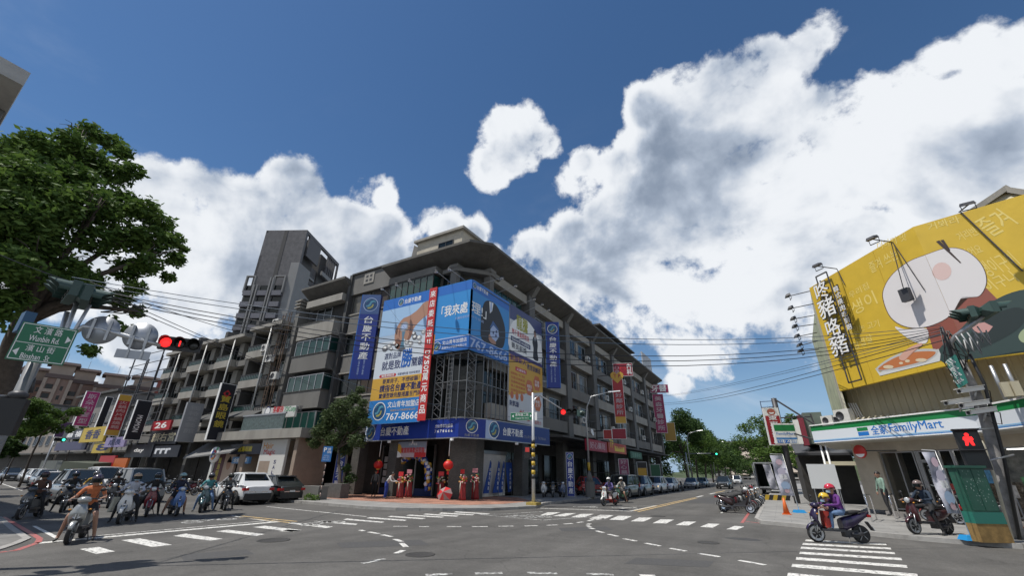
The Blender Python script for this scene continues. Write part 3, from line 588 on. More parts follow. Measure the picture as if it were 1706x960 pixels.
# ---- carport with tan garage at the left end of the corner block
gar = thing('carport', 'tan garage with roller shutter under a pale concrete canopy', 'garage', (-36, 23, .13), world=True)
MB().box((-46.4, 20.9, 4.05), (-30.7, 24.1, 4.75)).build('canopy', CONCL, gar)
TAN = mat('tan_render', (.30, .235, .185), .8, var=.1, dirt=.25)
MB().box((-38.6, 23.6, .13), (-31.2, 23.9, 4.04)).build('wall', TAN, gar); MB().box((-31.6, 21.2, .13), (-31.2, 23.6, 4.04)).build('pillar', TAN, gar)
MB().prism([(-39.4,21.6),(-38.6,21.6),(-38.6,23.9),(-39.4,23.9)], .13, 4.04).build('pillar', TAN, gar)
for k in range(9): MB().box((-36.0, 23.55, .14+k*.3), (-32.6, 23.598, .135+k*.3+.285)).build('shutter_slat', mat('shutter', (.30, .24, .20), .6, .1), gar)
MB().box((-37.7, 23.52, .14), (-36.9, 23.6, 2.2)).build('door', mat('door_brown', (.07, .03, .02), .5), gar); text('出\n入', gar, (-37.55, 23.5, .9), X_, Z_, .4, 1.0, mat('print_red', (.5, .04, .03), .5), .01)
MB().box((-46.2, 24.0, .13), (-39.4, 24.2, 4.04)).build('back_wall', SHADOWIN, gar)

# ---- terrace of balcony houses along the left street
def row_house(x1, x0, zr, lab, k):
    h = thing('terrace_house', lab, 'house', ((x0+x1)/2, 24, 0), world=True, group='balcony houses in a terrace on the left street')
    w = x1-x0
    MB().box((x0, 24.2, 0.02), (x1-.02, 33, zr)).build('wall', CONC, h)
    MB().box((x0-.02, 23.0, 4.6), (x0+.5, 24.18, zr+1.35)).build('fin_wall', CONCD, h)
    MB().hexa([(x0+.52,22.3,zr-.1),(x1-.3,22.3,zr-.1),(x1-.3,24.18,zr-.1),(x0+.52,24.18,zr-.1),(x0+.52,22.3,zr+.25),(x1-.3,22.3,zr+.25),(x1-.3,24.18,zr+.25),(x0+.52,24.18,zr+.25)]).build('roof_slab', CONCL, h)
    nf = 4 if zr > 15 else 3
    for i in range(nf):
        z = zr-2.95*(i+1)
        MB().box((x0+.6, 22.5, z-.1), (x1-1.9, 24.18, z+.62)).build('balcony', CONCL, h); MB().box((x1-1.88, 23.0, z-.1), (x1-.1, 24.18, z+.5)).build('balcony', CONC, h)
        r = MB().box((x0+.62, 22.5, z+1.12), (x1-1.9, 22.56, z+1.18))
        for q in range(int((w-2.4)/.28)): r.box((x0+.7+q*.28, 22.52, z+.62), (x0+.73+q*.28, 22.54, z+1.12))
        r = r.build('railing', RAIL, h); MB().box((x0+.66, 22.545, z+.64), (x1-1.95, 22.555, z+1.1)).build('pane', GLASSG, r)
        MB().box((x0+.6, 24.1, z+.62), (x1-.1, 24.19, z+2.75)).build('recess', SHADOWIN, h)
        window(h, (x0+.9, 24.03, z+.7), 0, 1.6, 1.9, 2, 1, FRAMEL, GLASS); window(h, (x1-1.75, 24.03, z+.9), 0, 1.3, 1.6, 2, 2, FRAMEL, GLASSG)
        MB().box((x0+2.6, 23.6, z+1.3), (x0+3.5, 24.12, z+2.7)).build('awning' if 0 else 'wall_panel', CONCL, h)
    MB().tube([(x1-2.1, 22.42, 4.4), (x1-2.1, 22.42, zr+.1)], .07, 8).build('drain_pipe', mat('pipe_white', (.55, .55, .53), .5), h)
    MB().box((x0, 22.2, 4.3), (x1-.05, 24.18, 5.2)).build('first_floor_slab', CONC, h)
    MB().box((x0+.1, 24.0, .13), (x1-.1, 24.19, 4.29)).build('shop_opening', SHADOWIN, h)
    MB().box((x0, 22.6, .13), (x0+.5, 23.2, 4.29)).build('column', CONCD, h)
    return h
row_house(-38.9, -45.2, 15.0, 'first balcony house beside the corner block, behind the tall black banner', 0)
row_house(-45.2, -51.0, 14.6, 'second balcony house from the corner block, with planted first-floor balcony', 1)
row_house(-51.0, -57.0, 14.8, 'third balcony house from the corner block', 2)
row_house(-57.0, -63.0, 14.5, 'last and farthest balcony house of the grey terrace', 3)
# pipes and ladder rack on the party wall beside the corner block
pr_ = thing('pipe_rack', 'rusty vertical pipes and rungs climbing the wall gap beside the corner block', 'pipes', (-39.5, 23.2, 5), world=True)
RUST = mat('rusty_steel', (.16, .11, .08), .7, .3, var=.3, vs=5)
f = MB()
for x in (-40.3, -39.9, -39.3, -38.95): f.bar((x, 22.9, 5), (x, 22.9, 16.2), .07)
for k in range(30): f.bar((-40.3, 22.9, 5.2+k*.37), (-39.9, 22.9, 5.2+k*.37), .04)
f.build('pipe', RUST, pr_)
for k in range(4):
    f = MB(); z = 6+k*2.8; f.box((-40.4, 22.3, z), (-38.9, 22.35, z+.05)); f.box((-40.4, 22.3, z+.9), (-38.9, 22.35, z+.95))
    for q in range(6): f.box((-40.4+q*.29, 22.3, z), (-40.36+q*.29, 22.34, z+.95))
    f.build('cage', STEELD, pr_)
for i, (x, z) in enumerate([(-40.6, 14.9), (-41.4, 12.4), (-40.2, 11.2), (-38.7, 9.4)]): acunit(['highest cream air conditioner beside the corner block roof', 'second cream air conditioner down the party wall', 'third air conditioner down, beside the rusty pipes', 'lowest air conditioner beside the rusty pipes'][i], (x, 22.7, z), 0, 1.1)
# ---- farther low houses down the left street
for i, (x0, x1, z, col, lab) in enumerate([(-76,-64,9.0,(.30,.30,.29),'low pale grey house beyond the balcony terrace'),(-92,-77,11.5,(.20,.19,.18),'weathered house behind the magenta banner'),(-112,-93,9,(.26,.23,.2),'brown low house far down the left street'),(-140,-113,12,(.22,.22,.22),'farthest house on the left street')]):
    h = thing('street_house', lab, 'house', ((x0+x1)/2, 24, 0), world=True, group='low houses far down the left street')
    m = mat('house_render_%d' % i, col, .85, var=.15, dirt=.4); MB().box((x0, 24, 0), (x1, 34, z)).build('wall', m, h); MB().box((x0-.2, 23.4, z), (x1+.2, 34, z+.3)).build('roof', CONCD, h)
    for fl in range(int((z-4)/2.6)):
        for k in range(int((x1-x0)/3)): window(h, (x0+.8+k*3, 23.93, 4.8+fl*2.7), 0, 1.6, 1.4, 2, 1, FRAMEL, GLASS)
    MB().box((x0, 22.4, 3.4), (x1, 24, 3.6)).build('awning', CONCD, h); MB().box((x0+.2, 23.9, .1), (x1-.2, 23.99, 3.3)).build('shop_opening', SHADOWIN, h)

# ---- slab tower behind the terrace
T1 = mat('tower_grey', (.125, .122, .125), .7, var=.06, vs=.5); T2 = mat('tower_light', (.24, .24, .235), .7, var=.06, vs=.5); T3 = mat('tower_dark', (.065, .062, .06), .7)
TILET = tiles('tower_tile', (.135, .13, .135), (.115, .112, .118), .9, (.10, .10, .10), bw=.5, rh=.25, ms=.02, plane='xz')
tw = thing('apartment_tower', 'dark grey high-rise tower with open roof frame behind the terrace', 'tower', (-98.5, 56.6, 0), rad(27.6))
MB().box((-11.5, .3, 0), (0, 1.2, 61.8)).box((-11.5, .3, 0), (-10.8, 20.7, 54)).box((-11.5, 20.0, 0), (-.4, 20.7, 54)).box((-.4, 20, 0), (0, 20.7, 61)).build('wall', TILET, tw)
MB().box((-10.9, 1.2, 0), (-.5, 20.0, 50)).build('core', T1, tw)
MB().box((-6.3, .24, 20), (-5.3, .3, 61.6)).build('recess_strip', T3, tw)
MB().box((-11.5, .3, 61.0), (-10.9, 20.7, 61.8)).box((-.6, 1.2, 60.9), (0, 20.7, 61.8)).box((-10.9, 20.1, 61), (-.6, 20.7, 61.8)).build('roof_frame', T1, tw)
for k in range(6): MB().box((-.55, 2.4+k*1.1, 55.0), (-.05, 3.5+k*1.1, 60.9)).build('roof_fin', T1, tw)
for k in range(5): MB().box((-.55, 14.0+k*1.1, 55.0), (-.05, 14.3+k*1.1, 60.9)).build('roof_fin', T1, tw)
MB().box((-9, 1.3, 50), (-1.6, 9, 60.8)).box((-9, 12.4, 50), (-1.6, 19.9, 60.8)).build('plant_room', T3, tw); MB().box((-9, 9, 50), (-2, 12.4, 55)).build('plant_room', T1, tw); MB().box((-.5, 1.2, 50), (-.1, 9, 50.6)).box((-.5, 12, 53.8), (-.02, 20, 55)).build('beam', T2, tw)
MB().box((-10.9, -2.2, 0), (-.6, .29, 42)).build('front_volume', T1, tw)
MB().box((-.6, -2.3, 0), (1.6, 3.5, 50.5)).build('side_volume', T2, tw); MB().box((.0, 3.5, 0), (.5, 9.6, 48)).build('recess', T3, tw); MB().box((0, 9.6, 0), (1.6, 20.9, 50)).build('side_volume', T1, tw)
for k in range(15): MB().box((.5, 3.5, 4+k*3), (1.5, 9.6, 4.9+k*3)).build('balcony', T2 if k > 10 else T1, tw)
for x in (-8.2, -7.4, -4.4, -3.7): MB().box((x-.15, -3.0, 0), (x+.15, -2.2, 46 if x > -6 else 44)).build('fin', T2, tw)
for k in range(14):
    z = 2.2+k*3
    for x0, x1 in ((-10.7,-8.5),(-7.1,-4.7),(-3.4,-.9)):
        MB().box((x0, -2.9, z), (x1, -2.21, z+1.3)).build('balcony', mat('tower_balcony', (.15, .15, .17), .6), tw); MB().box((x0+.1, -2.27, z+1.35), (x1-.1, -2.205, z+2.9)).build('window', GLASS, tw)
for x0, x1 in ((-10.9,-8.4),(-3.6,-.7)):
    MB().box((x0, -2.9, 46.3), (x1, -2.2, 46.6)).box((x0, -2.9, 42), (x0+.3, -2.21, 46.3)).box((x1-.3, -2.9, 42), (x1, -2.21, 46.3)).build('roof_frame', T2, tw)
for k in range(6): MB().box((1.6, 11+0*k, 6+k*6), (1.64, 12.2, 7.6+k*6)).build('window', GLASS, tw)

# ---- brown apartment towers far down the left street
A1 = mat('apartment_tile', (.29, .20, .165), .85, var=.12, vs=.4); A2 = mat('apartment_light', (.36, .29, .235), .85, var=.1, vs=.4); A3 = mat('apartment_hat', (.13, .095, .085), .8)
def apartment(px0, px1, ytop, r, lab, hats=1, red=False):
    a, b = AT(px0, ytop, r), AT(px1, ytop, r); d = b-a; w = math.hypot(d.x, d.y); ang = math.atan2(d.y, d.x); Z = (a.z+b.z)/2
    t = thing('apartment_block', lab, 'apartment block', (a.x, a.y, 0), ang, 'brown apartment towers far down the left street')
    m1 = mat('red_tile', (.25, .085, .07), .8, var=.1) if red else A1
    MB().box((0, 0, 0), (w, 14, Z)).build('wall', m1, t); MB().box((-.5, -.6, Z), (w+.5, 14, Z+1.3)).build('cornice', A3, t)
    nb = max(2, int(w/4.2)); bw2 = w/nb; nf = int((Z-3)/3.1)
    pm = MB(); wm = MB(); bm = MB()
    for i in range(nb+1): pm.box((i*bw2-.45, -.9, 0), (i*bw2+.45, -.01, Z-.2))
    for i in range(nb):
        for k in range(nf):
            z = 3+k*3.1
            if i % 3 == 1: wm.box((i*bw2+1.2, -.1, z+.8), (i*bw2+bw2-1.2, -.012, z+2.2))
            else: wm.box((i*bw2+.7, -.08, z+1.05), (i*bw2+bw2-.7, -.012, z+2.6)); bm.box((i*bw2+.46, -.85, z-.1), (i*bw2+bw2-.46, -.1, z+.9))
    q = pm.build('pilaster', A2, t); q['kind'] = 'stuff'; q = wm.build('window', GLASS, t); q['kind'] = 'stuff'; q = bm.build('balcony', A2, t); q['kind'] = 'stuff'
    for k in range(hats):
        c = w*(k+.5)/hats; MB().box((c-3, 2, Z+1.3), (c+3, 9, Z+5)).build('stair_tower', A2 if not red else m1, t)
        MB().hexa([(c-4.2,.8,Z+5),(c+4.2,.8,Z+5),(c+4.2,10.2,Z+5),(c-4.2,10.2,Z+5),(c-3.8,1.2,Z+5.9),(c+3.8,1.2,Z+5.9),(c+3.8,9.8,Z+5.9),(c-3.8,9.8,Z+5.9)]).build('hat_roof', A3, t)
        MB().bar((c, 5, Z+5.9), (c, 5, Z+9.5), .12).build('antenna', STEEL, t)
apartment(-30, 30, 640, 215, 'leftmost brown apartment tower behind the street sign'); apartment(30, 78, 640, 222, 'second brown apartment tower from the left, tall hat roof')
apartment(76, 120, 631, 212, 'third brown tower, the tallest with a hat roof above the green tree'); apartment(112, 160, 640, 228, 'brown tower with a hat roof left of the magenta banner'); apartment(158, 214, 648, 225, 'wide brown apartment block behind the magenta banner', 1)
apartment(212, 256, 650, 235, 'brown apartment block behind the red banner'); apartment(250, 292, 652, 262, 'red-tiled apartment block behind the grey terrace', 1, True)

# ---- concrete corner of a building jutting in at the top left
ov = thing('roof_corner', 'bare concrete roof corner jutting in at the upper left edge', 'building', (-13.5, -.5, 0), world=True)
c0, c1, c2 = G(38,142,20), G(-130,52,20), G(-70,330,20)
MB().extr([tuple(c0), tuple(c1), tuple(c2)], (0, 0, .9)).build('eave', mat('pale_concrete', (.42, .41, .39), .8, var=.1), ov)
q0, q1, q2 = G(8,185,19.99), G(-130,100,19.99), G(-70,330,19.99)
MB().extr([tuple(q0), tuple(q1), tuple(q2)], (0, 0, -19.8)).build('wall', CONC, ov)

# ---- terraced houses on the hillside at the end of the right street
HILL = mat('hillside_scrub', (.045, .065, .025), .95, var=.35, vs=.1)
hv = MB(); pts = []
for i in range(24):
    for j in range(10):
        x = -160+i*20; y = 330+j*22; z = max(-1, 34*math.exp(-((x-5)/60)**2)*min(1, j/6)+3*math.sin(i*1.7+j)); pts.append((x, y, z if j else -1))
n = len(hv.v); hv.v += pts
for i in range(23):
    for j in range(9): hv.f.append((i*10+j, (i+1)*10+j, (i+1)*10+j+1, i*10+j+1)); hv.m.append(0); hv.sm.append(True)
hv.build('hill', HILL, kind='structure')
hm = [mat('hill_house_%d' % i, c, .8, var=.1) for i, c in enumerate([(.42,.38,.32),(.32,.27,.22),(.5,.48,.44),(.26,.22,.2)])]
k = 0
for row in range(6):
    for c in range(6):
        px = 1188+c*20+random.uniform(-5, 5)+row*2; py = 784-row*10+random.uniform(-2, 2)+abs(c-4)*2; r = 270+row*22
        a = AT(px, py, r); w = random.uniform(9, 14)
        if py < 728: continue
        adj = ['cream', 'brown', 'white', 'grey'][k % 4]; rown = ['lowest', 'second', 'third', 'fourth', 'fifth', 'topmost'][row]; cn = ['leftmost', 'second from left', 'third from left', 'fourth from left', 'fifth from left', 'rightmost'][c]
        h = thing('hillside_house', '%s house in the %s row on the hillside, %s' % (adj, rown, cn), 'house', (a.x, a.y, a.z-9), yaw := -.2+random.uniform(-.2, .2), 'terraced houses on the hillside')
        m = hm[k % 4]; MB().box((0, 0, 0), (w, 9, 9)).build('wall', m, h); MB().hexa([(-.8,-1.2,9),(w+.8,-1.2,9),(w+.8,9.5,9),(-.8,9.5,9),(2,3,11),(w-2,3,11),(w-2,6,11),(2,6,11)]).build('roof', hm[1] if k % 3 else CONCD, h)
        for fl in range(3):
            for q in range(3): MB().box((1+q*w/3, -.1, 1.2+fl*2.8), (w/3-.6+q*w/3, -.01, 2.8+fl*2.8)).build('window', GLASS, h)
            MB().box((.4, -1.2, .4+fl*2.8), (w-.4, -.11, .9+fl*2.8)).build('balcony', hm[2], h)
        k += 1
# ------------------------------------------------------------ convenience store on the right with the yellow billboard above
ST = thing('convenience_store', 'cream corrugated corner shop with green white and blue fascia under a yellow billboard', 'shop', (8, 27, 0), world=True)
CREAM = mat('corrugated_cream', (.47, .43, .31), .6, var=.08, vs=1, dirt=.35, dirtcol=(.2, .17, .11), stretch=(1, 1, .25))
W0, W1, W2 = Vector((3.9, 29.2)), Vector((8.4, 24.2)), Vector((14.0, 22.2))    # wall line under the board
def dirn2(a, b): return (b-a).normalized()
def norm2(d): return Vector((d.y, -d.x))      # towards the junction (to the right of travel)
# upper corrugated walls (a profile of real ribs)
def corrugated(a, b, z0, z1, pitch=.32, depth=.05, name='corrugated_wall'):
    d = dirn2(a, b); n = norm2(d); L_ = (b-a).length; m = MB(); k = int(L_/pitch); prof = []
    for i in range(k):
        s = i*pitch
        prof += [(s, 0), (s+pitch*.72, 0), (s+pitch*.78, depth), (s+pitch*.94, depth)]
    prof.append((L_, 0))
    for (s0, h0), (s1, h1) in zip(prof, prof[1:]):
        p, q = a+d*s0+n*h0, a+d*s1+n*h1; m.face([(p.x, p.y, z0), (q.x, q.y, z0), (q.x, q.y, z1), (p.x, p.y, z1)])
    return m.build(name, CREAM, ST)
corrugated(W0, W1, 3.6, 7.0); corrugated(W1, W2, 3.6, 7.0)
MB().prism([tuple(W0+Vector((.35,.35))), tuple(W1+Vector((.1,.3))), tuple(W2+Vector((0,.3))), (18, 40), (4.6, 40)], 3.9, 11.2).build('upper_wall', CREAM, ST)
MB().prism([(3.88,29.3),(4.28,29.6),(4.7,40),(4.2,40)], 3.9, 11.8).build('side_wall', mat('side_mural', (.40, .43, .28), .7, var=.3, vs=.8), ST)
g0, g1, g2 = AT(1609,361,25.3), AT(1676,316,25.9), AT(1740,326,25.6)
for a, b in ((g0, g1), (g1, g2)): MB().bar(a, b, .55, .22).build('gable_trim', CONCL, ST)
MB().extr([(g0.x,g0.y,11.2),tuple(g0),tuple(g1),tuple(g2),(g2.x,g2.y,11.2)], (.7, 2.0, 0)).build('gable', CREAM, ST)
for k in range(9): f_ = .12+k*.1; a = g0.lerp(g1, f_/.5) if f_ < .5 else g1.lerp(g2, f_/.5-1); MB().bar((a.x-.02, a.y-.06, 11.2), (a.x-.02, a.y-.06, a.z-.25), .10, .08).build('gable_rib', CREAM, ST)
# fascia (three bends), soffit, and its stripes
F = [G(1350,710,4.4), G(1617.5,680,4.4), G(1720,660.5,4.4)]; F = [Vector((p.x, p.y)) for p in F]; F.append(F[2]+Vector((3.5, -1.0)))
FZ0, FZ1 = 3.52, 4.40
def strip(zs, m, name, lift, t=.02):
    for a, b in zip(F, F[1:]):
        d = dirn2(a, b); n = norm2(d); MB().slab((a.x+n.x*lift, a.y+n.y*lift, zs[0]), (b.x-a.x, b.y-a.y, 0), (0, 0, zs[1]-zs[0]), (n.x*t, n.y*t, 0)).build(name, m, ST)
FW_ = mat('fascia_white', (.66, .70, .74), .35); FG = mat('fascia_green', (.012, .20, .055), .4); FB = mat('fascia_blue', (.03, .20, .52), .4); FLB = mat('fascia_lightblue', (.25, .48, .70), .4)
strip((FZ0+.06, FZ1-.30), FW_, 'fascia_panel', 0); strip((FZ1-.299, FZ1-.03), FG, 'green_band', .001); strip((FZ0+.02, FZ0+.059), FB, 'blue_stripe', .001); strip((FZ0+.075, FZ0+.115), FLB, 'light_stripe', .0215, .003); strip((FZ1-.029, FZ1+.03), WHITE, 'flashing', .03, .04); strip((FZ0-.03, FZ0+.019), WHITE, 'lower_trim', 0)
for k in range(34):
    a, b = F[0], F[1]; d = dirn2(a, b); p = a+d*(1.2+k*.30)-norm2(d)*.25
    if (p-a).length < (b-a).length+2.0: MB().bar((p.x, p.y, 4.36), (p.x-norm2(d).x*.3, p.y-norm2(d).y*.3, 4.55), .10, .10).build('roof_rib', CREAM, ST)
soff = [tuple(p) for p in F]+[(16, 27), tuple(W1+Vector((1.5,1.2))), tuple(W0+Vector((.3,.6)))]
MB().prism([(F[0].x+.05,F[0].y-.0),(F[1].x-.02,F[1].y+.05),(F[2].x,F[2].y+.1),(F[3].x,F[3].y+.1),(16,27),(8.6,30),(5.6,36),(3.4,36)], 3.44, 3.49).build('soffit', mat('soffit_cream', (.42, .40, .34), .7, var=.1), ST)
MB().prism([(F[0].x+.05,F[0].y+.04),(F[1].x,F[1].y+.1),(F[2].x,F[2].y+.1),(F[3].x,F[3].y+.1),(16,27),(8.6,30),(4.1,30)], 4.30, 4.36).build('canopy_top', CREAM, ST)
# store plinth and ground floor walls
dF = dirn2(F[0], F[1]); nF = norm2(dF); A0 = F[0]-nF*1.5
def onw(s, off=0.0): p = A0+dF*s-nF*off; return (p.x, p.y)
Ltot = 13.0
MB().prism([onw(1.9,-.45), onw(Ltot,-.45), onw(Ltot,6), onw(1.9,8)], .131, .34).build('plinth', mat('plinth_stone', (.20,.19,.18), .7, var=.15), ST)
angF = math.atan2(dF.y, dF.x)
TANW = mat('store_column', (.44, .39, .31), .7, var=.08, dirt=.2)
v3 = Vector((dF.x, dF.y, 0)); n3 = Vector((nF.x, nF.y, 0))
A3 = Vector((A0.x, A0.y, 0))
def sw(x, y=770): r = Vector(ray(x, y)); t = A3.dot(n3)/r.dot(n3); return (r*t-Vector((A3.x, A3.y, (r*t).z))).dot(v3)
MB().prism([onw(sw(1425),0), onw(sw(1467)-.02,0), onw(sw(1467)-.02,.5), onw(sw(1425),.5)], .34, 3.44).build('column', TANW, ST)

MB().prism([onw(sw(1425)+.01,-.01), onw(Ltot,-.01), onw(Ltot,.3), onw(sw(1425)+.01,.3)], 3.0, 3.44).build('lintel', TANW, ST)
MB().prism([onw(-1.2,3.2), onw(16.0,3.2), onw(16.0,9), onw(1.0,9)], .0, 3.9).build('recess_wall', SHADOWIN, ST)
MB().prism([onw(sw(1425),.51), onw(sw(1425)+.1,.51), onw(sw(1425)+.1,3.2), onw(sw(1425),3.2)], .34, 3.44).build('recess_wall', TANW, ST)
MB().prism([onw(3.9,2.9), onw(Ltot,2.9), onw(Ltot,3.1), onw(3.9,3.1)], .34, 3.44).build('back_wall', mat('shop_back', (.34,.33,.30), .8, var=.6, vs=3.5), ST)
print('wall', [round(sw(x), 2) for x in (1405,1425,1467,1495,1523,1530,1563,1587,1640,1706)])
for s0, s1, nv in ((sw(1467),sw(1523),2),(sw(1525),sw(1529.5),1),(sw(1564),sw(1587),1),(sw(1588),13.0,5)): window(ST, (*onw(s0,.12), .42), angF, s1-s0, 2.56, nv, 1, FRAMEL, SGLASS)
dw = sw(1563)-sw(1530); window(ST, (*onw(sw(1530),.12), .42), angF, dw, 2.1, 1, 1, FRAMEL, SGLASS, name='door'); window(ST, (*onw(sw(1530),.12), 2.54), angF, dw, .44, 1, 1, FRAMEL, SGLASS)
TUBE = mat('tube_lit', (.8,.8,.75), .4, emit=(1,.97,.88), es=7.0)
for s in (5, 6.6, 8.2, 9.8): MB().prism([onw(s,1.0), onw(s+1.2,1.0), onw(s+1.2,1.08), onw(s,1.08)], 2.93, 2.97).build('ceiling_tube', TUBE, ST)
for i, c in enumerate([(.4,.05,.04),(.5,.35,.08),(.08,.25,.42),(.5,.48,.44),(.10,.28,.12),(.5,.2,.25)]): s = 4.7+i*.62; MB().prism([onw(s,.05), onw(s+.36,.05), onw(s+.36,.056), onw(s,.056)], 1.15+.25*(i % 3), 1.6+.3*(i % 3)).build('window_poster', mat('poster_%d' % i, c, .5, var=.4, vs=9), ST)
for s in (4.5, 7.9, 10): MB().prism([onw(s,.1), onw(s+1.4,.1), onw(s+1.4,.114), onw(s,.114)], .45, .95).build('window_film', mat('film_white', (.42,.44,.45), .5), ST)
for i in range(7): MB().prism([onw(4.6+i*1.2,1.2), onw(5.5+i*1.2,1.2), onw(5.5+i*1.2,1.7), onw(4.6+i*1.2,1.7)], .34, 1.7).build('shelf', mat('shelf_goods', (.38,.30,.22), .6, var=.9, vs=9), ST)
BLUEP = mat('print_blue', (.02, .17, .52), .4)
# fascia lettering: emblem of green, white and blue bars, store name
o = Vector((F[0].x, F[0].y, 0))+n3*.02
def fas(s, z): return o+v3*s+Vector((0, 0, z))
def sx_(x, y=715): r = Vector(ray(x, y)); t = (Vector((F[0].x, F[0].y, 0))-Vector((0,0,0))).dot(n3)/r.dot(n3); q = r*t; return (q-Vector((F[0].x, F[0].y, q.z))).dot(v3)
sa, sb, sc_, sd, se, sf_ = [sx_(x) for x in (1428, 1446, 1451, 1478, 1482, 1574)]; print('fascia', sa, sb, sc_, sd, se, sf_)
patch(ST, [(0,0),(sb-sa,0),(sb-sa,.18),(0,.18)], fas(sa, 3.68), v3, Z_, BLUEP, .006, 'emblem'); patch(ST, [(0,0),(sb-sa,0),(sb-sa,.16),(0,.16)], fas(sa, 3.90), v3, Z_, FG, .006, 'emblem')
text('全家', ST, fas(sc_, 3.68), v3, Z_, sd-sc_, .40, BLUEP, .02); text('FamilyMart', ST, fas(se, 3.64), v3, Z_, sf_-se, .46, BLUEP, .012)
text('FamilyMart', ST, Vector((*onw(sw(1530)+.12,.06), 2.35)), Vector((0,0,-1)), v3, 1.7, dw-.25, mat('film_letter', (.45,.48,.46), .5), .01)
# round red and white sign hung at the fascia end
rd = thing('round_sign', 'round red and white sign hanging below the left end of the fascia', 'sign', (*onw(1.9,-.9), 3.0), angF)
MB().lathe([(.01,-.05),(.30,-.05),(.32,-.03),(.32,.03),(.30,.05),(.01,.05)], (0,0,0), 'y', 28).build('disc', mat('sign_red', (.48,.03,.025), .4), rd)
patch(rd, ell(0,0,.27,.27,20,205,335), (0,-.052,0), X_, Z_, WHITEP, .002, 'lower_print');
MB().bar((.3,0,.03),(1.1,.9,.03),.05).build('arm', STEELD, rd)
# orange lane strip on the ground before the window and yellow downpipe post
MB().prism([onw(4.3,-.7), onw(12,-.7), onw(12,-.5), onw(4.3,-.5)], .132, .20).build('orange_kerb', mat('orange_tile', (.50,.19,.06), .7, var=.1), ST)
# white posts at the left end
for s in (0.12, .42): MB().tube([(*onw(s,-1.3), .13), (*onw(s,-1.3), 3.44)], .05, 8).build('post', WHITE, ST)

# ---- the big yellow billboard (two planes meeting at a fold)
YB = thing('yellow_billboard', 'huge yellow restaurant billboard folded round the shop corner', 'billboard', (7, 24, 5.9), world=True)
Y0 = AT(1398,652,28.2); Y1 = AT(1603,600,23.3); Q0, Q1 = Vector((3.50,28.0)), Vector((7.05,22.35)); Q2 = Q1+Vector((7.5,-2.35))
YEL = mat('billboard_yellow', (.62, .42, .035), .55, var=.05, vs=1.5, dirt=.25, dirtcol=(.45,.30,.03), ds=.5, bump=.5, bs=1.6)
BZ0, BZ1 = 5.95, 11.85
for a, b in ((Q0, Q1), (Q1, Q2)):
    d = dirn2(a, b); n = norm2(d); MB().slab((a.x-n.x*.2, a.y-n.y*.2, BZ0), (b.x-a.x, b.y-a.y, 0), (0,0,BZ1-BZ0), (n.x*.2, n.y*.2, 0)).build('board', YEL, YB)
MB().slab((Q0.x-.0, Q0.y, BZ0-.9), (.45, 4.6, 0), (0,0,BZ1-BZ0+.9), (.08,-.01,0)).build('side_board', mat('faded_poster', (.50,.48,.36), .7, var=.35, vs=1.4), YB)
d1 = dirn2(Q0, Q1); D1 = Vector((d1.x, d1.y, 0)); d2 = dirn2(Q1, Q2); D2 = Vector((d2.x, d2.y, 0)); N1, N2 = D1.cross(Z_), D2.cross(Z_)
B1 = Vector((Q0.x, Q0.y, 0)); B2 = Vector((Q1.x, Q1.y, 0)); L1 = (Q1-Q0).length
def to_board(x, y, lift=.006):      # where a bearing meets the folded board: plane 1 or 2
    r = Vector(ray(x, y)); C0 = Vector(CAM)
    for Bp, D, N, k in ((B1, D1, N1, 1), (B2, D2, N2, 2)):
        t = (Bp-C0).dot(N)/r.dot(N); p = C0+r*t; s = (p-Bp).dot(D)
        if (k == 1 and s <= L1) or k == 2: return k, s, p.z
def plate(pts, m, name='print', lift=.006):
    """an outline read off the photograph, laid on the board; split at the fold"""
    P = [to_board(*q) for q in pts]
    P = [(s if k == 1 else s+L1, z) for k, s, z in P]
    for side in (1, 2):
        out = []
        for i in range(len(P)):
            a, b = P[i-1], P[i]; ia = (a[0] <= L1) == (side == 1); ib = (b[0] <= L1) == (side == 1)
            if ia != ib: f = (L1-a[0])/(b[0]-a[0]); out.append((L1, a[1]+(b[1]-a[1])*f))
            if ib: out.append(b)
        if len(out) < 3: continue
        Bp, D, N = (B1, D1, N1) if side == 1 else (B2, D2, N2); n_out = N*lift*(1 if N.dot(Vector(CAM)-Bp) > 0 else -1)
        out = [(s, min(BZ1-.02, max(BZ0+.02, z))) for s, z in out]
        bm = bmesh.new(); vs = [bm.verts.new(Bp+D*(s-(L1 if side == 2 else 0))+Z_*z+n_out) for s, z in out]; f = bm.faces.new(vs); bmesh.ops.triangulate(bm, faces=[f], ngon_method='EAR_CLIP')
        me = bpy.data.meshes.new(name); bm.to_mesh(me); bm.free(); me.materials.append(m); link(name, me, YB)
def px3(x, y): return (1300+x/2.823, 300+y/2.823)
def sm(pts, n=4):        # closed Catmull-Rom
    out = []; k = len(pts)
    for i in range(k):
        p0, p1, p2, p3 = [np.array(pts[j % k], float) for j in (i-1, i, i+1, i+2)]
        for t in np.linspace(0, 1, n, endpoint=False): out.append(tuple(.5*((2*p1)+(-p0+p2)*t+(2*p0-5*p1+4*p2-p3)*t*t+(-p0+3*p1-3*p2+p3)*t**3)))
    return out
PW = mat('print_offwhite', (.72, .69, .68), .5); PM = mat('print_maroon', (.27, .085, .06), .5); PG = mat('print_slate', (.035, .062, .058), .5); PGD = mat('print_slate_dark', (.018, .03, .03), .5)
OUT_ = mat('print_outline', (.10, .055, .04), .5); PPK = mat('print_blush', (.68, .50, .46), .5)
plate([px3(*p) for p in [(685,690),(720,620),(880,540),(970,510),(1050,590),(1000,700),(860,800),(720,800)]], PM, 'maroon_shape', .004)
plate([px3(*p) for p in sm([(745,800),(830,720),(930,620),(1060,540),(1200,510),(1400,520),(1400,760),(1150,800),(900,850),(770,860)])], PG, 'green_plate', .007)
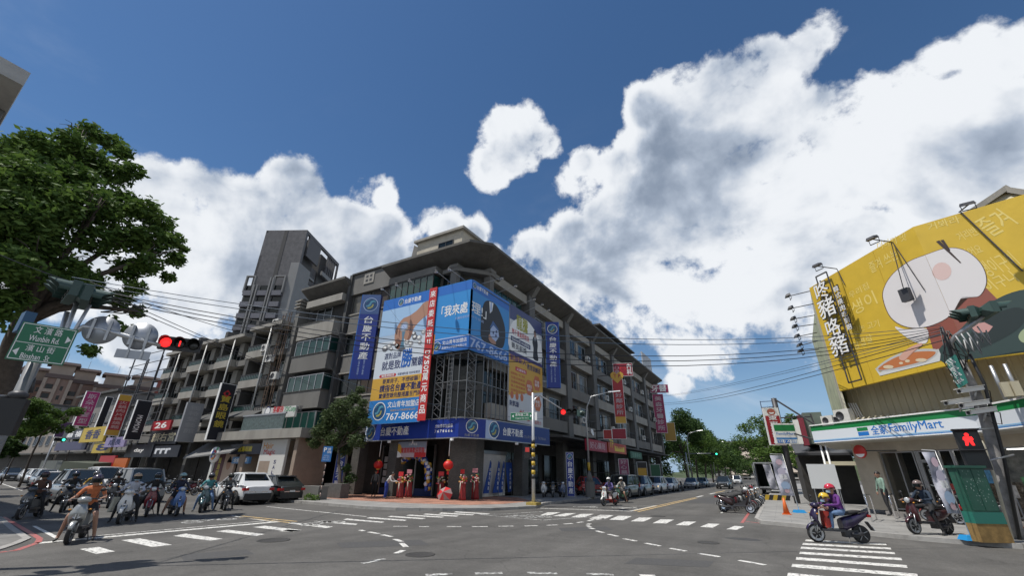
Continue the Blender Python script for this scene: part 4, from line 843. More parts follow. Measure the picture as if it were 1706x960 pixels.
plate([px3(*p) for p in sm([(860,770),(960,660),(1100,600),(1160,630),(1120,700),(1000,770),(880,810)])], PGD, 'dark_pan', .010)
plate([px3(*p) for p in [(900,680),(960,670),(1000,690),(980,715),(930,720),(905,705)]], mat('print_meat', (.55,.30,.27), .5), 'meat_slice', .013)
plate([px3(*p) for p in sm([(1120,735),(1150,700),(1200,715),(1190,765),(1140,765)])], mat('print_leaf', (.35,.42,.25), .5), 'leaf', .013)
# plain rounded pale shape standing in for the printed figure
outl = sm([(482,560),(490,500),(530,440),(600,385),(680,352),(790,318),(880,335),(950,400),(972,480),(940,545),(885,550),(850,560),(800,640),(700,690),(600,695),(520,650)], 5)
plate([px3(*p) for p in outl], OUT_, 'rounded_shape_outline', .009)
c_ = np.mean(np.array(outl), 0); plate([px3(*(c_+(np.array(p)-c_)*.985)) for p in outl], PW, 'rounded_shape', .012)
plate([px3(*p) for p in ell(760,430,45,42,16)], PPK, 'blush', .015)
plate([px3(*p) for p in sm([(540,690),(600,705),(690,700),(690,765),(640,765),(580,730)])], PW, 'rounded_shape', .012)
# bowl of stew with a slice over it, chopsticks
plate([px3(*p) for p in [(445,885),(470,905),(745,795),(755,820),(752,852),(470,922)]], mat('print_bowl', (.62,.63,.62), .5), 'bowl', .012)
plate([px3(*p) for p in sm([(450,890),(520,835),(620,800),(720,795),(745,808),(700,850),(600,880),(500,898)])], mat('print_bowl_rim', (.50,.50,.48), .5), 'bowl_rim', .015)
plate([px3(*p) for p in sm([(462,888),(530,842),(620,812),(710,806),(732,815),(690,846),(600,872),(500,892)])], mat('print_soup', (.50,.17,.06), .5), 'soup', .018)
for q in (((510,880),25,9),((665,848),28,9),((600,852),12,7),((570,862),10,6)): plate([px3(*p) for p in ell(*q[0], q[1], q[2], 10)], mat('print_dumpling', (.66,.55,.38), .5), 'dumpling', .021)
plate([px3(*p) for p in sm([(560,835),(600,795),(660,768),(668,778),(625,810),(585,850)])], mat('print_bacon', (.62,.36,.28), .5), 'meat_slice', .021)
for q in ([(732,290),(748,284),(852,390),(846,392)],[(752,284),(768,281),(800,330),(794,334)]): plate([px3(*p) for p in q], mat('print_brown', (.05,.03,.025), .5), 'chopstick', .018)
for s in (2.2, 4.5): MB().slab(B1+D1*s+Z_*(BZ0+.01)+N1*(.006 if N1.dot(Vector(CAM)-B1) > 0 else -.01), D1*.012, Z_*(BZ1-BZ0-.02), N1*.004).build('seam', mat('seam', (.50,.33,.03), .6), YB)
# pale brush writing over the yellow
YL2 = mat('print_pale_yellow', (.76, .60, .17), .55)
def wr(s, x0, y0, x1, y1, h):
    k, s0, z0 = to_board(*px3(x0, y0)); k2, s1, z1 = to_board(*px3(x1, y1))
    if k != k2: return
    Bp, D, N = (B1, D1, N1) if k == 1 else (B2, D2, N2); n_out = 1 if N.dot(Vector(CAM)-Bp) > 0 else -1
    sg = 1 if s1 > s0 else -1; v_ = Vector((0,0,1)); a = math.atan2(z1-z0, s1-s0); u = D*math.cos(a)+Z_*math.sin(a); v_ = -D*math.sin(a)+Z_*math.cos(a)
    hh = h; text(s, YB, Bp+D*s0+Z_*z0+N*.0, u, v_, abs(s1-s0), hh, YL2, .01, lift=.004*(1 if u.cross(v_).dot(N)*n_out > 0 else -1))
for a in [('즐겨 쓰는',430,440,560,370,.55),('생이',350,640,460,580,.7),('삼겹살',350,800,440,760,.4),('거리반',850,290,940,255,.4),('즐겨',1000,270,1130,200,.9),('생이구이',980,460,1140,400,.7),('이구나',990,530,1140,470,.5),('더하기 맛',460,330,600,280,.35),('맛있는 고기',320,730,470,690,.35),('먹어요',870,370,960,340,.4),('우리집',330,560,420,510,.35),('거봐라',700,240,850,200,.35)]: wr(*a)
# upright name sign on its ladder frame: two columns of cut-out characters
ns = thing('name_sign', 'upright white cut-out restaurant name on a black ladder frame across the yellow billboard', 'sign', (4.5, 27, 6), world=True)
def bp(x, y, off=.2): k, s, z = to_board(x, y); return B1+D1*s+Z_*z+N1*off*(1 if N1.dot(Vector(CAM)-B1) > 0 else -1)
O4 = lambda x, y: (1330+x/3.427, 440+y/3.427)
TOPL, TOPR, BOTL, BOTR = bp(*O4(120,75)), bp(*O4(180,45)), bp(*O4(310,680)), bp(*O4(385,660))
MB().bar(TOPL, BOTL, .06).bar(TOPR, BOTR, .06).bar(TOPL, TOPR, .06).bar(BOTL, BOTR, .06).build('ladder_frame', STEELD, ns)
sgn = 1 if D1.cross(Z_).dot(Vector(CAM)-B1) > 0 else -1
U1 = D1
for ch, (x, y), hh, ww in [('咚',(140,215),.95,.95),('豬',(163,322),1.05,1.15),('咯',(205,425),.92,.95),('豬',(232,535),1.05,1.15)]:
    p = bp(*O4(x, y), .30); text(ch, ns, p-U1*.05-Z_*.05, U1, Z_, ww+.08, hh+.08, INK, .035, name='character_backing', lift=-.03); text(ch, ns, p, U1, Z_, ww, hh, WHITEP, .014, name='character', lift=.0)
for i, ch in enumerate('韓式燒肉吃到飽'):
    p = bp(*O4(238+i*12.6, 165+i*36), .30); text(ch, ns, p-U1*.02, U1, Z_, .36, .36, INK, .05, name='character_backing', lift=-.03); text(ch, ns, p, U1, Z_, .32, .30, WHITEP, .015, name='character', lift=.0)
# spot lamps on arms: over the top edge and off the left side
def spot(p, q, lab, grp='spotlights on arms round the yellow billboard'):
    p, q = Vector(p), Vector(q); t = thing('spotlight', lab, 'spotlight', tuple(p), 0, grp); d = q-p
    MB().tube([(0,0,0), tuple(d)], .025, 6).build('arm', STEELD, t); h = d.normalized(); r = h.cross(Z_).normalized()
    MB().hexa([d+r*.24-h*.12+Z_*.0, d-r*.24-h*.12, d-r*.18+h*.14-Z_*.03, d+r*.18+h*.14-Z_*.03, d+r*.2-h*.10+Z_*.13, d-r*.2-h*.10+Z_*.13, d-r*.15+h*.1+Z_*.10, d+r*.15+h*.1+Z_*.10]).build('lamp_head', STEELD, t)
    MB().bar(d+r*.2-h*.12, d+r*.2-h*.12-Z_*.2, .02).bar(d-r*.2-h*.12, d-r*.2-h*.12-Z_*.2, .02).bar(d+r*.2-h*.12-Z_*.2, d-r*.2-h*.12-Z_*.2, .03).build('bracket', STEELD, t); return t
for (ax, ay), (bx, by), lab in [((270,418),(172,405),'spotlight on the top edge above the name sign'),((533,293),(430,278),'spotlight over the middle of the yellow billboard'),((855,180),(885,115),'spotlight at the fold by the corrugated gable')]:
    a = bp(*px3(ax, ay), .05) if ax < 700 else B2+D2*to_board(*px3(ax, ay))[1]+Z_*11.9
    r = ray(*px3(bx, by)); rng_ = math.hypot(a.x, a.y)-1.2; b = AT(*px3(bx, by), rng_); spot(a, b, lab)
    if ax < 700: MB().bar(a, a+Vector((b.x-a.x, b.y-a.y, 0))*-.0-Z_*(2.6 if ax > 400 else 1.0)+D1*(.5 if ax > 400 else .15), .03).build('stay', STEELD, ns)
names = ['topmost', 'second', 'third', 'fourth', 'fifth', 'sixth', 'lowest']
for i, ((ax, ay), (bx, by)) in enumerate([((145,520),(35,548)),((153,582),(48,605)),((157,636),(60,655)),((162,678),(68,692)),((167,718),(78,738)),((172,757),(90,780)),((175,797),(95,808))]):
    a = AT(*px3(ax+6, ay), 28.6+.3*i); b = AT(*px3(bx, by), 28.3+.3*i); spot(a, b, '%s lamp arm down the left side of the yellow billboard' % names[i])
MB().bar(bp(*px3(862,178), .1)*0+B2+D2*to_board(*px3(862,178))[1]+Z_*11.9, B2+D2*(to_board(*px3(1140,430))[1])+Z_*to_board(*px3(1140,430))[2]+N2*.05*sgn, .04).build('stay_cable', STEELD, YB)
p = bp(*px3(628,542), .35); MB().box((-.19,-.1,-.28),(.19,.1,.28)).build('lamp_box', STEELD, None)
o_ = bpy.data.objects['lamp_box']; o_.location = p; o_.rotation_euler = (0, 0, angF); tag(o_, 'dark floodlight box hanging before the middle of the yellow billboard', 'lamp')
MB().bar(bp(*px3(533,293), .12), p+Z_*.28, .03).build('stay', STEELD, ns)
# AC units, pipes and lean-to clutter at the left end above the fascia
for i, (x, y, s, lab) in enumerate([(1411,697,1.0,'white air conditioner highest under the billboard left corner'),(1404,706,1.0,'white air conditioner just above the left fascia end'),(1384,703,.8,'small air conditioner left of the fascia top')]):
    p = AT(x, y, 28.6+i*.2); acunit(lab, (p.x, p.y, p.z-.2), angF, s)
f = MB()
for k in range(4):
    a = AT(1413+k*4, 672, 28.9); b = AT(1420+k*6, 712, 28.9); f.tube([a, a+Vector((.1,0,-.6)), b+Vector((.2,-.1,.3)), b], .035, 6)
tag(f.build('refrigerant_pipes', WHITE), 'white wrapped pipes looping above the left fascia end', 'pipes')
for x, y in ((1687,672),(1703,668)): 
    p = AT(x, y, 22.9); MB().box((p.x-.1,p.y-.08,4.45),(p.x+.1,p.y+.08,4.95)).build('exhaust_box', CREAM, ST)
for x in (1673, 1698): p = AT(x, 660, 23.1); MB().tube([(p.x,p.y,4.4),(p.x,p.y,5.6)], .06, 8).build('vent_pipe', STEEL, ST)
# ------------------------------------------------------------ signs and billboards of the corner block
BL = mat('sign_blue', (.022, .15, .52), .42); NAVY = mat('sign_navy', (.010, .035, .26), .42); PALE = mat('print_pale_blue', (.40, .50, .72), .5); GOLD = mat('print_gold', (.62, .36, .05), .5); RED = mat('print_crimson', (.52, .03, .035), .45); ORG = mat('print_orange', (.62, .26, .04), .5)
NAVYP = mat('print_navy', (.012, .02, .11), .5); GOLDY = mat('print_yellow', (.75, .55, .06), .5); GREENP = mat('print_green', (.05, .30, .12), .5); SKIN_P = mat('print_skin', (.42, .23, .155), .5); SKIN_D = mat('print_skin_deep', (.22, .10, .065), .5); GREYP = mat('print_grey', (.30, .31, .33), .5); GREYD = mat('print_dark_grey', (.10, .105, .12), .5); PURP = mat('print_purple', (.05, .04, .16), .5); CYANP = mat('print_cyan', (.06, .30, .50), .45)
LOGOB = mat('logo_blue', (.02, .08, .20), .4); LOGOG = mat('logo_gold', (.40, .38, .10), .4); LOGOC = mat('logo_cyan', (.10, .33, .45), .4)
def logo(par, o, u, v, r, ring=WHITEP):
    """round house-agency emblem: pale ring, blue disc, two sweeping strokes"""
    patch(par, ell(0, 0, r, r, 28), o, u, v, ring, .006, 'emblem_ring'); patch(par, ell(0, 0, r*.90, r*.90, 28), o, u, v, LOGOB, .009, 'emblem_disc')
    s1 = [(-.55,-.35),(-.2,-.30),(.05,-.05),(.10,.25),(.45,.42),(.62,.25),(.60,.50),(.30,.62),(-.05,.50),(-.18,.15),(-.35,-.10),(-.62,-.15)]
    s2 = [(-.30,-.62),(.05,-.58),(.35,-.35),(.42,.0),(.28,.10),(.18,-.18),(-.02,-.36),(-.42,-.42)]
    s3 = [(-.70,.30),(-.35,.62),(.0,.75),(-.40,.72),(-.68,.45)]
    patch(par, [(a*r, b*r) for a, b in s1], o, u, v, LOGOC, .012, 'emblem_stroke'); patch(par, [(a*r, b*r) for a, b in s2], o, u, v, LOGOG, .012, 'emblem_stroke'); patch(par, [(a*r, b*r) for a, b in s3], o, u, v, LOGOC, .012, 'emblem_stroke')
def rect(par, o, u, v, a0, b0, a1, b1, m, lift=.004, name='print'): return patch(par, [(a0,b0),(a1,b0),(a1,b1),(a0,b1)], o, u, v, m, lift, name)

# shop sign along the arcade (left front, chamfer, right front)
ss = thing('shop_sign', 'long navy shop sign wrapping the corner above the arcade', 'shop sign', (-20, 23, 3.9), world=True)
P_ = [Vector((-27.14, 23.94)), Vector((-17.74, 23.34)), Vector((-16.75, 25.0)), Vector((-15.75, 33.0))]; SZ0, SZ1 = 3.9, 5.12
for i, (a, b) in enumerate(zip(P_, P_[1:])):
    u = Vector((b.x-a.x, b.y-a.y, 0)); n = u.normalized().cross(Z_); MB().slab((a.x, a.y, SZ0), u, (0,0,SZ1-SZ0), tuple(-n*.25)).build('panel', NAVY, ss)
    MB().slab((a.x+n.x*.02, a.y+n.y*.02, SZ0-.07), u, (0,0,.065), tuple(-n*.24)).slab((a.x+n.x*.02, a.y+n.y*.02, SZ1+.003), u, (0,0,.05), tuple(-n*.24)).build('trim', FRAMEL, ss)
ua = (P_[1]-P_[0]).normalized(); UA = Vector((ua.x, ua.y, 0)); oa = Vector((P_[0].x, P_[0].y, SZ0))
rect(ss, oa, UA, Z_, 0, .0, .95, 1.22, PALE); logo(ss, oa+UA*.58+Z_*.60, UA, Z_, .55)
text('台慶不動產', ss, oa+UA*1.75+Z_*.28, UA, Z_, 3.0, .62, WHITEP, .02); text('TAIWAN REALTY', ss, oa+UA*1.85+Z_*.98, UA, Z_, 1.4, .07, GREYP)
text('文山青年加盟店', ss, oa+UA*7.3+Z_*.62, UA, Z_, 1.6, .24, WHITEP, .01); text('7 6 7 8 6 6 6', ss, oa+UA*7.3+Z_*.32, UA, Z_, 1.6, .18, WHITEP, .02)
uc = (P_[2]-P_[1]).normalized(); UC = Vector((uc.x, uc.y, 0)); oc = Vector((P_[1].x, P_[1].y, SZ0)); logo(ss, oc+UC*.95+Z_*.72, UC, Z_, .44); text('台慶不動產', ss, oc+UC*.45+Z_*.06, UC, Z_, 1.05, .18, GREYP, .01)
ud = (P_[3]-P_[2]).normalized(); UD = Vector((ud.x, ud.y, 0)); od = Vector((P_[2].x, P_[2].y, SZ0)); rect(ss, od, UD, Z_, .05, 0, 1.2, 1.2, PALE); rect(ss, od, UD, Z_, 1.2, 0, 8.05, 1.2, mat('sign_midblue', (.018,.05,.22), .42)); logo(ss, od+UD*.95+Z_*.62, UD, Z_, .58)
text('台慶不動產', ss, od+UD*1.95+Z_*.32, UD, Z_, 2.4, .55, WHITEP, .02, lift=.008); text('文山青年加盟店', ss, od+UD*4.5+Z_*.30, UD, Z_, 1.7, .22, GREYP, .0, lift=.008); text('7678666', ss, od+UD*6.4+Z_*.30, UD, Z_, 1.1, .2, GREYP, .0, lift=.008)
for x in (-25.1, -18.7, -22): MB().tube([(x, 23.75, 3.85), (x, 23.75, 2.75 if x != -22 else 3.6)], .025, 6).build('hanger_rod', WHITE, ss)
for p in ((-24.2,23.6),(-18.2,23.25),(-16.3,28.5),(-16.0,30.8)): MB().box((p[0]-.1, p[1]-.02, 3.68), (p[0]+.1, p[1]+.12, 3.82)).build('sensor_lamp', WHITEP, ss)

# large billboard on the left front
bb = thing('left_billboard', 'tall recruiting billboard with a hand moving a chess piece, on the left front', 'billboard', (-23.5, 23, 5), world=True)
o = Vector((-26.1, 23.0, 4.95)); Wd, Hd = 5.1, 10.0; panel(bb, o, X_, Z_, Wd, Hd, mat('print_ice', (.42, .53, .66), .45), .12)
rect(bb, o, X_, Z_, 0, Hd-.95, Wd, Hd, BL); rect(bb, o, X_, Z_, 0, 0, Wd, 1.72, mat('print_azure', (.025, .20, .55), .45)); rect(bb, o, X_, Z_, 0, 1.72, Wd, 3.38, GOLD)
rect(bb, o, X_, Z_, 0, Hd-3.2, Wd, Hd-.95, mat('print_sky', (.36, .55, .78), .45)); rect(bb, o, X_, Z_, 0, 3.38, Wd, 6.3, mat('print_snow', (.62, .68, .74), .5))
logo(bb, o+X_*2.0+Z_*(Hd-.5), X_, Z_, .30); text('台慶不動產', bb, o+X_*2.4+Z_*(Hd-.72), X_, Z_, 1.75, .42, WHITEP, .02)
arm = sm([(Wd,Hd-1.0),(Wd,Hd-1.95),(4.4,7.6),(3.75,7.05),(3.5,6.3),(3.1,5.95),(2.85,6.3),(2.55,6.0),(2.2,5.85),(1.9,6.1),(1.75,6.7),(1.9,7.4),(2.4,8.0),(3.1,8.15),(3.9,8.5),(4.5,9.0)])
patch(bb, [(min(Wd-.01,a),b) for a, b in arm], o, X_, Z_, SKIN_P, .008, 'hand_print'); patch(bb, sm([(1.85,6.2),(2.0,5.7),(2.4,5.5),(2.55,6.0),(2.2,6.4)]), o, X_, Z_, SKIN_D, .011, 'finger_print'); patch(bb, sm([(3.15,6.1),(3.3,6.7),(3.1,7.2),(3.45,7.0),(3.55,6.4)]), o, X_, Z_, SKIN_D, .011, 'finger_print'); patch(bb, sm([(2.3,6.4),(2.15,7.0),(2.45,7.4),(2.3,6.9)]), o, X_, Z_, SKIN_D, .011, 'finger_print')
patch(bb, ell(2.68, 7.3, .45, .42), o, X_, Z_, GREYP, .014, 'chess_piece_print'); patch(bb, ell(2.68, 7.3, .30, .28), o, X_, Z_, PALE, .017, 'chess_piece_print')
patch(bb, [(2.5,6.9),(2.86,6.9),(2.78,6.4),(2.9,5.7),(2.95,5.45),(2.45,5.45),(2.5,5.7),(2.6,6.4)], o, X_, Z_, mat('print_steel', (.10,.22,.32), .4), .014, 'chess_piece_print'); patch(bb, ell(2.7, 5.5, .38, .13), o, X_, Z_, GREYD, .016, 'chess_piece_print')
for i, (a, b, r) in enumerate([(.9,5.75,.34),(1.35,5.9,.3),(1.85,6.05,.26),(2.15,5.8,.24),(3.2,5.95,.28),(3.6,5.8,.26),(3.95,6.25,.28),(4.4,6.15,.28),(4.8,6.55,.27),(3.8,6.55,.22),(1.6,5.6,.18),(4.5,5.75,.2)]):
    patch(bb, ell(a, b, r, r*.8, 14), o, X_, Z_, GREYD if i % 3 == 0 else GREYP, .010+.001*(i % 2), 'fallen_piece_print'); patch(bb, ell(a-.06, b+.07, r*.55, r*.4, 12), o, X_, Z_, WHITEP, .012+.001*(i % 2), 'fallen_piece_highlight')
text('選對品牌', bb, o+X_*.95+Z_*4.82, X_, Z_, 1.75, .5, NAVYP, .01, lift=.01); text('就是致', bb, o+X_*.8+Z_*3.98, X_, Z_, 1.95, .70, NAVYP, .02, lift=.01); text('勝', bb, o+X_*2.8+Z_*4.0, X_, Z_, 1.05, 1.4, mat('print_cobalt', (.02,.13,.48), .4), .03, lift=.018); text('關鍵', bb, o+X_*3.9+Z_*4.0, X_, Z_, 1.15, .68, NAVYP, .02, lift=.01)
rr = ell(.9,3.56+.0,.0,.0,1); patch(bb, [(.75,3.42),(2.35,3.42),(2.45,3.52),(2.35,3.66),(.75,3.66),(.65,3.52)], o, X_, Z_, RED, .008, 'badge'); text('徵業務精英', bb, o+X_*.9+Z_*3.45, X_, Z_, 1.35, .19, WHITEP, .02, lift=.012); text('高薪福利優 培訓發展佳', bb, o+X_*2.6+Z_*3.45, X_, Z_, 2.2, .2, NAVYP, .0, lift=.01)
text('要買房子、不想被騙！', bb, o+X_*1.1+Z_*2.92, X_, Z_, 3.7, .36, NAVYP, .01, lift=.01); text('請指名台慶不動產', bb, o+X_*.9+Z_*2.28, X_, Z_, 4.2, .56, NAVYP, .035, lift=.01); text('實價登錄完整揭露至門牌', bb, o+X_*.9+Z_*1.83, X_, Z_, 4.2, .38, NAVYP, .015, lift=.01)
logo(bb, o+X_*1.15+Z_*.92, X_, Z_, .66); text('文山青年加盟店', bb, o+X_*1.95+Z_*1.1, X_, Z_, 3.1, .45, WHITEP, .02, lift=.01); text('高雄文山不動產有限公司', bb, o+X_*2.3+Z_*.82, X_, Z_, 2.4, .16, GOLD, .0, lift=.01); text('767-8666', bb, o+X_*1.95+Z_*.22, X_, Z_, 3.1, .48, WHITEP, .02, lift=.01)
# red upright banner between the two
rb = thing('red_banner', 'tall red upright banner with white characters between the blue billboards', 'banner', (-20.6, 22.9, 5), world=True)
o = Vector((-21.0, 22.86, 5.0)); panel(rb, o, X_, Z_, .74, 9.98, mat('banner_red', (.50, .03, .03), .5), .05)
cs = list('來店委託送'); z = 9.75
for c in cs: text(c, rb, o+X_*.12+Z_*(z-.58), X_, Z_, .5, .55, WHITEP, .03); z -= .80
text('!!', rb, o+X_*.22+Z_*(z-.30), X_, Z_, .3, .34, WHITEP, .03); z -= .48
for c, hh in zip('Dyson', (.34,.34,.34,.34,.34)): text(c, rb, o+X_*.14+Z_*(z-hh), Vector((0,0,-1)), X_, hh-.04, .46, WHITEP, .02); z -= hh+.02
z -= .15
for c in '萬元商品': text(c, rb, o+X_*.12+Z_*(z-.58), X_, Z_, .5, .56, WHITEP, .03); z -= .76

# upper corner billboard, folded round the corner
cb = thing('corner_billboard', 'bright blue billboard folded over the building corner, suited figure holding a house', 'billboard', (-18, 23, 9.6), world=True)
o = Vector((-20.25, 22.96, 9.62)); CYB = mat('print_bright_blue', (.035, .26, .62), .42)
MB().slab((-20.25, 22.96, 9.62), (3.27, 0, 0), (0,0,5.33), (0,.12,0)).build('panel', CYB, cb); MB().slab((-16.98, 22.96, 9.62), (0, 5.35, 0), (0,0,5.33), (-.12,0,0)).build('panel', CYB, cb)
rect(cb, o, X_, Z_, 0, 4.55, 3.25, 5.3, BL); rect(cb, o, X_, Z_, 0, 0, 3.25, 1.05, mat('print_deep_blue', (.02,.13,.45), .42)); rect(cb, o, X_, Z_, 0, 1.0, 3.25, 1.08, PALE, .006)
text('「我來處', cb, o+X_*.55+Z_*2.75, X_, Z_, 2.4, .85, WHITEP, .02, lift=.008); text('您最信任的房', cb, o+X_*1.9+Z_*2.35, X_, Z_, 1.25, .2, PALE, .0, lift=.008)
logo(cb, o+X_*.38+Z_*.55, X_, Z_, .34); text('文山青年加盟店', cb, o+X_*.85+Z_*.58, X_, Z_, 2.2, .30, WHITEP, .01, lift=.008); text('高雄文山不動產有限公司', cb, o+X_*.85+Z_*.25, X_, Z_, 2.2, .2, WHITEP, .0, lift=.008)
rect(cb, o, X_, Z_, -.0, 0, .12, 1.5, ORG, .01)
o = Vector((-16.98, 22.96, 9.62)); rect(cb, o, Y_, Z_, 0, 4.5, 5.33, 5.3, BL); rect(cb, o, Y_, Z_, 0, 0, 5.33, 1.0, mat('print_deep_blue', (.02,.13,.45), .42)); rect(cb, o, Y_, Z_, 0, .98, 5.33, 1.05, PALE, .006)
logo(cb, o+Y_*.30+Z_*4.92, Y_, Z_, .22); text('台慶不動產', cb, o+Y_*.6+Z_*4.75, Y_, Z_, 1.5, .33, WHITEP, .01, lift=.008); text('理!」', cb, o+Y_*.05+Z_*2.75, Y_, Z_, 1.9, .85, WHITEP, .02, lift=.016); text('仲介首選', cb, o+Y_*.05+Z_*2.35, Y_, Z_, 1.6, .2, PALE, .0, lift=.016)
text('767-8666', cb, o+Y_*.1+Z_*.18, Y_, Z_, 5.0, .66, PALE, .03, lift=.01)
patch(cb, sm([(1.5,1.1),(1.3,2.2),(1.35,3.2),(1.7,4.1),(2.5,4.45),(3.4,4.35),(4.2,3.7),(4.7,2.9),(4.75,1.9),(4.3,1.1),(3.0,1.05)]), o, Y_, Z_, INK, .009, 'suit_print'); patch(cb, [(2.3,4.35),(2.9,4.42),(2.75,3.7),(2.45,3.4)], o, Y_, Z_, WHITEP, .012, 'shirt_print'); patch(cb, [(2.5,4.4),(2.68,4.4),(2.72,3.8),(2.56,3.5),(2.45,3.8)], o, Y_, Z_, PALE, .014, 'tie_print')
patch(cb, [(2.55,1.6),(2.6,2.2),(3.1,2.75),(3.7,2.45),(3.85,1.9),(3.3,1.3)], o, Y_, Z_, PALE, .014, 'house_print'); patch(cb, [(2.45,2.2),(2.9,2.95),(3.75,2.5),(3.65,2.35),(3.0,2.6)], o, Y_, Z_, mat('print_roof_blue', (.05,.12,.30), .5), .017, 'roof_print')
for a, b in ((2.9,1.9),(3.3,1.75),(3.35,2.1)): rect(cb, o, Y_, Z_, a, b, a+.18, b+.22, NAVYP, .019, 'window_print')
patch(cb, sm([(2.45,1.75),(2.4,1.35),(2.8,1.12),(3.4,1.2),(3.3,1.42),(2.9,1.5)]), o, Y_, Z_, SKIN_P, .021, 'hands_print')
# right-hand recruiting board
rbb = thing('right_billboard', 'white and orange recruiting billboard with a standing woman, on the right front', 'billboard', (-17, 31, 5.5), world=True)
o = Vector((-16.98, 28.42, 5.4)); Wr, Hr = 5.9, 9.5; panel(rbb, o, Y_, Z_, Wr, Hr, mat('print_cool_white', (.58,.60,.62), .5), .12)
rect(rbb, o, Y_, Z_, 0, 8.2, Wr, Hr, mat('print_indigo', (.05,.06,.17), .45)); patch(rbb, sm([(.05,5.6),(.05,7.4),(1.2,8.5),(3.0,8.9),(4.8,8.2),(5.8,7.2),(5.85,5.9),(5.0,5.5),(3,5.4)]), o, Y_, Z_, WHITEP, .008, 'cloud_print')
rect(rbb, o, Y_, Z_, 0, 3.0, Wr, 5.2, ORG if 0 else mat('print_amber', (.62,.36,.05), .5), .006); patch(rbb, [(0,1.9),(Wr,3.0),(Wr,3.01),(0,3.02)], o, Y_, Z_, mat('print_amber', (.62,.36,.05), .5), .006)
rect(rbb, o, Y_, Z_, 0, 5.2, Wr, 5.5, PURP, .009)
text('龍騰', rbb, o+Y_*1.1+Z_*7.6, Y_, Z_, 2.0, 1.3, mat('print_olive', (.34,.33,.03), .5), .04, lift=.012); text('徵千萬業務精英', rbb, o+Y_*.35+Z_*6.95, Y_, Z_, 3.0, .5, RED, .02, lift=.012)
patch(rbb, [(.2,6.35),(3.6,6.35),(3.6,6.75),(.2,6.75)], o, Y_, Z_, NAVYP, .010, 'badge'); text('保障30K起 90%高獎金', rbb, o+Y_*.35+Z_*6.42, Y_, Z_, 3.1, .26, WHITEP, .01, lift=.014); text('菁英薪獎', rbb, o+Y_*.3+Z_*5.75, Y_, Z_, 2.6, .5, GREYD, .03, lift=.012)
patch(rbb, sm([(4.15,5.7),(4.2,6.6),(4.0,7.2),(4.25,7.75),(4.75,7.8),(5.05,7.2),(4.95,6.5),(5.1,5.7)]), o, Y_, Z_, INK, .013, 'woman_suit_print'); patch(rbb, ell(4.5, 8.0, .2, .27, 14), o, Y_, Z_, SKIN_P, .016, 'face_print'); patch(rbb, sm([(4.28,7.9),(4.3,8.3),(4.6,8.4),(4.78,8.1),(4.72,7.8),(4.66,8.1),(4.45,8.22)]), o, Y_, Z_, INK, .018, 'hair_print'); patch(rbb, [(4.42,7.75),(4.6,7.75),(4.52,7.3)], o, Y_, Z_, WHITEP, .018, 'shirt_print')
text('凱璇新人', rbb, o+Y_*.15+Z_*4.72, Y_, Z_, 2.7, .5, mat('print_violet', (.12,.03,.16), .5), .03, lift=.012); text('教育訓練班', rbb, o+Y_*3.0+Z_*4.5, Y_, Z_, 2.5, .5, NAVYP, .03, lift=.012)
patch(rbb, [(1.0,4.0),(2.9,4.0),(2.9,4.35),(1.0,4.35)], o, Y_, Z_, RED, .010, 'badge'); text('火速報名', rbb, o+Y_*1.2+Z_*4.06, Y_, Z_, 1.5, .22, WHITEP, .01, lift=.014)
for k in range(5): text(['專業課程一對一教學','完整店頭資源','免費教育訓練','專人帶領實習','高額獎金制度'][k], rbb, o+Y_*.3+Z_*(3.62-k*.33), Y_, Z_, 2.3, .2, RED, .0, lift=.012)
for a, b, s in ((3.4,3.0,'高額獎金\n高抽成'),(4.8,3.6,'完善\n教學'),(4.9,1.9,'輕鬆\n上手')):
    patch(rbb, ell(a, b, .72, .72, 6), o, Y_, Z_, mat('print_brick', (.55,.16,.06), .5), .012, 'hexagon'); text(s, rbb, o+Y_*(a-.42)+Z_*(b-.3), Y_, Z_, .84, .55, WHITEP, .01, lift=.016)
for a in (.5, 1.3, 2.1): patch(rbb, ell(a, 2.0, .26, .3, 16), o, Y_, Z_, mat('print_brick', (.55,.16,.06), .5), .012, 'disc')
text('來凱璇', rbb, o+Y_*.1+Z_*1.15, Y_, Z_, 1.5, .42, NAVYP, .02, lift=.012); text('放心', rbb, o+Y_*1.7+Z_*.25, Y_, Z_, 1.9, .75, RED, .03, lift=.012); text('一起努力', rbb, o+Y_*3.9+Z_*.15, Y_, Z_, 1.6, .3, RED, .01, lift=.012)

# blue blade signs at the ends of the billboards
def blade(x, y, z0, z1, along, w, lab, name='blade_sign'):
    t = thing(name, lab, 'blade sign', (x, y, z0), world=True, group='blue upright agency signs on the corner block'); H = z1-z0
    u = along; o = Vector((x, y, z0)); n = u.cross(Z_)
    MB().slab(o, u*w, Z_*H, tuple(-n*.32)).build('panel', NAVY, t); MB().slab(o-n*.0+u*w, u*.06, Z_*H, tuple(-n*.32)).slab(o-u*.06, u*.057, Z_*H, tuple(-n*.32)).build('edge_trim', BL, t)
    logo(t, o+u*(w/2)+Z_*(H-w*.62), u, Z_, w*.42); zz = H-w*1.25; ch = (zz-H*.30)/5
    for c in '台慶不動產': text(c, t, o+u*(w*.22)+Z_*(zz-ch*.9), u, Z_, w*.56, ch*.78, WHITEP, .025); zz -= ch
    for q, s in ((.28,'文山青年加盟店'),(.56,'高雄文山不動產')):
        text('\n'.join(s), t, o+u*(w*q)+Z_*.5, u, Z_, w*.12, H*.24, PALE, .0)
    for z in (z0+.6, z1-.6): MB().bar(o+Z_*(z-z0)+u*(0 if u.y else 0)-n*.16, o+Z_*(z-z0)-n*.16+Vector((0, 1.2, 0)) if abs(u.x) < .5 else o+Z_*(z-z0)-n*.16-u*.8, .06).build('bracket', STEEL, t)
    return t
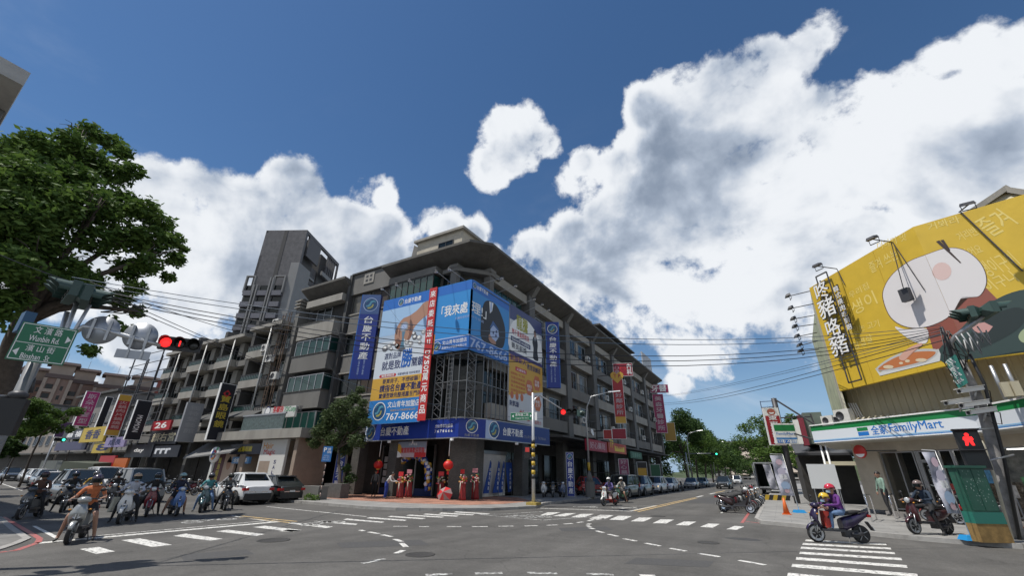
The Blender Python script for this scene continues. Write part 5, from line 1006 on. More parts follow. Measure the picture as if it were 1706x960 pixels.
# left one stands off the left front and faces the right; right one faces the junction
bl1 = thing('blade_sign', 'left blue blade sign standing off the left front beside the tall billboard', 'blade sign', (-28.2, 23, 8.4), group='blue upright agency signs on the corner block', world=True)
o = Vector((-27.9, 22.2, 8.4)); H = 7.2; ub = Vector((.86, .5, 0)).normalized(); wB = 1.55
nb_ = ub.cross(Z_); MB().slab(o, ub*wB, Z_*H, tuple(-nb_*.45)).build('panel', NAVY, bl1); MB().slab(o-ub*.06, ub*.058, Z_*H, tuple(-nb_*.45)).build('edge_trim', BL, bl1)
rect(bl1, o, ub, Z_, 0, H-1.75, wB, H, mat('sign_slate_blue', (.06,.12,.30), .42)); logo(bl1, o+ub*(wB/2)+Z_*(H-.9), ub, Z_, .62, PALE); zz = H-1.95
for c in '台慶不動產': text(c, bl1, o+ub*.42+Z_*(zz-.62), ub, Z_, .74, .60, WHITEP, .025); zz -= .76
for q, s in ((.50,'文山青年加盟店'),(.90,'高雄文山不動產')): text('\n'.join(s), bl1, o+ub*q+Z_*.35, ub, Z_, .15, 1.4, PALE, .0)
for z in (.8, 3.6, 6.4): MB().bar(o-nb_*.2+ub*wB+Z_*z, (-26.5, 24.2, 8.4+z), .06).build('bracket', STEEL, bl1)
blade(-16.75, 34.9, 8.9, 15.2, Vector((.86, .5, 0)).normalized(), 1.15, 'right blue blade sign beside the white and orange billboard')

# spotlights on arms over the billboards
def lamp_on_arm(base, head, lab):
    b, h = Vector(base), Vector(head); t = thing('spotlight', lab, 'spotlight', tuple(b), 0, 'spotlights on arms over the agency billboards')
    MB().tube([(0,0,0), tuple(h-b)], .02, 6).build('arm', STEEL, t); d = h-b
    MB().ball(tuple(d), (.17,.17,.10), 10, 5).build('lamp_head', STEELD, t); MB().lathe([(.01,-.02),(.14,-.06),(.15,-.09),(.02,-.09)], tuple(d), 'z', 10).build('lamp_glass', WHITEP, t)
ords = ['first', 'second', 'third', 'fourth', 'fifth', 'sixth']
for i, (x, y) in enumerate([(661,474),(683,467),(637,481)]): h = OY(x, y, 21.9); lamp_on_arm((h.x+.3, 22.95, 14.95), h, '%s spotlight over the chess billboard' % ['middle', 'right', 'left'][i])
for i, (x, y) in enumerate([(727,452),(749,448)]): h = OY(x, y, 21.6); lamp_on_arm((h.x+.5, 22.95, 14.95), h, '%s spotlight over the left face of the corner billboard' % ['left', 'right'][i])
for i, (x, y) in enumerate([(836,463),(859,476),(890,498),(903,507),(914,516)]): h = OX(x, y, -15.6); lamp_on_arm((-16.95, h.y-.9, 14.9), h, '%s spotlight from the corner along the right front' % ords[i])
MB().box((-31.9,0,0),(-31.9,0,0)) if 0 else None

# ---- small banner and decorations under the shop sign
bn = thing('opening_banner', 'small grand opening banner hanging under the shop sign', 'banner', (-22.9, 24.2, 2.9), world=True)
o = Vector((-24.55, 24.3, 2.72)); panel(bn, o, X_, Z_, 3.35, 1.05, mat('print_soft_pink', (.52,.40,.44), .5), .04); rect(bn, o, X_, Z_, 0, .55, 3.35, 1.05, mat('print_grey_blue', (.25,.30,.40), .5)); patch(bn, sm([(.1,.1),(.2,.7),(.8,.9),(1.1,.4),(.7,.1)]), o, X_, Z_, GOLD, .008); patch(bn, sm([(.0,.0),(.4,.45),(.9,.3),(1.0,.02)]), o, X_, Z_, WHITEP, .011); rect(bn, o, X_, Z_, 2.3, .0, 3.35, .3, RED, .008)
text('隆重開幕歡迎蒞臨', bn, o+X_*1.0+Z_*.28, X_, Z_, 2.2, .36, RED, .03, lift=.014); text('台慶不動產', bn, o+X_*1.7+Z_*.78, X_, Z_, .8, .17, WHITEP, .0, lift=.014)
LANT = mat('lantern_red', (.55, .015, .012), .5)
for x, lab in ((-25.1, 'left round red lantern hanging from the shop sign'), (-18.7, 'right round red lantern hanging near the corner')):
    t = thing('red_lantern', lab, 'lantern', (x, 23.75, 2.2), group='red lanterns at the arcade'); MB().ball((0,0,0), (.33,.33,.29), 16, 10).build('globe', LANT, t)
    f = MB()
    for k in range(16): f.bar((.335*math.cos(k*PI/8),.335*math.sin(k*PI/8),0), (.25*math.cos(k*PI/8),.25*math.sin(k*PI/8),.2), .012)
    f.build('rib', mat('lantern_rib', (.32,.01,.01), .5), t); MB().lathe([(.12,.26),(.12,.33)], n=12).lathe([(.12,-.33),(.12,-.26)], n=12).build('cap', GOLD, t); MB().lathe([(.08,-.56),(.06,-.33)], n=10).build('tassel', LANT, t)
# balloon arch: blue, gold and white balloons over the shop door
arch = thing('balloon_arch', 'blue and gold balloon arch over the agency doorway', 'balloon arch', (-22.9, 25.0, .13), group=None)
bms = [mat('balloon_blue', (.02,.06,.30), .25), mat('balloon_gold', (.45,.28,.05), .25), mat('balloon_white', (.55,.56,.6), .25)]
bme = {}
for k in range(58):
    a = -.25+k/57*(PI+.5); cx, cz = 1.55*math.cos(PI-a), 1.35+1.35*math.sin(a) if 0 < a < PI else 1.35-abs(a if a < 0 else a-PI)*3
    if cz < .1: continue
    for j in range(2):
        m = bms[(k+j) % 3]
        if m.name not in bme: ob = MB().ball((0,0,0), (.15,.15,.17), 9, 6).build('balloon', m, arch); bme[m.name] = ob.data
        else: ob = link('balloon', bme[m.name], arch)
        ob.matrix_basis = Matrix.Translation((cx+random.uniform(-.12,.12), -.1+j*.2, cz+random.uniform(-.1,.1)))
# flower stands with red drapes at the opening
DR = mat('drape_red', (.20, .010, .012), .6, bump=.3, bs=9); FL = [mat('flower_%d' % i, c, .6) for i, c in enumerate([(.5,.04,.05),(.5,.28,.06),(.5,.22,.25),(.45,.42,.35),(.03,.12,.03)])]
def flower_stand(x, y, lab, h=1.9, w=.34, card=True):
    t = thing('flower_stand', lab, 'flower stand', (x, y, .136), random.uniform(-.3, .3), 'congratulatory flower stands with red drapes')
    f = MB()
    for k in range(3): a = k*2.1+.4; f.tube([(w*.8*math.cos(a), w*.8*math.sin(a), 0), (.03*math.cos(a), .03*math.sin(a), h*.62)], .018, 6)
    f.build('leg', STEELD, t)
    rings = []
    for q in range(9):
        z = .04+(h*.66)*q/8; r = w*(.95-.22*q/8)*(1+.05*math.sin(q*2.1)); rings.append([(r*(1+.13*math.sin(5*t2+q*.3))*math.cos(t2), r*.7*(1+.13*math.sin(5*t2+q*.3))*math.sin(t2), z) for t2 in [2*PI*j/20 for j in range(20)]])
    MB().grid(rings).build('drape', DR, t)
    for i in range(34):
        a = random.uniform(0, 2*PI); rr_ = random.uniform(.08, .36); z = h*.60+random.uniform(0, .46); m = random.choice(FL)
        k_ = 'fl'+m.name
        if k_ not in bme: ob = MB().ball((0,0,0), (.075,.075,.055), 7, 4).build('flower', m, t); bme[k_] = ob.data
        else: ob = link('flower', bme[k_], t)
        ob.matrix_basis = Matrix.Translation((rr_*math.cos(a), rr_*.6*math.sin(a)-.05, z))
    MB().tube([(.05,-.26,h*.62), (.10,-.31,h*.45), (.06,-.30,h*.28)], [.03,.04,.015], 6).build('ribbon', FL[3], t)
    if card: MB().box((-.20,-.12,h*.93), (.20,-.10,h*.93+.26)).build('card', FL[2] if random.random() < .5 else RED, t)
def ghost(x, y): p = G(x, y, .136); return p.x-.4, p.y+1.35
for (x, y), h, lab in [((648,833),1.75,'leftmost red draped flower stand beside the bending worker'),((663,832),1.95,'second flower stand from the left, dark red drape, pink card'),((719,834),1.8,'flower stand left of the tilted striped umbrella'),((736,834),1.85,'flower stand just right of the tilted umbrella'),((757,837),2.0,'tall bright red flower stand right of the doorway'),((779,836),2.1,'rightmost flower stand beside the corner pillar')]: flower_stand(*ghost(x, y), lab, h*.84, .27)
# tilted closed umbrella and inflatable little figure among them
t = thing('umbrella', 'red and white striped umbrella lying tilted among the flower stands', 'umbrella', (*ghost(726,836), .2)); f = MB()
for k in range(8):
    a, b = k*PI/4, (k+1)*PI/4; f.face([(0,0,.42),(.5*math.cos(a),.5*math.sin(a),0),(.5*math.cos(b),.5*math.sin(b),0)], k % 2)
f.build('canopy', [RED, mat('umbrella_pale', (.28,.20,.20), .7)], t); MB().bar((0,0,-.3),(0,0,.48),.02).build('shaft', STEEL, t); t.rotation_euler = (rad(60), rad(35), 0); t.location.z = .45
# leaning blue feather flags before the white screen
for i, (x, lean, lab) in enumerate([(29.2,.30,'leftmost blue feather flag leaning on the white screen'),(30.5,.18,'second blue feather flag on the white screen'),(31.15,.30,'third blue feather flag on the white screen'),(32.5,-.28,'rightmost wide blue feather flag, leaning left')]):
    t = thing('feather_flag', lab, 'flag', (-19.1, x-.6, .14), group='blue feather flags leaning on the white screen')
    q = [(-.42,.25),(.32,.25),(.36,1.4),(.2,2.35),(.05,2.5),(-.05,1.9)] if i < 3 else [(-.1,.25),(.5,.3),(.55,1.6),(.45,2.4),(-.5,2.4),(-.35,1.4)]
    MB().extr([(.2+.04*b_, a+lean*(b_*.35), b_) for a, b_ in q], (.03, 0, 0)).build('cloth', mat('flag_blue', (.02,.07,.32), .6), t)
    MB().bar((.24,.37+lean*.0,0),(.3,.30+lean*.85,2.6),.025).build('pole', STEEL, t); text('台慶不動產', t, (.33,.02+lean*.4,.5), Y_, Z_, .25, 1.5, PALE, .0, lift=.01) if 0 else None
    for k, c in enumerate('台慶不動產'): text(c, t, (.26+.04*(1.9-k*.33), -.02+lean*(.6-k*.1), 1.75-k*.32), Y_, Z_, .22, .24, WHITEP, .01, lift=.03)

# ---- standing upright signs on the pavement (light boxes)
def upright(x, y, z0, z1, w, u, m, chars, lab, logo_on=True, cm=WHITEP, side=WHITEP, depth=.3, name='upright_sign', grp=None, bold=.02, world=True, cat='sign'):
    t = thing(name, lab, cat, (x, y, z0), world=True, group=grp); o = Vector((x, y, z0)); n = u.cross(Z_); H = z1-z0
    MB().slab(o, u*w, Z_*H, tuple(-n*depth)).build('panel', side, t); rect(t, o, u, Z_, .03, .03, w-.03, H-.03, m, .003, 'face')
    top = H-.1
    if logo_on: logo(t, o+u*(w/2)+Z_*(H-w*.55), u, Z_, w*.38); top = H-w*1.05
    n_ = len(chars); ch = (top-.15)/n_
    for k, c in enumerate(chars):
        if c.strip(): text(c, t, o+u*(w*.2)+Z_*(top-ch*(k+1)+ch*.1), u, Z_, w*.6, min(ch*.82, w*.75), cm, bold, lift=.008)
    return t
UD45 = Vector((.80, .60, 0)).normalized()
p = G(552, 832, .13); upright(-27.6, 22.0, .13, 3.25, .72, Vector((.9,.42,0)).normalized(), NAVY, '台慶不動產', 'blue and white upright light box by the parking sign', side=mat('box_grey', (.30,.30,.30), .6))
p = G(946, 829, .13); upright(-14.9, 34.2, .13, 3.4, .62, Vector((.9,.42,0)).normalized(), NAVY, '台慶不動產', 'blue and white upright light box beside the parked scooters under the arcade', side=mat('box_white', (.6,.6,.6), .5))

# ---- signs down the left street
UL = Vector((.55, .83, 0)).normalized()      # blades stand off the fronts, faces turned a little to the junction
def blade2(px, py0, py1, X, w, m, chars, lab, cm=WHITEP, edge=WHITEP, name='banner_sign', bold=.02, rot=None, Yb=None, stretch=False):
    """upright blade sticking out from the left-street fronts at X; heights read where the bearing meets that X"""
    a, b = OX(px, py0, X), OX(px, py1, X); t = thing(name, lab, 'blade sign', (X, a.y, b.z), world=True, group='upright signs down the left street'); H = a.z-b.z
    o = Vector((X, a.y-w/2, b.z)); u = Y_; n = u.cross(Z_)
    MB().slab(o, u*w, Z_*H, tuple(-n*.28)).build('panel', edge, t); rect(t, o, u, Z_, .04, .04, w-.04, H-.04, m, .003, 'face')
    if chars:
        n_ = len(chars); mg = H*.06; ch = (H-2*mg)/n_
        for k, c in enumerate(chars):
            if c.strip(): text(c, t, o+u*(w*.2)+Z_*(H-mg-ch*(k+1)+ch*.1), u, Z_, w*.6, min(ch*.8, w*.8), cm, bold, lift=.01)
    for z in (.12, .88): MB().bar(o+u*w+Z_*(H*z)-n*.14, (X, 24.1, b.z+H*z), .07).build('bracket', STEELD, t)
    return t, o, H
BLK = mat('sign_black', (.012, .014, .022), .4); MAG = mat('sign_magenta', (.42, .03, .16), .45); REDS = mat('sign_deep_red', (.40, .02, .03), .45)
t, o, H = blade2(383, 640, 736, -42.5, 1.35, BLK, ' 寶島眼鏡 ', 'tall black upright sign with gold characters and a red knot emblem', mat('gold_char', (.55,.42,.05), .4))
patch(t, ell(.67, H-.9, .34, .34, 4), o, Y_, Z_, RED, .012, 'emblem'); patch(t, ell(.67, H-.9, .19, .19, 4, 45, 405), o, Y_, Z_, BLK, .016, 'emblem')
blade2(328, 672, 738, -47.5, 1.5, mat('sign_ash', (.24,.25,.27), .5), '獨特髮藝館 ', 'pale grey upright sign beside the planted balcony', GREYP, GREYP)
t, o, H = blade2(243, 668, 735, -58, 1.35, BLK, '', 'black upright sign with white English lettering on its side', bold=.02); text('MOMON', t, o+Y_*.4+Z_*(H*.62), Vector((0,0,-1)), Y_, H*.42, .5, WHITEP, .02, lift=.01)
t, o, H = blade2(211, 658, 728, -63, 1.2, REDS, ' 火鍋肉片鍋燒麵 ', 'deep red upright banner with gold ends behind the black sign', mat('pinkish_char', (.62,.40,.38), .5)); rect(t, o, Y_, Z_, .04, H-.7, 1.16, H-.05, GOLD, .006); rect(t, o, Y_, Z_, .04, .05, 1.16, .6, GOLD, .006)
blade2(157, 653, 712, -74, 1.4, MAG, '斯朵利髮型', 'magenta upright banner far down the left street', mat('pale_pink', (.6,.45,.5), .5))
for i, (px, y0, y1, X, w, m, lab) in enumerate([(184,662,714,-70,.7,BLK,'thin dark upright sign behind the magenta banner'),(115,704,730,-90,2.0,mat('sign_violet',(.10,.05,.13),.5),'small violet upright sign below the brown towers')]): blade2(px, y0, y1, X, w, m, '', lab)
# framework behind those banners
sf = thing('sign_framework', 'open steel lattice behind the magenta and red banners', 'framework', (-66, 23.6, 5), world=True); f = MB()
for x in (-60, -64, -68, -72): f.bar((x, 22.5, 4), (x, 22.5, 15.5), .12); f.bar((x, 24, 4), (x, 24, 15.5), .12)
for z in np.arange(5, 15.6, 1.3): f.bar((-73, 22.5, z), (-59, 22.5, z), .07); f.bar((-73, 22.5, z), (-73, 24, z), .06); f.bar((-60, 22.5, z), (-60, 24, z), .06)
f.build('lattice', STEELD, sf)
def hsign(x0, x1, z0, z1, Y, m, s, lab, cm=WHITEP, bold=.02, frac=.8, edge=None, group=None, hs=.6):
    t = thing('shop_sign', lab, 'shop sign', (x0, Y, z0), world=True, group=group); o = Vector((x0, Y, z0)); w, H = x1-x0, z1-z0
    MB().slab(o, X_*w, Z_*H, (0, .2, 0)).build('panel', edge or m, t); rect(t, o, X_, Z_, .03, .03, w-.03, H-.03, m, .003, 'face')
    if s: text(s, t, o+X_*(w*(1-frac)/2)+Z_*(H*(1-hs)/2), X_, Z_, w*frac, H*hs, cm, bold, lift=.01)
    return t, o
gs = 'shop signs along the left street'
def hpx(xa, ya, xb, yb, Y): a, b = OY(xa, ya, Y), OY(xb, yb, Y); return a.x, b.x, min(a.z, b.z), max(a.z, b.z)
x0, x1, z0, z1 = hpx(434,697,493,679,22.2); t, o = hsign(x0, x1, z0-.1, z1+.15, 22.2, mat('sign_offwhite',(.60,.60,.57),.5), '', 'white shop sign with red and green lettering on the first floor', group=gs); W9 = x1-x0
patch(t, ell(.85, .62, .42, .42), o, X_, Z_, NAVYP, .008, 'emblem'); patch(t, ell(.85, .62, .33, .33), o, X_, Z_, WHITEP, .010, 'emblem'); text('洗髮玲', t, o+X_*1.6+Z_*.3, X_, Z_, 1.5, .65, RED, .05, lift=.01); text('72Cuty', t, o+X_*3.3+Z_*.35, X_, Z_, 1.5, .5, GREENP, .03, lift=.01); text('美髮', t, o+X_*4.9+Z_*.38, X_, Z_, .8, .45, INK, .02, lift=.01)
hsign(*hpx(247,744,295,762,21.8), 21.8, BLK, 'rrr', 'black fascia with three white hooked letters', mat('neon_white',(.7,.72,.75),.4), .06, .45, group=gs, hs=.42)
hsign(*hpx(213,742,250,762,21.7), 21.7, BLK, 'day', 'black fascia with small white italic lettering', WHITEP, .05, .35, group=gs, hs=.35)
hsign(*hpx(253,719,292,740,22.0), 22.0, BLK, '顏右宮', 'black board with cream characters above the hooked letters', mat('cream_char',(.6,.55,.38),.4), .03, .8, group=gs)
x0, x1, z0, z1 = hpx(386,741,432,757,21.6); hsign(x0, x1, z0, z1, 21.6, mat('sign_ink_blue',(.01,.015,.04),.4), '寶島眼鏡', 'dark fascia with yellow characters beside the round letter sign', mat('yellow_char',(.6,.5,.03),.4), .05, .45, group=gs, hs=.5)
x0, x1, z0, z1 = hpx(388,762,413,773,21.7); hsign(x0, x1, z0, z1, 21.7, mat('poster_blue',(.12,.28,.52),.5), '全新開幕', 'light blue poster strip under the dark fascia', WHITEP, .02, .8, group=gs)
x0, x1, z0, z1 = hpx(436,744,466,800,21.3); t, o = hsign(x0, x1, .2, 4.0, 21.3, mat('white_front',(.58,.57,.54),.6), '', 'white shopfront panel with orange script lettering', group=gs); text('Hair', t, o+X_*.3+Z_*3.1, X_, Z_, 1.3, .45, ORG, .02, lift=.01); text('Magic', t, o+X_*.5+Z_*2.6, X_, Z_, 1.5, .45, RED, .02, lift=.01); rect(t, o, X_, Z_, .2, 0, 1.6, 2.2, TAN, .01, 'door')
for k, c in enumerate('SALON'): text(c, t, o+X_*2.1+Z_*(2.0-k*.38), X_, Z_, .28, .26, NAVYP, .03, lift=.01)
t = thing('round_letter_sign', 'white round light box with a red and blue ring letter', 'sign', (-42.2, 21.0, 2.9), group=gs); MB().lathe([(.01,-.12),(.62,-.12),(.64,-.08),(.64,.08),(.62,.12),(.01,.12)], ax='y', n=28).build('disc', WHITE, t)
for a0, a1, m in ((-40,100,RED),(100,230,mat('ring_blue',(.02,.12,.5),.4)),(230,320,mat('ring_orange',(.6,.22,.03),.4))):
    oo, ii = ell(0,0,.42,.42,14,a0,a1), ell(0,0,.2,.2,14,a0,a1); patch(t, oo+ii[::-1], (0,-.121,0), X_, Z_, m, .003, 'ring_letter')
MB().extr([(.2,-.13,.3),(.3,-.13,.55),(.6,-.13,.6),(.45,-.13,.35)], (0,.01,0)).build('leaf', GREENP, t); MB().box((-.18,-.06,-2.4),(.18,.06,-.6)).build('post', mat('sign_offwhite',(.60,.60,.57),.5), t)
x0, x1, z0, z1 = hpx(361,767,386,790,21.8); t, o = hsign(x0, x1, .2, 3.1, 21.8, mat('poster_beige',(.50,.38,.30),.5), '', 'beige portrait poster board by the optician', group=gs); w9 = x1-x0; rect(t, o, X_, Z_, 0, 0, w9*.45, 2.9, mat('poster_wine',(.10,.02,.03),.5), .006); patch(t, ell(w9*.72, 2.0, .35, .5), o, X_, Z_, SKIN_P, .008, 'portrait'); patch(t, sm([(w9*.6,2.1),(w9*.72,2.6),(w9*.86,2.1),(w9*.8,2.3),(w9*.65,2.3)]), o, X_, Z_, INK, .010, 'portrait'); text('寶\n島\n眼\n鏡', t, o+X_*.35+Z_*.5, X_, Z_, .5, 2.0, mat('yellow_char',(.6,.5,.03),.4), .02, lift=.01)
# grey sloping awning, glass balustrade and scroll railing on the first floor, dark lean-to
aw = thing('sloping_awning', 'grey sloping canvas awning over the optician', 'awning', (-47, 22, 4), world=True); a, b = OY(305,763,20.8), OY(386,748,20.8); MB().hexa([(a.x,20.8,a.z-.1),(b.x,20.8,b.z-.35),(b.x,23.9,5.0),(a.x,23.9,5.0),(a.x,20.8,a.z),(b.x,20.8,b.z-.2),(b.x,23.9,5.15),(a.x,23.9,5.15)]).build('canvas', mat('awning_grey',(.17,.17,.17),.8), aw)
gr = thing('glass_balustrade', 'decorated glass balustrade on the first floor beside the pale canopy', 'balustrade', (-42, 21, 4.8), world=True); a, b = OY(398,728,21.4), OY(470,714,21.4)
MB().box((a.x,21.4,4.85),(b.x,21.46,6.0)).build('pane', mat('frosted_glass',(.06,.09,.085),.25,var=.6,vs=5), gr); MB().box((a.x-.1,21.35,6.0),(b.x+.1,21.5,6.12)).box((a.x-.1,21.35,4.76),(b.x+.1,21.5,4.849)).build('rail', FRAMEL, gr)
lt = thing('lean_to_roof', 'dark lean-to roof over the first-floor terrace', 'roof', (-42, 22, 7), world=True)
for xa, xb in ((-49.5,-45.5),(-44.5,-38.8)): MB().hexa([(xa,21.4,6.0),(xb,21.4,6.0),(xb,24,7.6),(xa,24,7.6),(xa,21.4,6.1),(xb,21.4,6.1),(xb,24,7.7),(xa,24,7.7)]).build('roof_sheet', mat('dark_sheet',(.05,.05,.048),.6), lt); MB().box((xa,21.6,6.0),(xa+.1,24,7.4)).build('side_sheet', STEELD, lt)
# far end clutter of signs
for i, (xa, ya, xb, yb, Y, m, s, lab) in enumerate([(140,714,170,736,20.5,mat('sign_mustard',(.50,.36,.05),.5),'香香','mustard square sign below the magenta banner'),(158,738,182,755,20.6,mat('sign_mustard',(.50,.36,.05),.5),'8','small mustard sign with a dark figure'),(178,730,205,745,20.4,mat('sign_lilac',(.28,.24,.42),.5),'成長','lilac sign with navy characters below the red banner'),(95,738,140,750,21,mat('sign_dusk',(.06,.06,.12),.5),'','long dusky fascia far down the street'),(108,718,140,731,21,BLK,'囍 福','dark sign board with white characters far down the street'),(255,703,281,716,21.5,REDS,'26','red sign with white figures behind the black board')]):
    hsign(*hpx(xa, ya, xb, yb, Y), Y, m, s, lab, NAVYP if i in (0,1,2) else WHITEP, .04, .6, group=gs)
for i, (xa, ya, xb, yb, m, lab) in enumerate([(168,760,182,790,REDS,'red upright light box on the left pavement'),(192,764,205,788,mat('box_orange',(.50,.12,.02),.5),'orange upright light box on the left pavement'),(70,768,98,785,mat('van_box_grey',(.10,.11,.10),.6),'grey roller shutter hut far down the left street')]): hsign(*hpx(xa, ya, xb, yb, 19.8), 19.8, m, '', lab, group='light boxes on the left pavement')
sg = thing('stall_shelter', 'dark green canvas stall shelter by the road down the left street', 'stall', (-66, 18.6, 0), world=True); a, b = OY(100,770,18.4), OY(150,790,18.4)
MB().hexa([(a.x,18.4,.2),(b.x,18.4,.2),(b.x,20.5,.2),(a.x,20.5,.2),(a.x+1,18.4,2.3),(b.x,18.4,2.1),(b.x,20.5,2.3),(a.x+1,20.5,2.4)]).build('canvas', mat('canvas_green',(.05,.06,.04),.8), sg)

# ---- signs down the right street
UR = Vector((.93, .36, 0)).normalized()
def rblade(px, py0, py1, Y, w, m, chars, lab, u=UR, cm=mat('pale_char',(.50,.42,.44),.5), grp='upright signs down the right street', edge=WHITEP, name='banner_sign', bold=.02):
    a, b = OY(px, py0, Y), OY(px, py1, Y); x = (a.x+b.x)/2-w/2
    t = thing(name, lab, 'blade sign', (x, Y, b.z), world=True, group=grp); o = Vector((x, Y, b.z)); H = a.z-b.z; n = u.cross(Z_)
    MB().slab(o, u*w, Z_*H, tuple(-n*.25)).build('panel', edge, t); rect(t, o, u, Z_, .04, .04, w-.04, H-.04, m, .003, 'face'); ch = H*.9/max(1, len(chars))
    for k, c in enumerate(chars):
        if c.strip(): text(c, t, o+u*(w*.2)+Z_*(H*.95-ch*(k+1)+ch*.12), u, Z_, w*.6, min(ch*.78, w*.75), cm, bold, lift=.01)
    MB().bar(o-n*.12+Z_*(H*.85), (XR, Y+.3, b.z+H*.85), .07).bar(o-n*.12+Z_*(H*.15), (XR, Y+.3, b.z+H*.15), .07).build('bracket', STEELD, t)
    return t, o, H
t, o, H = rblade(1031, 631, 706, 49.5, 1.25, REDS, '  好鄰診所 ', 'red clinic upright sign with a gold heart-shaped head'); rect(t, o, UR, Z_, .04, .04, 1.21, .75, GOLD, .006)
hp = [(0,-.55),(.62,.05),(.66,.38),(.42,.6),(.12,.52),(0,.36),(-.12,.52),(-.42,.6),(-.66,.38),(-.62,.05)]; MB().extr([tuple(o+UR*(.62+a*1.15)+Z_*(H+.15+b*1.2)-UR.cross(Z_)*(-.02)) for a, b in hp], tuple(-UR.cross(Z_)*-.0+UR.cross(Z_)*-.25)).build('heart_head', GOLD, t); text('T P', t, o+UR*.22+Z_*(H+.15), UR, Z_, .8, .42, REDS, .03, lift=.03)
t, o, H = rblade(1037, 604, 626, 50.0, 2.3, mat('sign_ruby',(.30,.01,.03),.45), '', 'ruby square sign with a heart outline between white characters'); text('心\n臟', t, o+UR*.15+Z_*.15, UR, Z_, .55, H*.75, mat('pale_char2',(.5,.36,.42),.5), .02, lift=.01); text('內\n科', t, o+UR*1.6+Z_*.15, UR, Z_, .55, H*.85, WHITEP, .04, lift=.01); patch(t, [(1.15+a*.55, H/2+b*.55) for a, b in hp], o, UR, Z_, RED, .012, 'heart'); patch(t, [(1.15+a*.38, H/2+b*.38) for a, b in hp], o, UR, Z_, mat('sign_ruby',(.30,.01,.03),.45), .016, 'heart')
t, o, H = rblade(1098, 640, 654, 80, 3.2, mat('sign_plum',(.28,.02,.09),.45), '', 'plum dental sign at the far end of the block'); text('牙醫', t, o+UR*.2+Z_*.2, UR, Z_, 2.6, H*.75, WHITEP, .03, lift=.01)
rblade(1099, 656, 722, 79, 1.9, mat('sign_plum',(.28,.02,.09),.45), '美森牙醫診所', 'tall plum dental upright sign at the far end of the block')
rblade(1116, 704, 735, 82, 1.9, mat('sign_ochre',(.34,.20,.03),.5), '', 'ochre upright sign behind the plum sign')
rblade(1012, 716, 732, 45.5, .9, mat('sign_red_yellow',(.35,.02,.02),.5), '', 'small red round-cornered sign over the pharmacy'); t, o, H = rblade(1031, 714, 732, 47.0, 1.5, mat('sign_ruby',(.30,.01,.03),.45), '', 'dark ruby projecting sign above the yellow fascia')
# fascias over the right street shops
def yfas(ya, yb, z0, z1, m, s, lab, cm=WHITEP, X=-15.6, frac=.75, bold=.02):
    t = thing('shop_sign', lab, 'shop sign', (X, ya, z0), world=True, group='shop fascias along the right street'); o = Vector((X, ya, z0))
    MB().slab(o, Y_*(yb-ya), Z_*(z1-z0), (-.25,0,0)).build('panel', m, t)
    if s: text(s, t, o+Y_*((yb-ya)*(1-frac)/2)+Z_*((z1-z0)*.2), Y_, Z_, (yb-ya)*frac, (z1-z0)*.6, cm, bold, lift=.01)
    return t, o
a, b = OX(978,731,-15.6), OX(1012,755,-15.6); t, o = yfas(a.y, b.y, b.z, a.z, mat('sign_rose',(.36,.02,.05),.45), '好心藥局', 'rose red pharmacy fascia with pink characters', mat('pinkchar',(.60,.42,.45),.5))
a, b = OX(1013,735,-15.6), OX(1044,758,-15.6); t, o = yfas(a.y, b.y, b.z, a.z-.1, mat('sign_vermilion',(.50,.06,.02),.45), '', 'vermilion fascia with a yellow block beside the pharmacy'); rect(t, o, Y_, Z_, (b.y-a.y)*.32, .2, (b.y-a.y)*.88, a.z-b.z-.4, GOLDY, .008); text('好鄰診所', t, o+Y_*((b.y-a.y)*.38)+Z_*.5, Y_, Z_, (b.y-a.y)*.42, (a.z-b.z)*.4, RED, .03, lift=.012); text('TP', t, o+Y_*.4+Z_*.5, Y_, Z_, 1.3, .8, GOLDY, .03, lift=.012)
a, b = OX(1050,752,-15.6), OX(1070,766,-15.6); yfas(a.y, b.y, b.z, a.z, mat('sign_pine',(.02,.10,.05),.5), '玉香茶坊', 'dark green fascia with pale characters', mat('mintchar',(.2,.4,.28),.5))
a = OX(979,729,-15.4); MB().box((XR,36,4.75),(-15.9,80,4.9)).build('shop_canopy', CONCD, CB)
for i, (px, y0, y1, Y, m, c, lab) in enumerate([(1039,765,793,46,mat('box_plum',(.28,.05,.12),.5),'','plum and white pavement light box'),(1070,770,800,57,mat('box_ink',(.03,.03,.03),.5),'','black and yellow pavement light box'),(1092,774,796,68,mat('box_green',(.03,.12,.06),.5),'','green and white pavement light box')]):
    t, o, H = rblade(px, y0, y1, Y, 1.0+.2*i, m, '好心藥' if i == 0 else '', lab, grp='light boxes along the right street'); 
    if i == 1: rect(t, o, UR, Z_, .06, .05, 1.1, H*.65, GOLD, .006)
def proj(p): d = np.array(p)-CAM; w = d@FW; return (PCX+FPX*(d@RT)/w, PCY-FPX*(d@UP)/w)
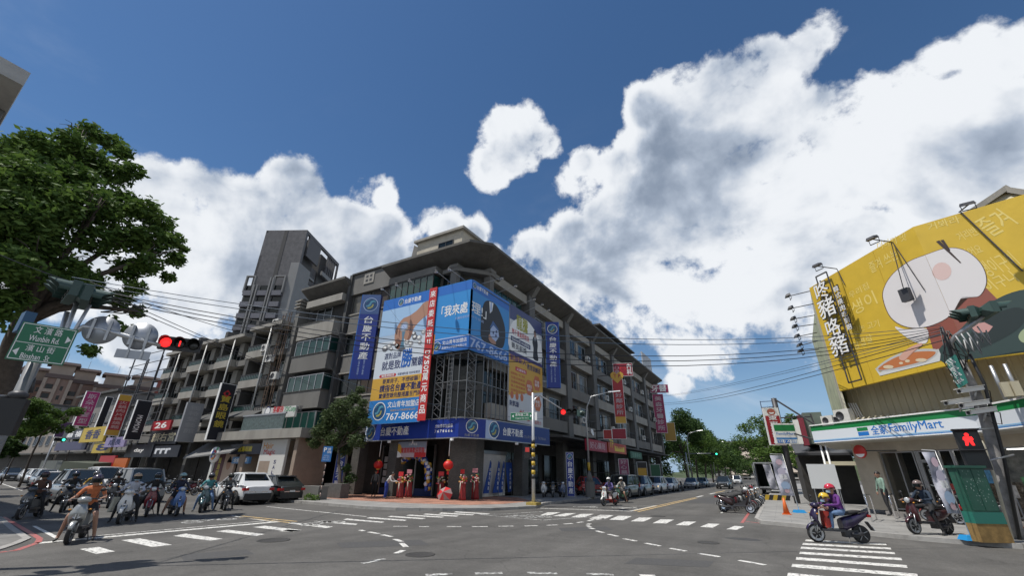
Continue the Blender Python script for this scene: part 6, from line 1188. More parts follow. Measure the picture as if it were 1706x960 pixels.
# ------------------------------------------------------------ trees
BARK = mat('bark', (.075, .06, .048), .9, var=.3, vs=8, bump=.6, bs=14)
def leafmat(name, c, c2):
    m = bpy.data.materials.new(name); m.use_nodes = True; t = m.node_tree; N = t.nodes; K = t.links; b = N['Principled BSDF']; b.inputs['Roughness'].default_value = .72; b.inputs['Specular IOR Level'].default_value = .3
    g = N.new('ShaderNodeNewGeometry'); n = N.new('ShaderNodeTexNoise'); n.inputs['Scale'].default_value = .9; n.inputs['Detail'].default_value = 5; K.new(g.outputs['Position'], n.inputs['Vector'])
    ad = N.new('ShaderNodeMath'); ad.operation = 'MULTIPLY_ADD'; K.new(g.outputs['Random Per Island'], ad.inputs[0]); ad.inputs[1].default_value = .7; sb = N.new('ShaderNodeMath'); sb.operation = 'SUBTRACT'; K.new(n.outputs['Fac'], sb.inputs[0]); sb.inputs[1].default_value = .35; K.new(sb.outputs[0], ad.inputs[2])
    mx = N.new('ShaderNodeMix'); mx.data_type = 'RGBA'; mx.clamp_factor = True; K.new(ad.outputs[0], mx.inputs[0]); mx.inputs[6].default_value = (*c, 1); mx.inputs[7].default_value = (*c2, 1); K.new(mx.outputs[2], b.inputs['Base Color'])
    tr = N.new('ShaderNodeBsdfTranslucent'); K.new(mx.outputs[2], tr.inputs[0]); ms = N.new('ShaderNodeMixShader'); ms.inputs[0].default_value = .28; K.new(b.outputs[0], ms.inputs[1]); K.new(tr.outputs[0], ms.inputs[2]); K.new(ms.outputs[0], N['Material Output'].inputs[0]); return m
LEAF = leafmat('leaf_deep', (.022, .050, .014), (.062, .115, .026)); LEAFB = leafmat('leaf_big_tree', (.038, .084, .016), (.15, .235, .05)); LEAFL = leafmat('leaf_fresh', (.035, .085, .015), (.12, .19, .035)); LEAFG = leafmat('leaf_grey', (.045, .075, .028), (.10, .14, .055))
def leaves(clumps, n, size, m, parent, flat=.0, name='foliage', squash=.8):
    """n small pointed leaves spread through clump volumes (centre, radius)"""
    cl = np.array([[*c, r] for c, r in clumps], float); w = cl[:, 3]**2; idx = rng.choice(len(cl), n, p=w/w.sum())
    d = rng.normal(size=(n, 3)); d /= np.linalg.norm(d, axis=1)[:, None]; rr = rng.uniform(.15, 1.0, n)**.42*(1+.16*rng.normal(size=n))
    P = cl[idx, :3]+d*(cl[idx, 3]*rr)[:, None]*np.array([1, 1, squash])
    a = rng.normal(size=(n, 3))*np.array([1, 1, .45]); a /= np.linalg.norm(a, axis=1)[:, None]; b = rng.normal(size=(n, 3))*np.array([1, 1, 1-flat]); b -= a*(a*b).sum(1)[:, None]; b /= np.linalg.norm(b, axis=1)[:, None]
    s = size*rng.uniform(.6, 1.4, n)[:, None]
    V = np.stack([P-a*s, P-b*s*.45, P+a*s, P+b*s*.45], 1).reshape(-1, 3)
    me = bpy.data.meshes.new(name); me.vertices.add(4*n); me.vertices.foreach_set('co', V.ravel()); me.loops.add(4*n); me.loops.foreach_set('vertex_index', np.arange(4*n, dtype=np.int32)); me.polygons.add(n); me.polygons.foreach_set('loop_start', np.arange(0, 4*n, 4, dtype=np.int32)); me.update(calc_edges=True); me.materials.append(m)
    return link(name, me, parent)
def limbs(mb, base, top, r0, r1, wob=.25, n=6):
    base, top = Vector(base), Vector(top); pts = [base.lerp(top, k/n)+Vector((random.uniform(-wob, wob), random.uniform(-wob, wob), 0))*(0 if k in (0, n) else .5) for k in range(n+1)]
    mb.tube(pts, [r0+(r1-r0)*k/n for k in range(n+1)], 8); return pts
# the big tree on the near left: trunk, forked limbs, ragged crown with gaps
bt = thing('street_tree', 'large leafy tree leaning over the left street sign', 'tree', tuple(AT(-38,800,26.5).xy)+(0,), world=True)
tb = MB(); T0 = AT(-38, 800, 26.5); T0.z = 0; T1 = AT(48, 520, 25.5); limbs(tb, T0, T1, .5, .34, .15)
tips = []
for x, y, r in [(20,330,12.5),(90,300,13),(150,250,13.5),(170,330,12),(220,380,12.5),(262,420,12.2),(120,420,12),(60,420,11.5),(-60,340,13),(-40,480,12),(190,500,12),(235,520,12.2),(130,210,13.5),(10,270,13)]:
    e = AT(x, y, r*2.0); tips.append(e); mid = T1.lerp(e, .45)+Vector((0,0,.3)); tb.tube([T1.lerp(T0, .05), T1.lerp(mid, .5), mid, mid.lerp(e, .6)+Vector((.1,.1,0)), e], [.22,.17,.12,.07,.02], 7)
tb.build('trunk', BARK, bt)
tb = MB()
for e in tips:
    for k in range(5): q = e+Vector((random.uniform(-.8,.8), random.uniform(-.8,.8), random.uniform(-.4,.6))); tb.tube([T1.lerp(e, random.uniform(.6,.9)), e.lerp(q, .5), q], [.03,.02,.008], 5)
tb.build('branch', BARK, bt)['kind'] = 'stuff'
cl = []
for x, y, r, q in [(20,255,12.8,.55),(60,240,13,.45),(100,262,13,.5),(40,300,12.5,.75),(120,300,12.8,.7),(115,235,13.5,.42),(150,222,13.5,.40),(185,238,13.5,.38),(205,255,13.5,.30),(150,265,13.2,.55),(190,290,13,.5),(225,285,13,.32),(85,345,12.3,.8),(150,345,12.4,.75),(200,340,12.6,.6),(240,350,12.6,.45),(268,372,12.6,.40),(288,400,12.5,.36),(292,432,12.4,.30),(255,400,12.4,.55),(215,395,12.3,.6),(20,360,12,.8),(160,400,12,.55),(245,440,12.3,.42),(280,462,12.2,.22),(210,450,12.2,.42),(225,480,12.2,.28),(200,500,12.2,.32),(228,520,12.2,.22),(180,540,12,.26),(215,552,12.2,.20),(150,585,12,.20),(60,400,11.8,.7),(-20,320,12.5,.9),(-40,420,12,1.0),(10,440,11.6,.6),(120,450,11.8,.42),(-90,360,12.5,1.0),(90,470,11.8,.30),(-30,520,11.6,.6),(150,470,11.9,.35),(-120,470,12,1.0),(40,270,12.4,.5),(15,500,11.5,.4),(305,415,12.5,.18)]:
    cl.append((tuple(AT(x, y, (r+random.uniform(-.3,.5))*2.0)), q*1.52))
for dx, dy, dz, q in [] and [(-2.2,-1.6,7.2,1.2),(-3.0,.4,6.6,1.3),(-1.4,-2.8,6.4,1.1),(-4.2,-1.0,6.0,1.1),(-2.8,2.0,7.8,1.0),(-4.5,1.4,6.6,1.0)]: cl.append(((T0.x+dx, T0.y+dy, dz), q))
leaves(cl, 42000, .13, LEAFB, bt, name='crown')
# tree by the agency's left corner
def tree(name, lab, base, h, cl, n, size, m, grp=None, r0=.14, forks=5, cat='tree'):
    t = thing(name, lab, cat, tuple(base), world=True, group=grp); mb = MB(); b = Vector(base); tp = Vector((sum(c[0][0] for c in cl)/len(cl), sum(c[0][1] for c in cl)/len(cl), b.z+h)); limbs(mb, b, tp, r0, r0*.6, .12)
    for c, q in random.sample(cl, min(len(cl), forks+3)): e = Vector(c); mb.tube([tp-Vector((0,0,.1)), tp.lerp(e, .5)+Vector((0,0,.1)), e], [r0*.5, r0*.3, r0*.1], 6)
    mb.build('trunk', BARK, t); leaves(cl, n, size, m, t, name='crown'); return t
cl = []
for x, y, q in [(590,665,.55),(570,680,.8),(598,690,.7),(555,700,.85),(585,710,.9),(535,720,.7),(560,735,.8),(525,740,.45),(548,690,.5),(605,672,.35),(595,735,.6),(575,750,.5),(600,650,.35),(515,732,.25),(610,705,.4)]: cl.append((tuple(OY(x, y, 21.4+random.uniform(-.4,.5))), q))
tree('street_tree', 'round bushy tree at the left end of the agency sign', (-25.6, 21.3, .13), 3.2, cl, 15000, .085, LEAFG, r0=.13)
# shrub and dark planting at its foot
t = thing('shrub', 'dark shrub at the foot of the tree by the arcade', 'shrub', (-25.9, 21.6, .13)); leaves([((0,0,.5),.5),((.3,.3,1.2),.4),((-.2,.2,1.8),.35)], 1400, .07, LEAF, t)
for i, (x, y) in enumerate([(520,831),(514,834)]): p = G(x, y, .13); t = thing('shrub', ['low grass tuft between the concrete blocks', 'weed tuft by the carport kerb'][i], 'shrub', tuple(p)); leaves([((0,0,.12),.3),((.4,.1,.1),.25)], 260, .07, LEAFL, t)
# green spreading tree far down the left street
def spread(px, py, r, w, h, n, lab, m=LEAFL, grp=None, base=None, size=.16, layers=9, name='street_tree'):
    c = AT(px, py, r); cl = []
    for k in range(layers*3):
        a = random.uniform(0, 2*PI); q = random.uniform(0, 1)**.6; z = random.uniform(-.5, .5); cl.append(((c.x+w*q*math.cos(a)*(1-abs(z)*.5), c.y+w*q*math.sin(a)*(1-abs(z)*.5), c.z+h*z+.25*h*(1-q)), w*random.uniform(.16,.30)))
    b = (c.x, c.y, 0) if base is None else base
    return tree(name, lab, b, max(1.0, c.z-h*.45), cl, n, size, m, grp, r0=w*.045)
spread(80, 700, 62, 2.3, 2.6, 9000, 'spreading light green tree far down the left street', LEAFL, size=.11); spread(40, 722, 70, 1.6, 1.8, 3000, 'smaller light green tree behind the left signal', LEAFL)
spread(128, 722, 85, 1.3, 2, 1500, 'dark tree below the brown towers', LEAF)
for i, (x, y, r, w, h, lab) in enumerate([(-40,700,45,2,3,'dark tree at the left edge of the photo'),(8,745,58,1.2,1.6,'dark low tree behind the left edge signal')]): spread(x, y, r, w, h, 3500, lab, LEAF, name='street_tree')
# avenue trees on both sides of the right street
g1 = 'avenue trees on the left side of the right street'; X_AV = -15.2
for i, (Y, h, lab) in enumerate([(92,14.5,'nearest and tallest avenue tree past the grey block'),(103,14,'second avenue tree past the grey block'),(115,13.5,'third avenue tree past the grey block'),(128,13.5,'fourth avenue tree past the grey block'),(142,13,'fifth avenue tree past the grey block'),(158,13,'sixth avenue tree past the grey block'),(176,13,'seventh avenue tree past the grey block'),(196,13,'farthest avenue tree on the left of the right street')]):
    cl = []
    for k in range(34):
        a = random.uniform(0, 2*PI); q = random.uniform(0, 1)**.6; z = random.uniform(0, 1); cl.append(((X_AV+5.6*q*math.cos(a)*(1.1-.6*z), Y+6*q*math.sin(a)*(1.1-.6*z), h*.38+(h*.62)*z*(1-.3*q)), random.uniform(.9,2.0)))
    tree('avenue_tree', lab, (X_AV, Y, .13), h*.4, cl, 13000 if i < 4 else 6000, .2 if i < 4 else .3, LEAFL if i % 2 else LEAF, g1, r0=.22)
g2 = 'trees behind the convenience store sign pole'
for i, (x, y, r, w, h, lab) in enumerate([(1272,748,75,4.2,5.5,'leftmost green tree left of the dark red sign'),(1302,735,62,3.6,5.5,'tall green tree behind the pole sign'),(1340,745,50,3.2,4.5,'green tree just behind the store pole'),(1255,762,95,4.2,5,'far green tree over the open truck'),(1395,745,60,3.2,3.2,'dark tree behind the sheet metal shop')]):
    spread(x, y, r, w, h, 5500, lab, LEAFL if i < 3 else LEAF, g2, size=.15)
for i, (x, Y, q) in enumerate([(-21, 90, 4), (-27, 97, 4.5), (-34, 108, 5)]): spread(*proj((x, Y, 4.5)), math.hypot(x, Y), q, 6, 3500, 'dark tree behind the end of the grey block, %s' % ['nearest','second','third'][i], LEAF, 'trees behind the grey block', size=.2)
for i, (x, y, r) in enumerate([(1150,775,190),(1172,778,210),(1200,780,230),(1228,778,235),(1255,782,215)]): spread(x, y, r, 7, 5, 2200, 'distant tree at the end of the right street, %s from the left' % ['first','second','third','fourth','fifth'][i], LEAF, 'distant trees at the end of the right street', size=.35, name='distant_tree')

# ------------------------------------------------------------ poles, signals and wires
SIGG = mat('signal_green_shell', (.035, .075, .065), .45, dirt=.2); SIGN_G = mat('street_sign_green', (.012, .16, .075), .4)
LRED = mat('signal_red_lit', (.6, .01, .01), .4, emit=(1.0, .02, .02), es=1.6); LGRN = mat('signal_green_lit', (.01, .5, .3), .4, emit=(.05, 1.0, .55), es=2.5); LOFF = mat('signal_lens_off', (.02, .02, .018), .25)
def signal(lab, loc, rz, n=3, lit=0, litm=None, horiz=True, shell=BLACK, s=1.0, third=None, hood=.26):
    """signal head: lenses face local -y"""
    t = thing('traffic_light', lab, 'traffic light', tuple(loc), rz, 'traffic lights'); p = .34*s; W_ = n*p
    mb = MB(); 
    if horiz: mb.box((-W_/2, 0, -.19*s), (W_/2, .16*s, .19*s))
    else: mb.box((-.19*s, 0, -W_/2), (.19*s, .16*s, W_/2))
    mb.build('housing', shell, t)
    for k in range(n):
        c = (-W_/2+p*(k+.5), -.004, 0) if horiz else (0, -.004, W_/2-p*(k+.5)); m = (litm or LRED) if k == lit else LOFF
        MB().lathe([(.01,-.03*s),(.10*s,-.02*s),(.14*s,.0)], c, 'y', 20).build('lens', m, t)
        h = MB(); rr = .165*s
        for j in range(14):
            a, b = rad(-30+j*240/14), rad(-30+(j+1)*240/14); P = lambda an, y, r_: (c[0]+r_*math.cos(an), y, c[2]+r_*math.sin(an)); dep = lambda an: -hood*s*(.45+.55*max(0, math.sin(an)))
            h.face([P(a,0,rr), P(b,0,rr), P(b,dep(b),rr), P(a,dep(a),rr)]); h.face([P(a,0,rr*.95), P(a,dep(a),rr*.95), P(b,dep(b),rr*.95), P(b,0,rr*.95)]); h.face([P(a,dep(a),rr), P(b,dep(b),rr), P(b,dep(b),rr*.95), P(a,dep(a),rr*.95)])
        h.build('hood', shell, t)
        if third == k: MB().box((c[0]-.015,-.04,-.07),(c[0]+.015,-.034,.07)).build('digit', LRED, t)
    return t
def sigback(lab, loc, rz, s=1.0):
    """pale-shelled three-lens head seen from behind: tapered back shell and long hoods"""
    t = signal(lab, loc, rz, 3, -1, horiz=True, shell=SIGG, s=s, hood=.42); MB().hexa([(-.5*s,.161*s,-.18*s),(.5*s,.161*s,-.18*s),(.5*s,.161*s,.18*s),(-.5*s,.161*s,.18*s),(-.36*s,.34*s,-.04*s),(.36*s,.34*s,-.04*s),(.36*s,.34*s,.06*s),(-.36*s,.34*s,.06*s)]).build('back_shell', SIGG, t); return t
# left pole
PL = Vector((-13.75, 2.6, 0)); lp = thing('signal_pole', 'grey steel signal pole with curved arm at the left', 'pole', tuple(PL), world=True)
MB().tube([PL, PL+Z_*4.3], [.13,.11], 14).build('pole', mat('pole_grey', (.22,.225,.23), .5, .4, var=.15), lp)
arm = [AT(97,602,13.8), AT(104,580,13.75), AT(118,556,13.7), AT(140,545,13.6), AT(170,549,13.5), AT(215,562,13.3), AT(268,576,13.15)]
MB().tube(arm, [.08,.075,.07,.065,.06,.055,.045], 10).build('arm', mat('arm_silver', (.50,.51,.52), .35, .6), lp)
MB().tube([AT(88,600,13.8), AT(112,520,13.9)], .05, 8).build('upright', STEEL, lp); MB().tube([AT(95,600,13.7), AT(150,508,13.5)], .035, 8).build('upright', STEEL, lp); MB().tube([AT(92,598,13.75), AT(130,500,13.8)], .045, 8).build('upright', STEEL, lp)
LEFTSIG = math.atan2(-2.6, 13.75)
sigback('left grey-green signal head at the left pole top, hoods to the left', AT(112,486,13.7), rad(-8), .95); sigback('right grey-green signal head at the left pole top, turned away to the right', AT(152,498,13.7), rad(165), .95)
camdir = math.atan2(13.1, 4.9)
s_ = AT(300,573.5,13.1); fz = math.atan2(-s_.x, s_.y)          # facing the junction
signal('horizontal signal with red lit at the end of the left arm', (s_.x, s_.y, s_.z), rad(58), 3, 0, LRED, True, BLACK, .84, third=1)
def roundback(x, y, r, d, lab):
    p = AT(x, y, d); t = thing('round_sign', lab, 'road sign', tuple(p), rad(58), 'sign backs hung on the left arm'); MB().lathe([(.01,0),(r,0),(r,.02),(.01,.02)], ax='y', n=32).build('plate', mat('sign_back', (.36,.38,.41), .4, .5, var=.08), t)
    for sx in (-.16, .14): MB().box((sx-.025,-.05,-r*.72),(sx+.025,-.004,r*.72)).build('bracket', STEEL, t)
roundback(168.5, 550, .335, 13.45, 'left round sign back on the curved arm'); roundback(234, 560.5, .335, 13.25, 'right round sign back on the curved arm')
p = AT(221,591,13.2); t = thing('plate_sign', 'small rectangular sign back under the round ones', 'road sign', tuple(p), rad(58)); MB().box((-.32,-.0,-.10),(.32,.02,.10)).build('plate', MATS['sign_back'], t); MB().box((-.12,-.03,-.1),(-.08,-.002,.45)).build('bracket', STEEL, t); MB().box((.14,-.03,-.1),(.18,-.002,.45)).build('bracket', STEEL, t)
p = AT(38,553,13.4)*.5+AT(126,567,13.2)*0+AT(38,553,13.4)*.5
c00, c10, c01 = AT(8,596,13.3), AT(104,610,13.2), AT(30,548,13.3); u = (c10-c00); v = Z_; w = Vector((u.x,u.y,0)).length; tilt = u.z/w; uh = Vector((u.x,u.y,0)).normalized()
t = thing('street_name_sign', 'green bilingual street name sign with two rows', 'street sign', tuple(c00), world=True); H = .80; U = (uh*1.0+Z_*tilt*.15).normalized(); V = U.cross(Vector((uh.y,-uh.x,0))).normalized(); V = V if V.z > 0 else -V
base = c00-Z_*.02; n_ = U.cross(V)
MB().slab(base, U*w, V*H, tuple(-n_*.04)).build('plate', SIGN_G, t)
for a0, b0, a1, b1 in ((.02,.02,w-.02,.035),(.02,H-.035,w-.02,H-.02),(.02,.02,.035,H-.02),(w-.035,.02,w-.02,H-.02),(.02,H*.46,w-.02,H*.475)): rect(t, base, U, V, a0, b0, a1, b1, WHITEP, .003, 'border')
text('文 濱 路', t, base+U*(w*.25)+V*(H*.74), U, V, w*.5, H*.19, WHITEP, .01, lift=.005); text('Wunbin Rd.', t, base+U*(w*.22)+V*(H*.53), U, V, w*.54, H*.15, WHITEP, .015, lift=.005); patch(t, [(w*.86,H*.58),(w*.95,H*.68),(w*.86,H*.78)], base, U, V, WHITEP, .005, 'arrow')
text('濱 山 街', t, base+U*(w*.25)+V*(H*.26), U, V, w*.5, H*.17, WHITEP, .01, lift=.005); text('Binshan  St', t, base+U*(w*.22)+V*(H*.06), U, V, w*.5, H*.14, WHITEP, .015, lift=.005); patch(t, [(w*.15,H*.12),(w*.06,H*.22),(w*.15,H*.32)], base, U, V, WHITEP, .005, 'arrow')
tag(MB().box((-.16,-.09,-.22),(.16,.09,.22)).build('speaker_box', mat('box_blue', (.03,.10,.20), .5)), 'small blue box on the left pole above the street sign', 'box').location = AT(42,538,13.7)
tag(MB().tube([AT(55,630,14.0), AT(50,655,14.0)], .05, 8).build('pole_clamp', STEELD), 'dark clamp hanging on the left pole', 'clamp')
# pedestrian signal at the left edge
p = AT(14,694,13.0); t = thing('pedestrian_signal', 'dark pedestrian signal seen from behind at the left edge', 'traffic light', tuple(p), rad(60)); MB().box((-.18,-.1,-.35),(.18,.12,.33)).build('housing', BLACK, t); MB().ball((0,0,.40),(.16,.16,.1),10,5).build('bell', STEELD, t); MB().tube([(-.05,0,.36),(-1.2,-.3,.36)], .03, 6).build('arm', STEEL, t)
# corner signal pole on the agency pavement
CP = G(889,842,.13); t = thing('signal_pole', 'pale signal pole with yellow and black stripes before the agency corner', 'pole', tuple(CP)); MB().tube([(0,0,0),(0,0,6.3)], [.11,.075], 14).build('pole', mat('pole_pale', (.50,.51,.52), .4, .5), t); MB().box((-.32,-.32,.0),(.32,.32,.14)).build('base', mat('base_yellow', (.34,.25,.06), .8, var=.3, vs=5), t)
rightdir = Vector((math.cos(YAW), math.sin(YAW), 0)); e = AT(945,688,OY(889,700,CP.y).xy.length-1.0); e = Vector((e.x, e.y, e.z))-CP
MB().tube([(0,0,5.2), (rightdir.x*.12, rightdir.y*.12, 5.95), (rightdir.x*.45, rightdir.y*.45, 6.15), tuple(e)], [.05,.05,.045,.035], 10).build('arm', MATS['pole_pale'], t)
for k in range(9):
    z = 1.35+k*.24; m = mat('stripe_yellow', (.50,.33,.03), .5) if k % 2 else BLACK; MB().lathe([(.108,z),(.108,z+.235)], n=14).build('stripe', m, t)
p = AT(948,687,CP.xy.length-1.0); signal('horizontal signal with red lit on the arm before the agency', p, rad(20), 3, 0, LRED, True, BLACK, 1.0); signal('second signal head turned away, on the agency corner arm', AT(968,690,CP.xy.length-1.1), rad(100), 3, -1, None, True, SIGG, .9)
p = Vector((CP.x-.35, CP.y-.1, 2.9)); t = thing('pedestrian_signal', 'pedestrian signal with red figure on the striped corner pole', 'traffic light', tuple(p), rad(30)); MB().box((-.17,0,-.36),(.17,.2,.36)).build('housing', BLACK, t); MB().box((-.12,-.01,.05),(.12,-.002,.3)).build('lens', mat('ped_dim', (.20,.02,.02), .4, emit=(.6,.05,.04), es=.4), t); MB().box((-.12,-.01,-.3),(.12,-.002,-.05)).build('lens', LOFF, t); MB().tube([(.1,.1,.3),(.3,.2,.3)], .03, 6).tube([(.1,.1,-.3),(.3,.2,-.3)], .03, 6).build('bracket', STEEL, t)
p = AT(876,714,CP.xy.length); t = thing('street_name_sign', 'small green street name sign on the agency corner pole', 'street sign', (p.x-.25, p.y, 5.0), rad(14)); MB().box((-.75,0,-.21),(.68,.03,.23)).build('plate', SIGN_G, t); text('青年路二段', t, (-.45,0,.02), X_, Z_, .85, .17, WHITEP, .01); text('Cingnian Rd. Sec.2', t, (-.45,0,-.16), X_, Z_, .85, .11, WHITEP, .005); patch(t, [(.5,-.05),(.62,.03),(.5,.11)], (0,0,0), X_, Z_, WHITEP); patch(t, [(-.55,-.05),(-.67,.03),(-.55,.11)], (0,0,0), X_, Z_, WHITEP); MB().box((-.77,.0,-.24),(.93,.02,.25)).build('backing', WHITE, t).location = (.0,.032,0)
# street lamps
def lamp(lab, loc, h, rz, reach=2.2, m=STEEL, base=False):
    t = thing('street_lamp', lab, 'street lamp', tuple(loc), rz, 'street lamps'); MB().tube([(0,0,0),(0,0,h*.72),(.12,0,h*.86),(.5,0,h*.96),(reach*.8,0,h+.05)], [.09,.075,.055,.05,.04], 10).build('pole', m, t)
    MB().hexa([(reach*.75,-.12,h-.0),(reach+.35,-.1,h+.08),(reach+.35,.1,h+.08),(reach*.75,.12,h-.0),(reach*.75,-.08,h+.10),(reach+.35,-.05,h+.16),(reach+.35,.05,h+.16),(reach*.75,.08,h+.1)]).build('lamp_head', mat('lamp_silver', (.55,.56,.57), .4, .4), t)
    if base: MB().prism(ell(0,0,.38,.38,8), 0, 1.1).build('base', CONC, t); MB().lathe([(.30,1.1),(.1,1.8)], n=10).build('base_cone', CONC, t); MB().lathe([(.1,1.9),(.1,2.5)], n=10).build('stripe', mat('stripe_yellow',(.50,.33,.03),.5), t)
    return t
p = G(984,829,.13); lamp('street lamp on a concrete base before the pharmacy', p, 8.0, rad(20), 2.6, base=True)
for x, Y, lab in ((-13.6,86,'second street lamp along the right street, by the trees'),(-13.4,118,'far street lamp among the avenue trees')): lamp(lab, (x, Y, .13), 9, 0, 2.6)
p = OY(1325,650,62); lamp('grey mast behind the pole sign', (p.x+.5, 62, .1), 5.2, rad(200), 1.4); MB().lathe([(.05,0),(.28,.35),(.3,.36)], n=12).build('loudspeaker', WHITE)
o_ = bpy.data.objects['loudspeaker']; o_.location = OY(981,722,38.2); o_.rotation_euler = (0, rad(80), 0); tag(o_, 'white horn loudspeaker on the street lamp', 'loudspeaker')
# far signals: green
for x, y, r, lab, hx in ((1190,757,84,'green lit signal on a mast before the avenue trees',-4.6),(1262,759,98,'green lit signal over the far end of the right street',3.5),(100,733,75,'green lit signal far down the left street',-3)):
    p = AT(x, y, r); signal(lab, p, rad(0 if x > 500 else 60), 3, 2 if x != 1262 else 2, LGRN, True, BLACK, 1.0)
    t = thing('signal_mast', 'mast carrying the '+lab.replace('green lit ', ''), 'pole', (p.x+hx, p.y+.3, 0)); MB().tube([(0,0,0),(0,0,p.z+.3)], .1, 8).tube([(0,0,p.z+.1),(-hx,0,p.z+.1)], .05, 8).build('pole', STEEL, t)
# parking sign pole
p = G(532,834,.13); t = thing('parking_sign', 'blue parking sign on a red and black striped post', 'road sign', tuple(p), rad(25)); 
for k in range(12): MB().lathe([(.035,k*.2),(.035,k*.2+.195)], n=8).build('post', [BLACK, mat('stripe_white_red',(.40,.30,.26),.5)][k % 2], t)
MB().box((-.3,-.05,2.15),(.3,-.02,3.05)).build('plate', mat('parking_blue', (.03,.16,.42), .4), t); text('P', t, (-.24,-.05,2.72), X_, Z_, .18, .24, WHITEP, .03); text('機車\n停車格', t, (-.02,-.05,2.62), X_, Z_, .28, .34, WHITEP); text('收費時段\n星期一至五\n08:00-20:00', t, (-.24,-.05,2.22), X_, Z_, .46, .33, PALE)
tag(MB().box((-.1,0,0),(1.6,.7,.75)).build('planter_block', CONC), 'grey concrete block by the carport', 'block').location = G(500,832,.13)
tag(MB().box((0,0,0),(1.7,.7,.85)).build('planter_block', mat('granite_dark',(.10,.095,.09),.7,var=.2,vs=6)), 'dark granite planter at the tree foot', 'block').location = (-26.6, 20.6, .13)

# right utility pole with cameras, signals and the cabinet
R0 = Vector((5.95, 20.9, .13)); az = math.atan2(R0.x, R0.y)
up_ = thing('utility_pole', 'thick grey utility pole hung with cables at the right', 'pole', tuple(R0), world=True)
MB().tube([R0, AT(1690,880,21.6), AT(1660,760,21.6), AT(1640,690,21.5), AT(1618,640,21.4), AT(1600,600,21.2)], [.19,.19,.17,.16,.14,.12], 14).build('pole', mat('pole_concrete', (.27,.26,.25), .8, var=.3, vs=4, dirt=.4, ds=3), up_)
MB().tube([AT(1600,612,21.2), AT(1588,590,21.1), AT(1584,572,21.0), AT(1592,560,20.9), AT(1622,540,20.6), AT(1640,525,20.5)], .07, 10).build('arm', STEEL, up_)
MB().tube([AT(1700,905,21.3), AT(1672,760,21.35), AT(1640,640,21.2), AT(1615,590,21.0)], .05, 8).build('conduit', BLACK, up_); MB().tube([AT(1688,905,21.2), AT(1655,790,21.2), AT(1640,745,21.2), AT(1634,735,21.2)], .045, 8).build('conduit', mat('conduit_beige',(.45,.42,.33),.5), up_)
MB().tube([AT(1592,612,21), AT(1575,560,20.9), AT(1568,545,20.9)], .05, 8).build('wire_arm', STEELD, up_)
for k in range(9):
    a = AT(1575+random.uniform(-12,12), 548+random.uniform(-5,8), 20.9); b = AT(1600+random.uniform(-6,16), 610+random.uniform(-25,40), 21.0); m_ = a.lerp(b, .5)+Vector((random.uniform(-.4,.4),random.uniform(-.3,.3),-.2)); MB().tube([a, m_, b], .018, 5).build('cable_loop', BLACK, up_)
for k in range(5):
    a = AT(1592+k*9, 560-k*4, 20.7); MB().tube([a, a+Vector((.05,0,-.3)), a+Vector((.14,.05,-.5-.15*(k % 3))), a+Vector((.18,.05,-.15))], .022, 5).build('wrapped_cable', mat('foil', (.38,.39,.40), .6, .2), up_)
sigback('left pale green signal head on the right utility pole', AT(1612,526,20.6), rad(-100), 1.0); sigback('right pale green signal head on the right utility pole', AT(1650,518,20.5), rad(95), 1.0)
for i, (x, y, d, rz, lab) in enumerate([(1620,652,21.0,-60,'highest security camera on the right pole'),(1596,672,20.9,-60,'left security camera pointing left on the right pole'),(1624,676,20.8,-60,'middle security camera on the right pole'),(1636,688,20.8,-55,'lowest security camera on the right pole')]):
    p = AT(x, y, d); t = thing('security_camera', lab, 'camera', tuple(p), rad(28), 'security cameras on the right pole'); w = .42 if i != 1 else .38
    MB().hexa([(-w,-.1,-.07),(w,-.1,.05),(w,.1,.05),(-w,.1,-.07),(-w,-.1,.05),(w,-.1,.17),(w,.1,.17),(-w,.1,.05)]).build('housing', mat('camera_white', (.6,.59,.55), .5), t); MB().hexa([(-w-.05,-.13,.055),(w,-.13,.18),(w,.13,.18),(-w-.05,.13,.055),(-w-.05,-.13,.075),(w,-.13,.20),(w,.13,.20),(-w-.05,.13,.075)]).build('sunshield', mat('camera_white',(.6,.59,.55),.5), t); MB().lathe([(.055,-.012),(.055,.0)], (-w-.006,0,-.01), 'x', 12).build('lens', BLACK, t); MB().tube([(.1,0,-.02),(.15,.2,-.25)], .03, 6).build('bracket', STEEL, t)
    MB().tube([(w,0,.08),(w+.14,0,0),(w+.1,.05,-.35),(w-.1,.15,-.3)], .015, 5).build('cable', BLACK, t)
p = AT(1613,733,20.6); t = thing('pedestrian_signal', 'pedestrian signal with lit red standing figure on the right pole', 'traffic light', tuple(p), rad(-12)); MB().box((-.29,0,-.9),(.29,.24,.28)).build('housing', BLACK, t); MB().box((-.23,-.012,-.82),(.23,-.004,-.42)).build('lens', LOFF, t); MB().box((-.23,-.012,-.22),(.23,-.004,.22)).build('lens', LOFF, t)
f = MB(); f.face([(x*.9, -.016, z*.9) for x, z in [(-.05,-.2),(-.12,-.2),(-.10,-.03),(-.14,.0),(-.11,.1),(.11,.1),(.14,.0),(.10,-.03),(.12,-.2),(.05,-.2),(.0,-.06)]][::-1]); f.face([(a, -.016, b) for a, b in ell(0,.15,.055,.055,12)][::-1]); f.build('red_figure', LRED, t)
MB().box((-.32,-.25,.285),(.32,.2,.32)).box((-.32,-.2,-.33),(.32,0,-.30)).build('visor', BLACK, t); MB().tube([(.0,.1,.3),(.7,.5,.35)], .04, 6).tube([(0,.1,-.7),(.9,.5,-.45)], .03, 6).build('bracket', STEEL, t)
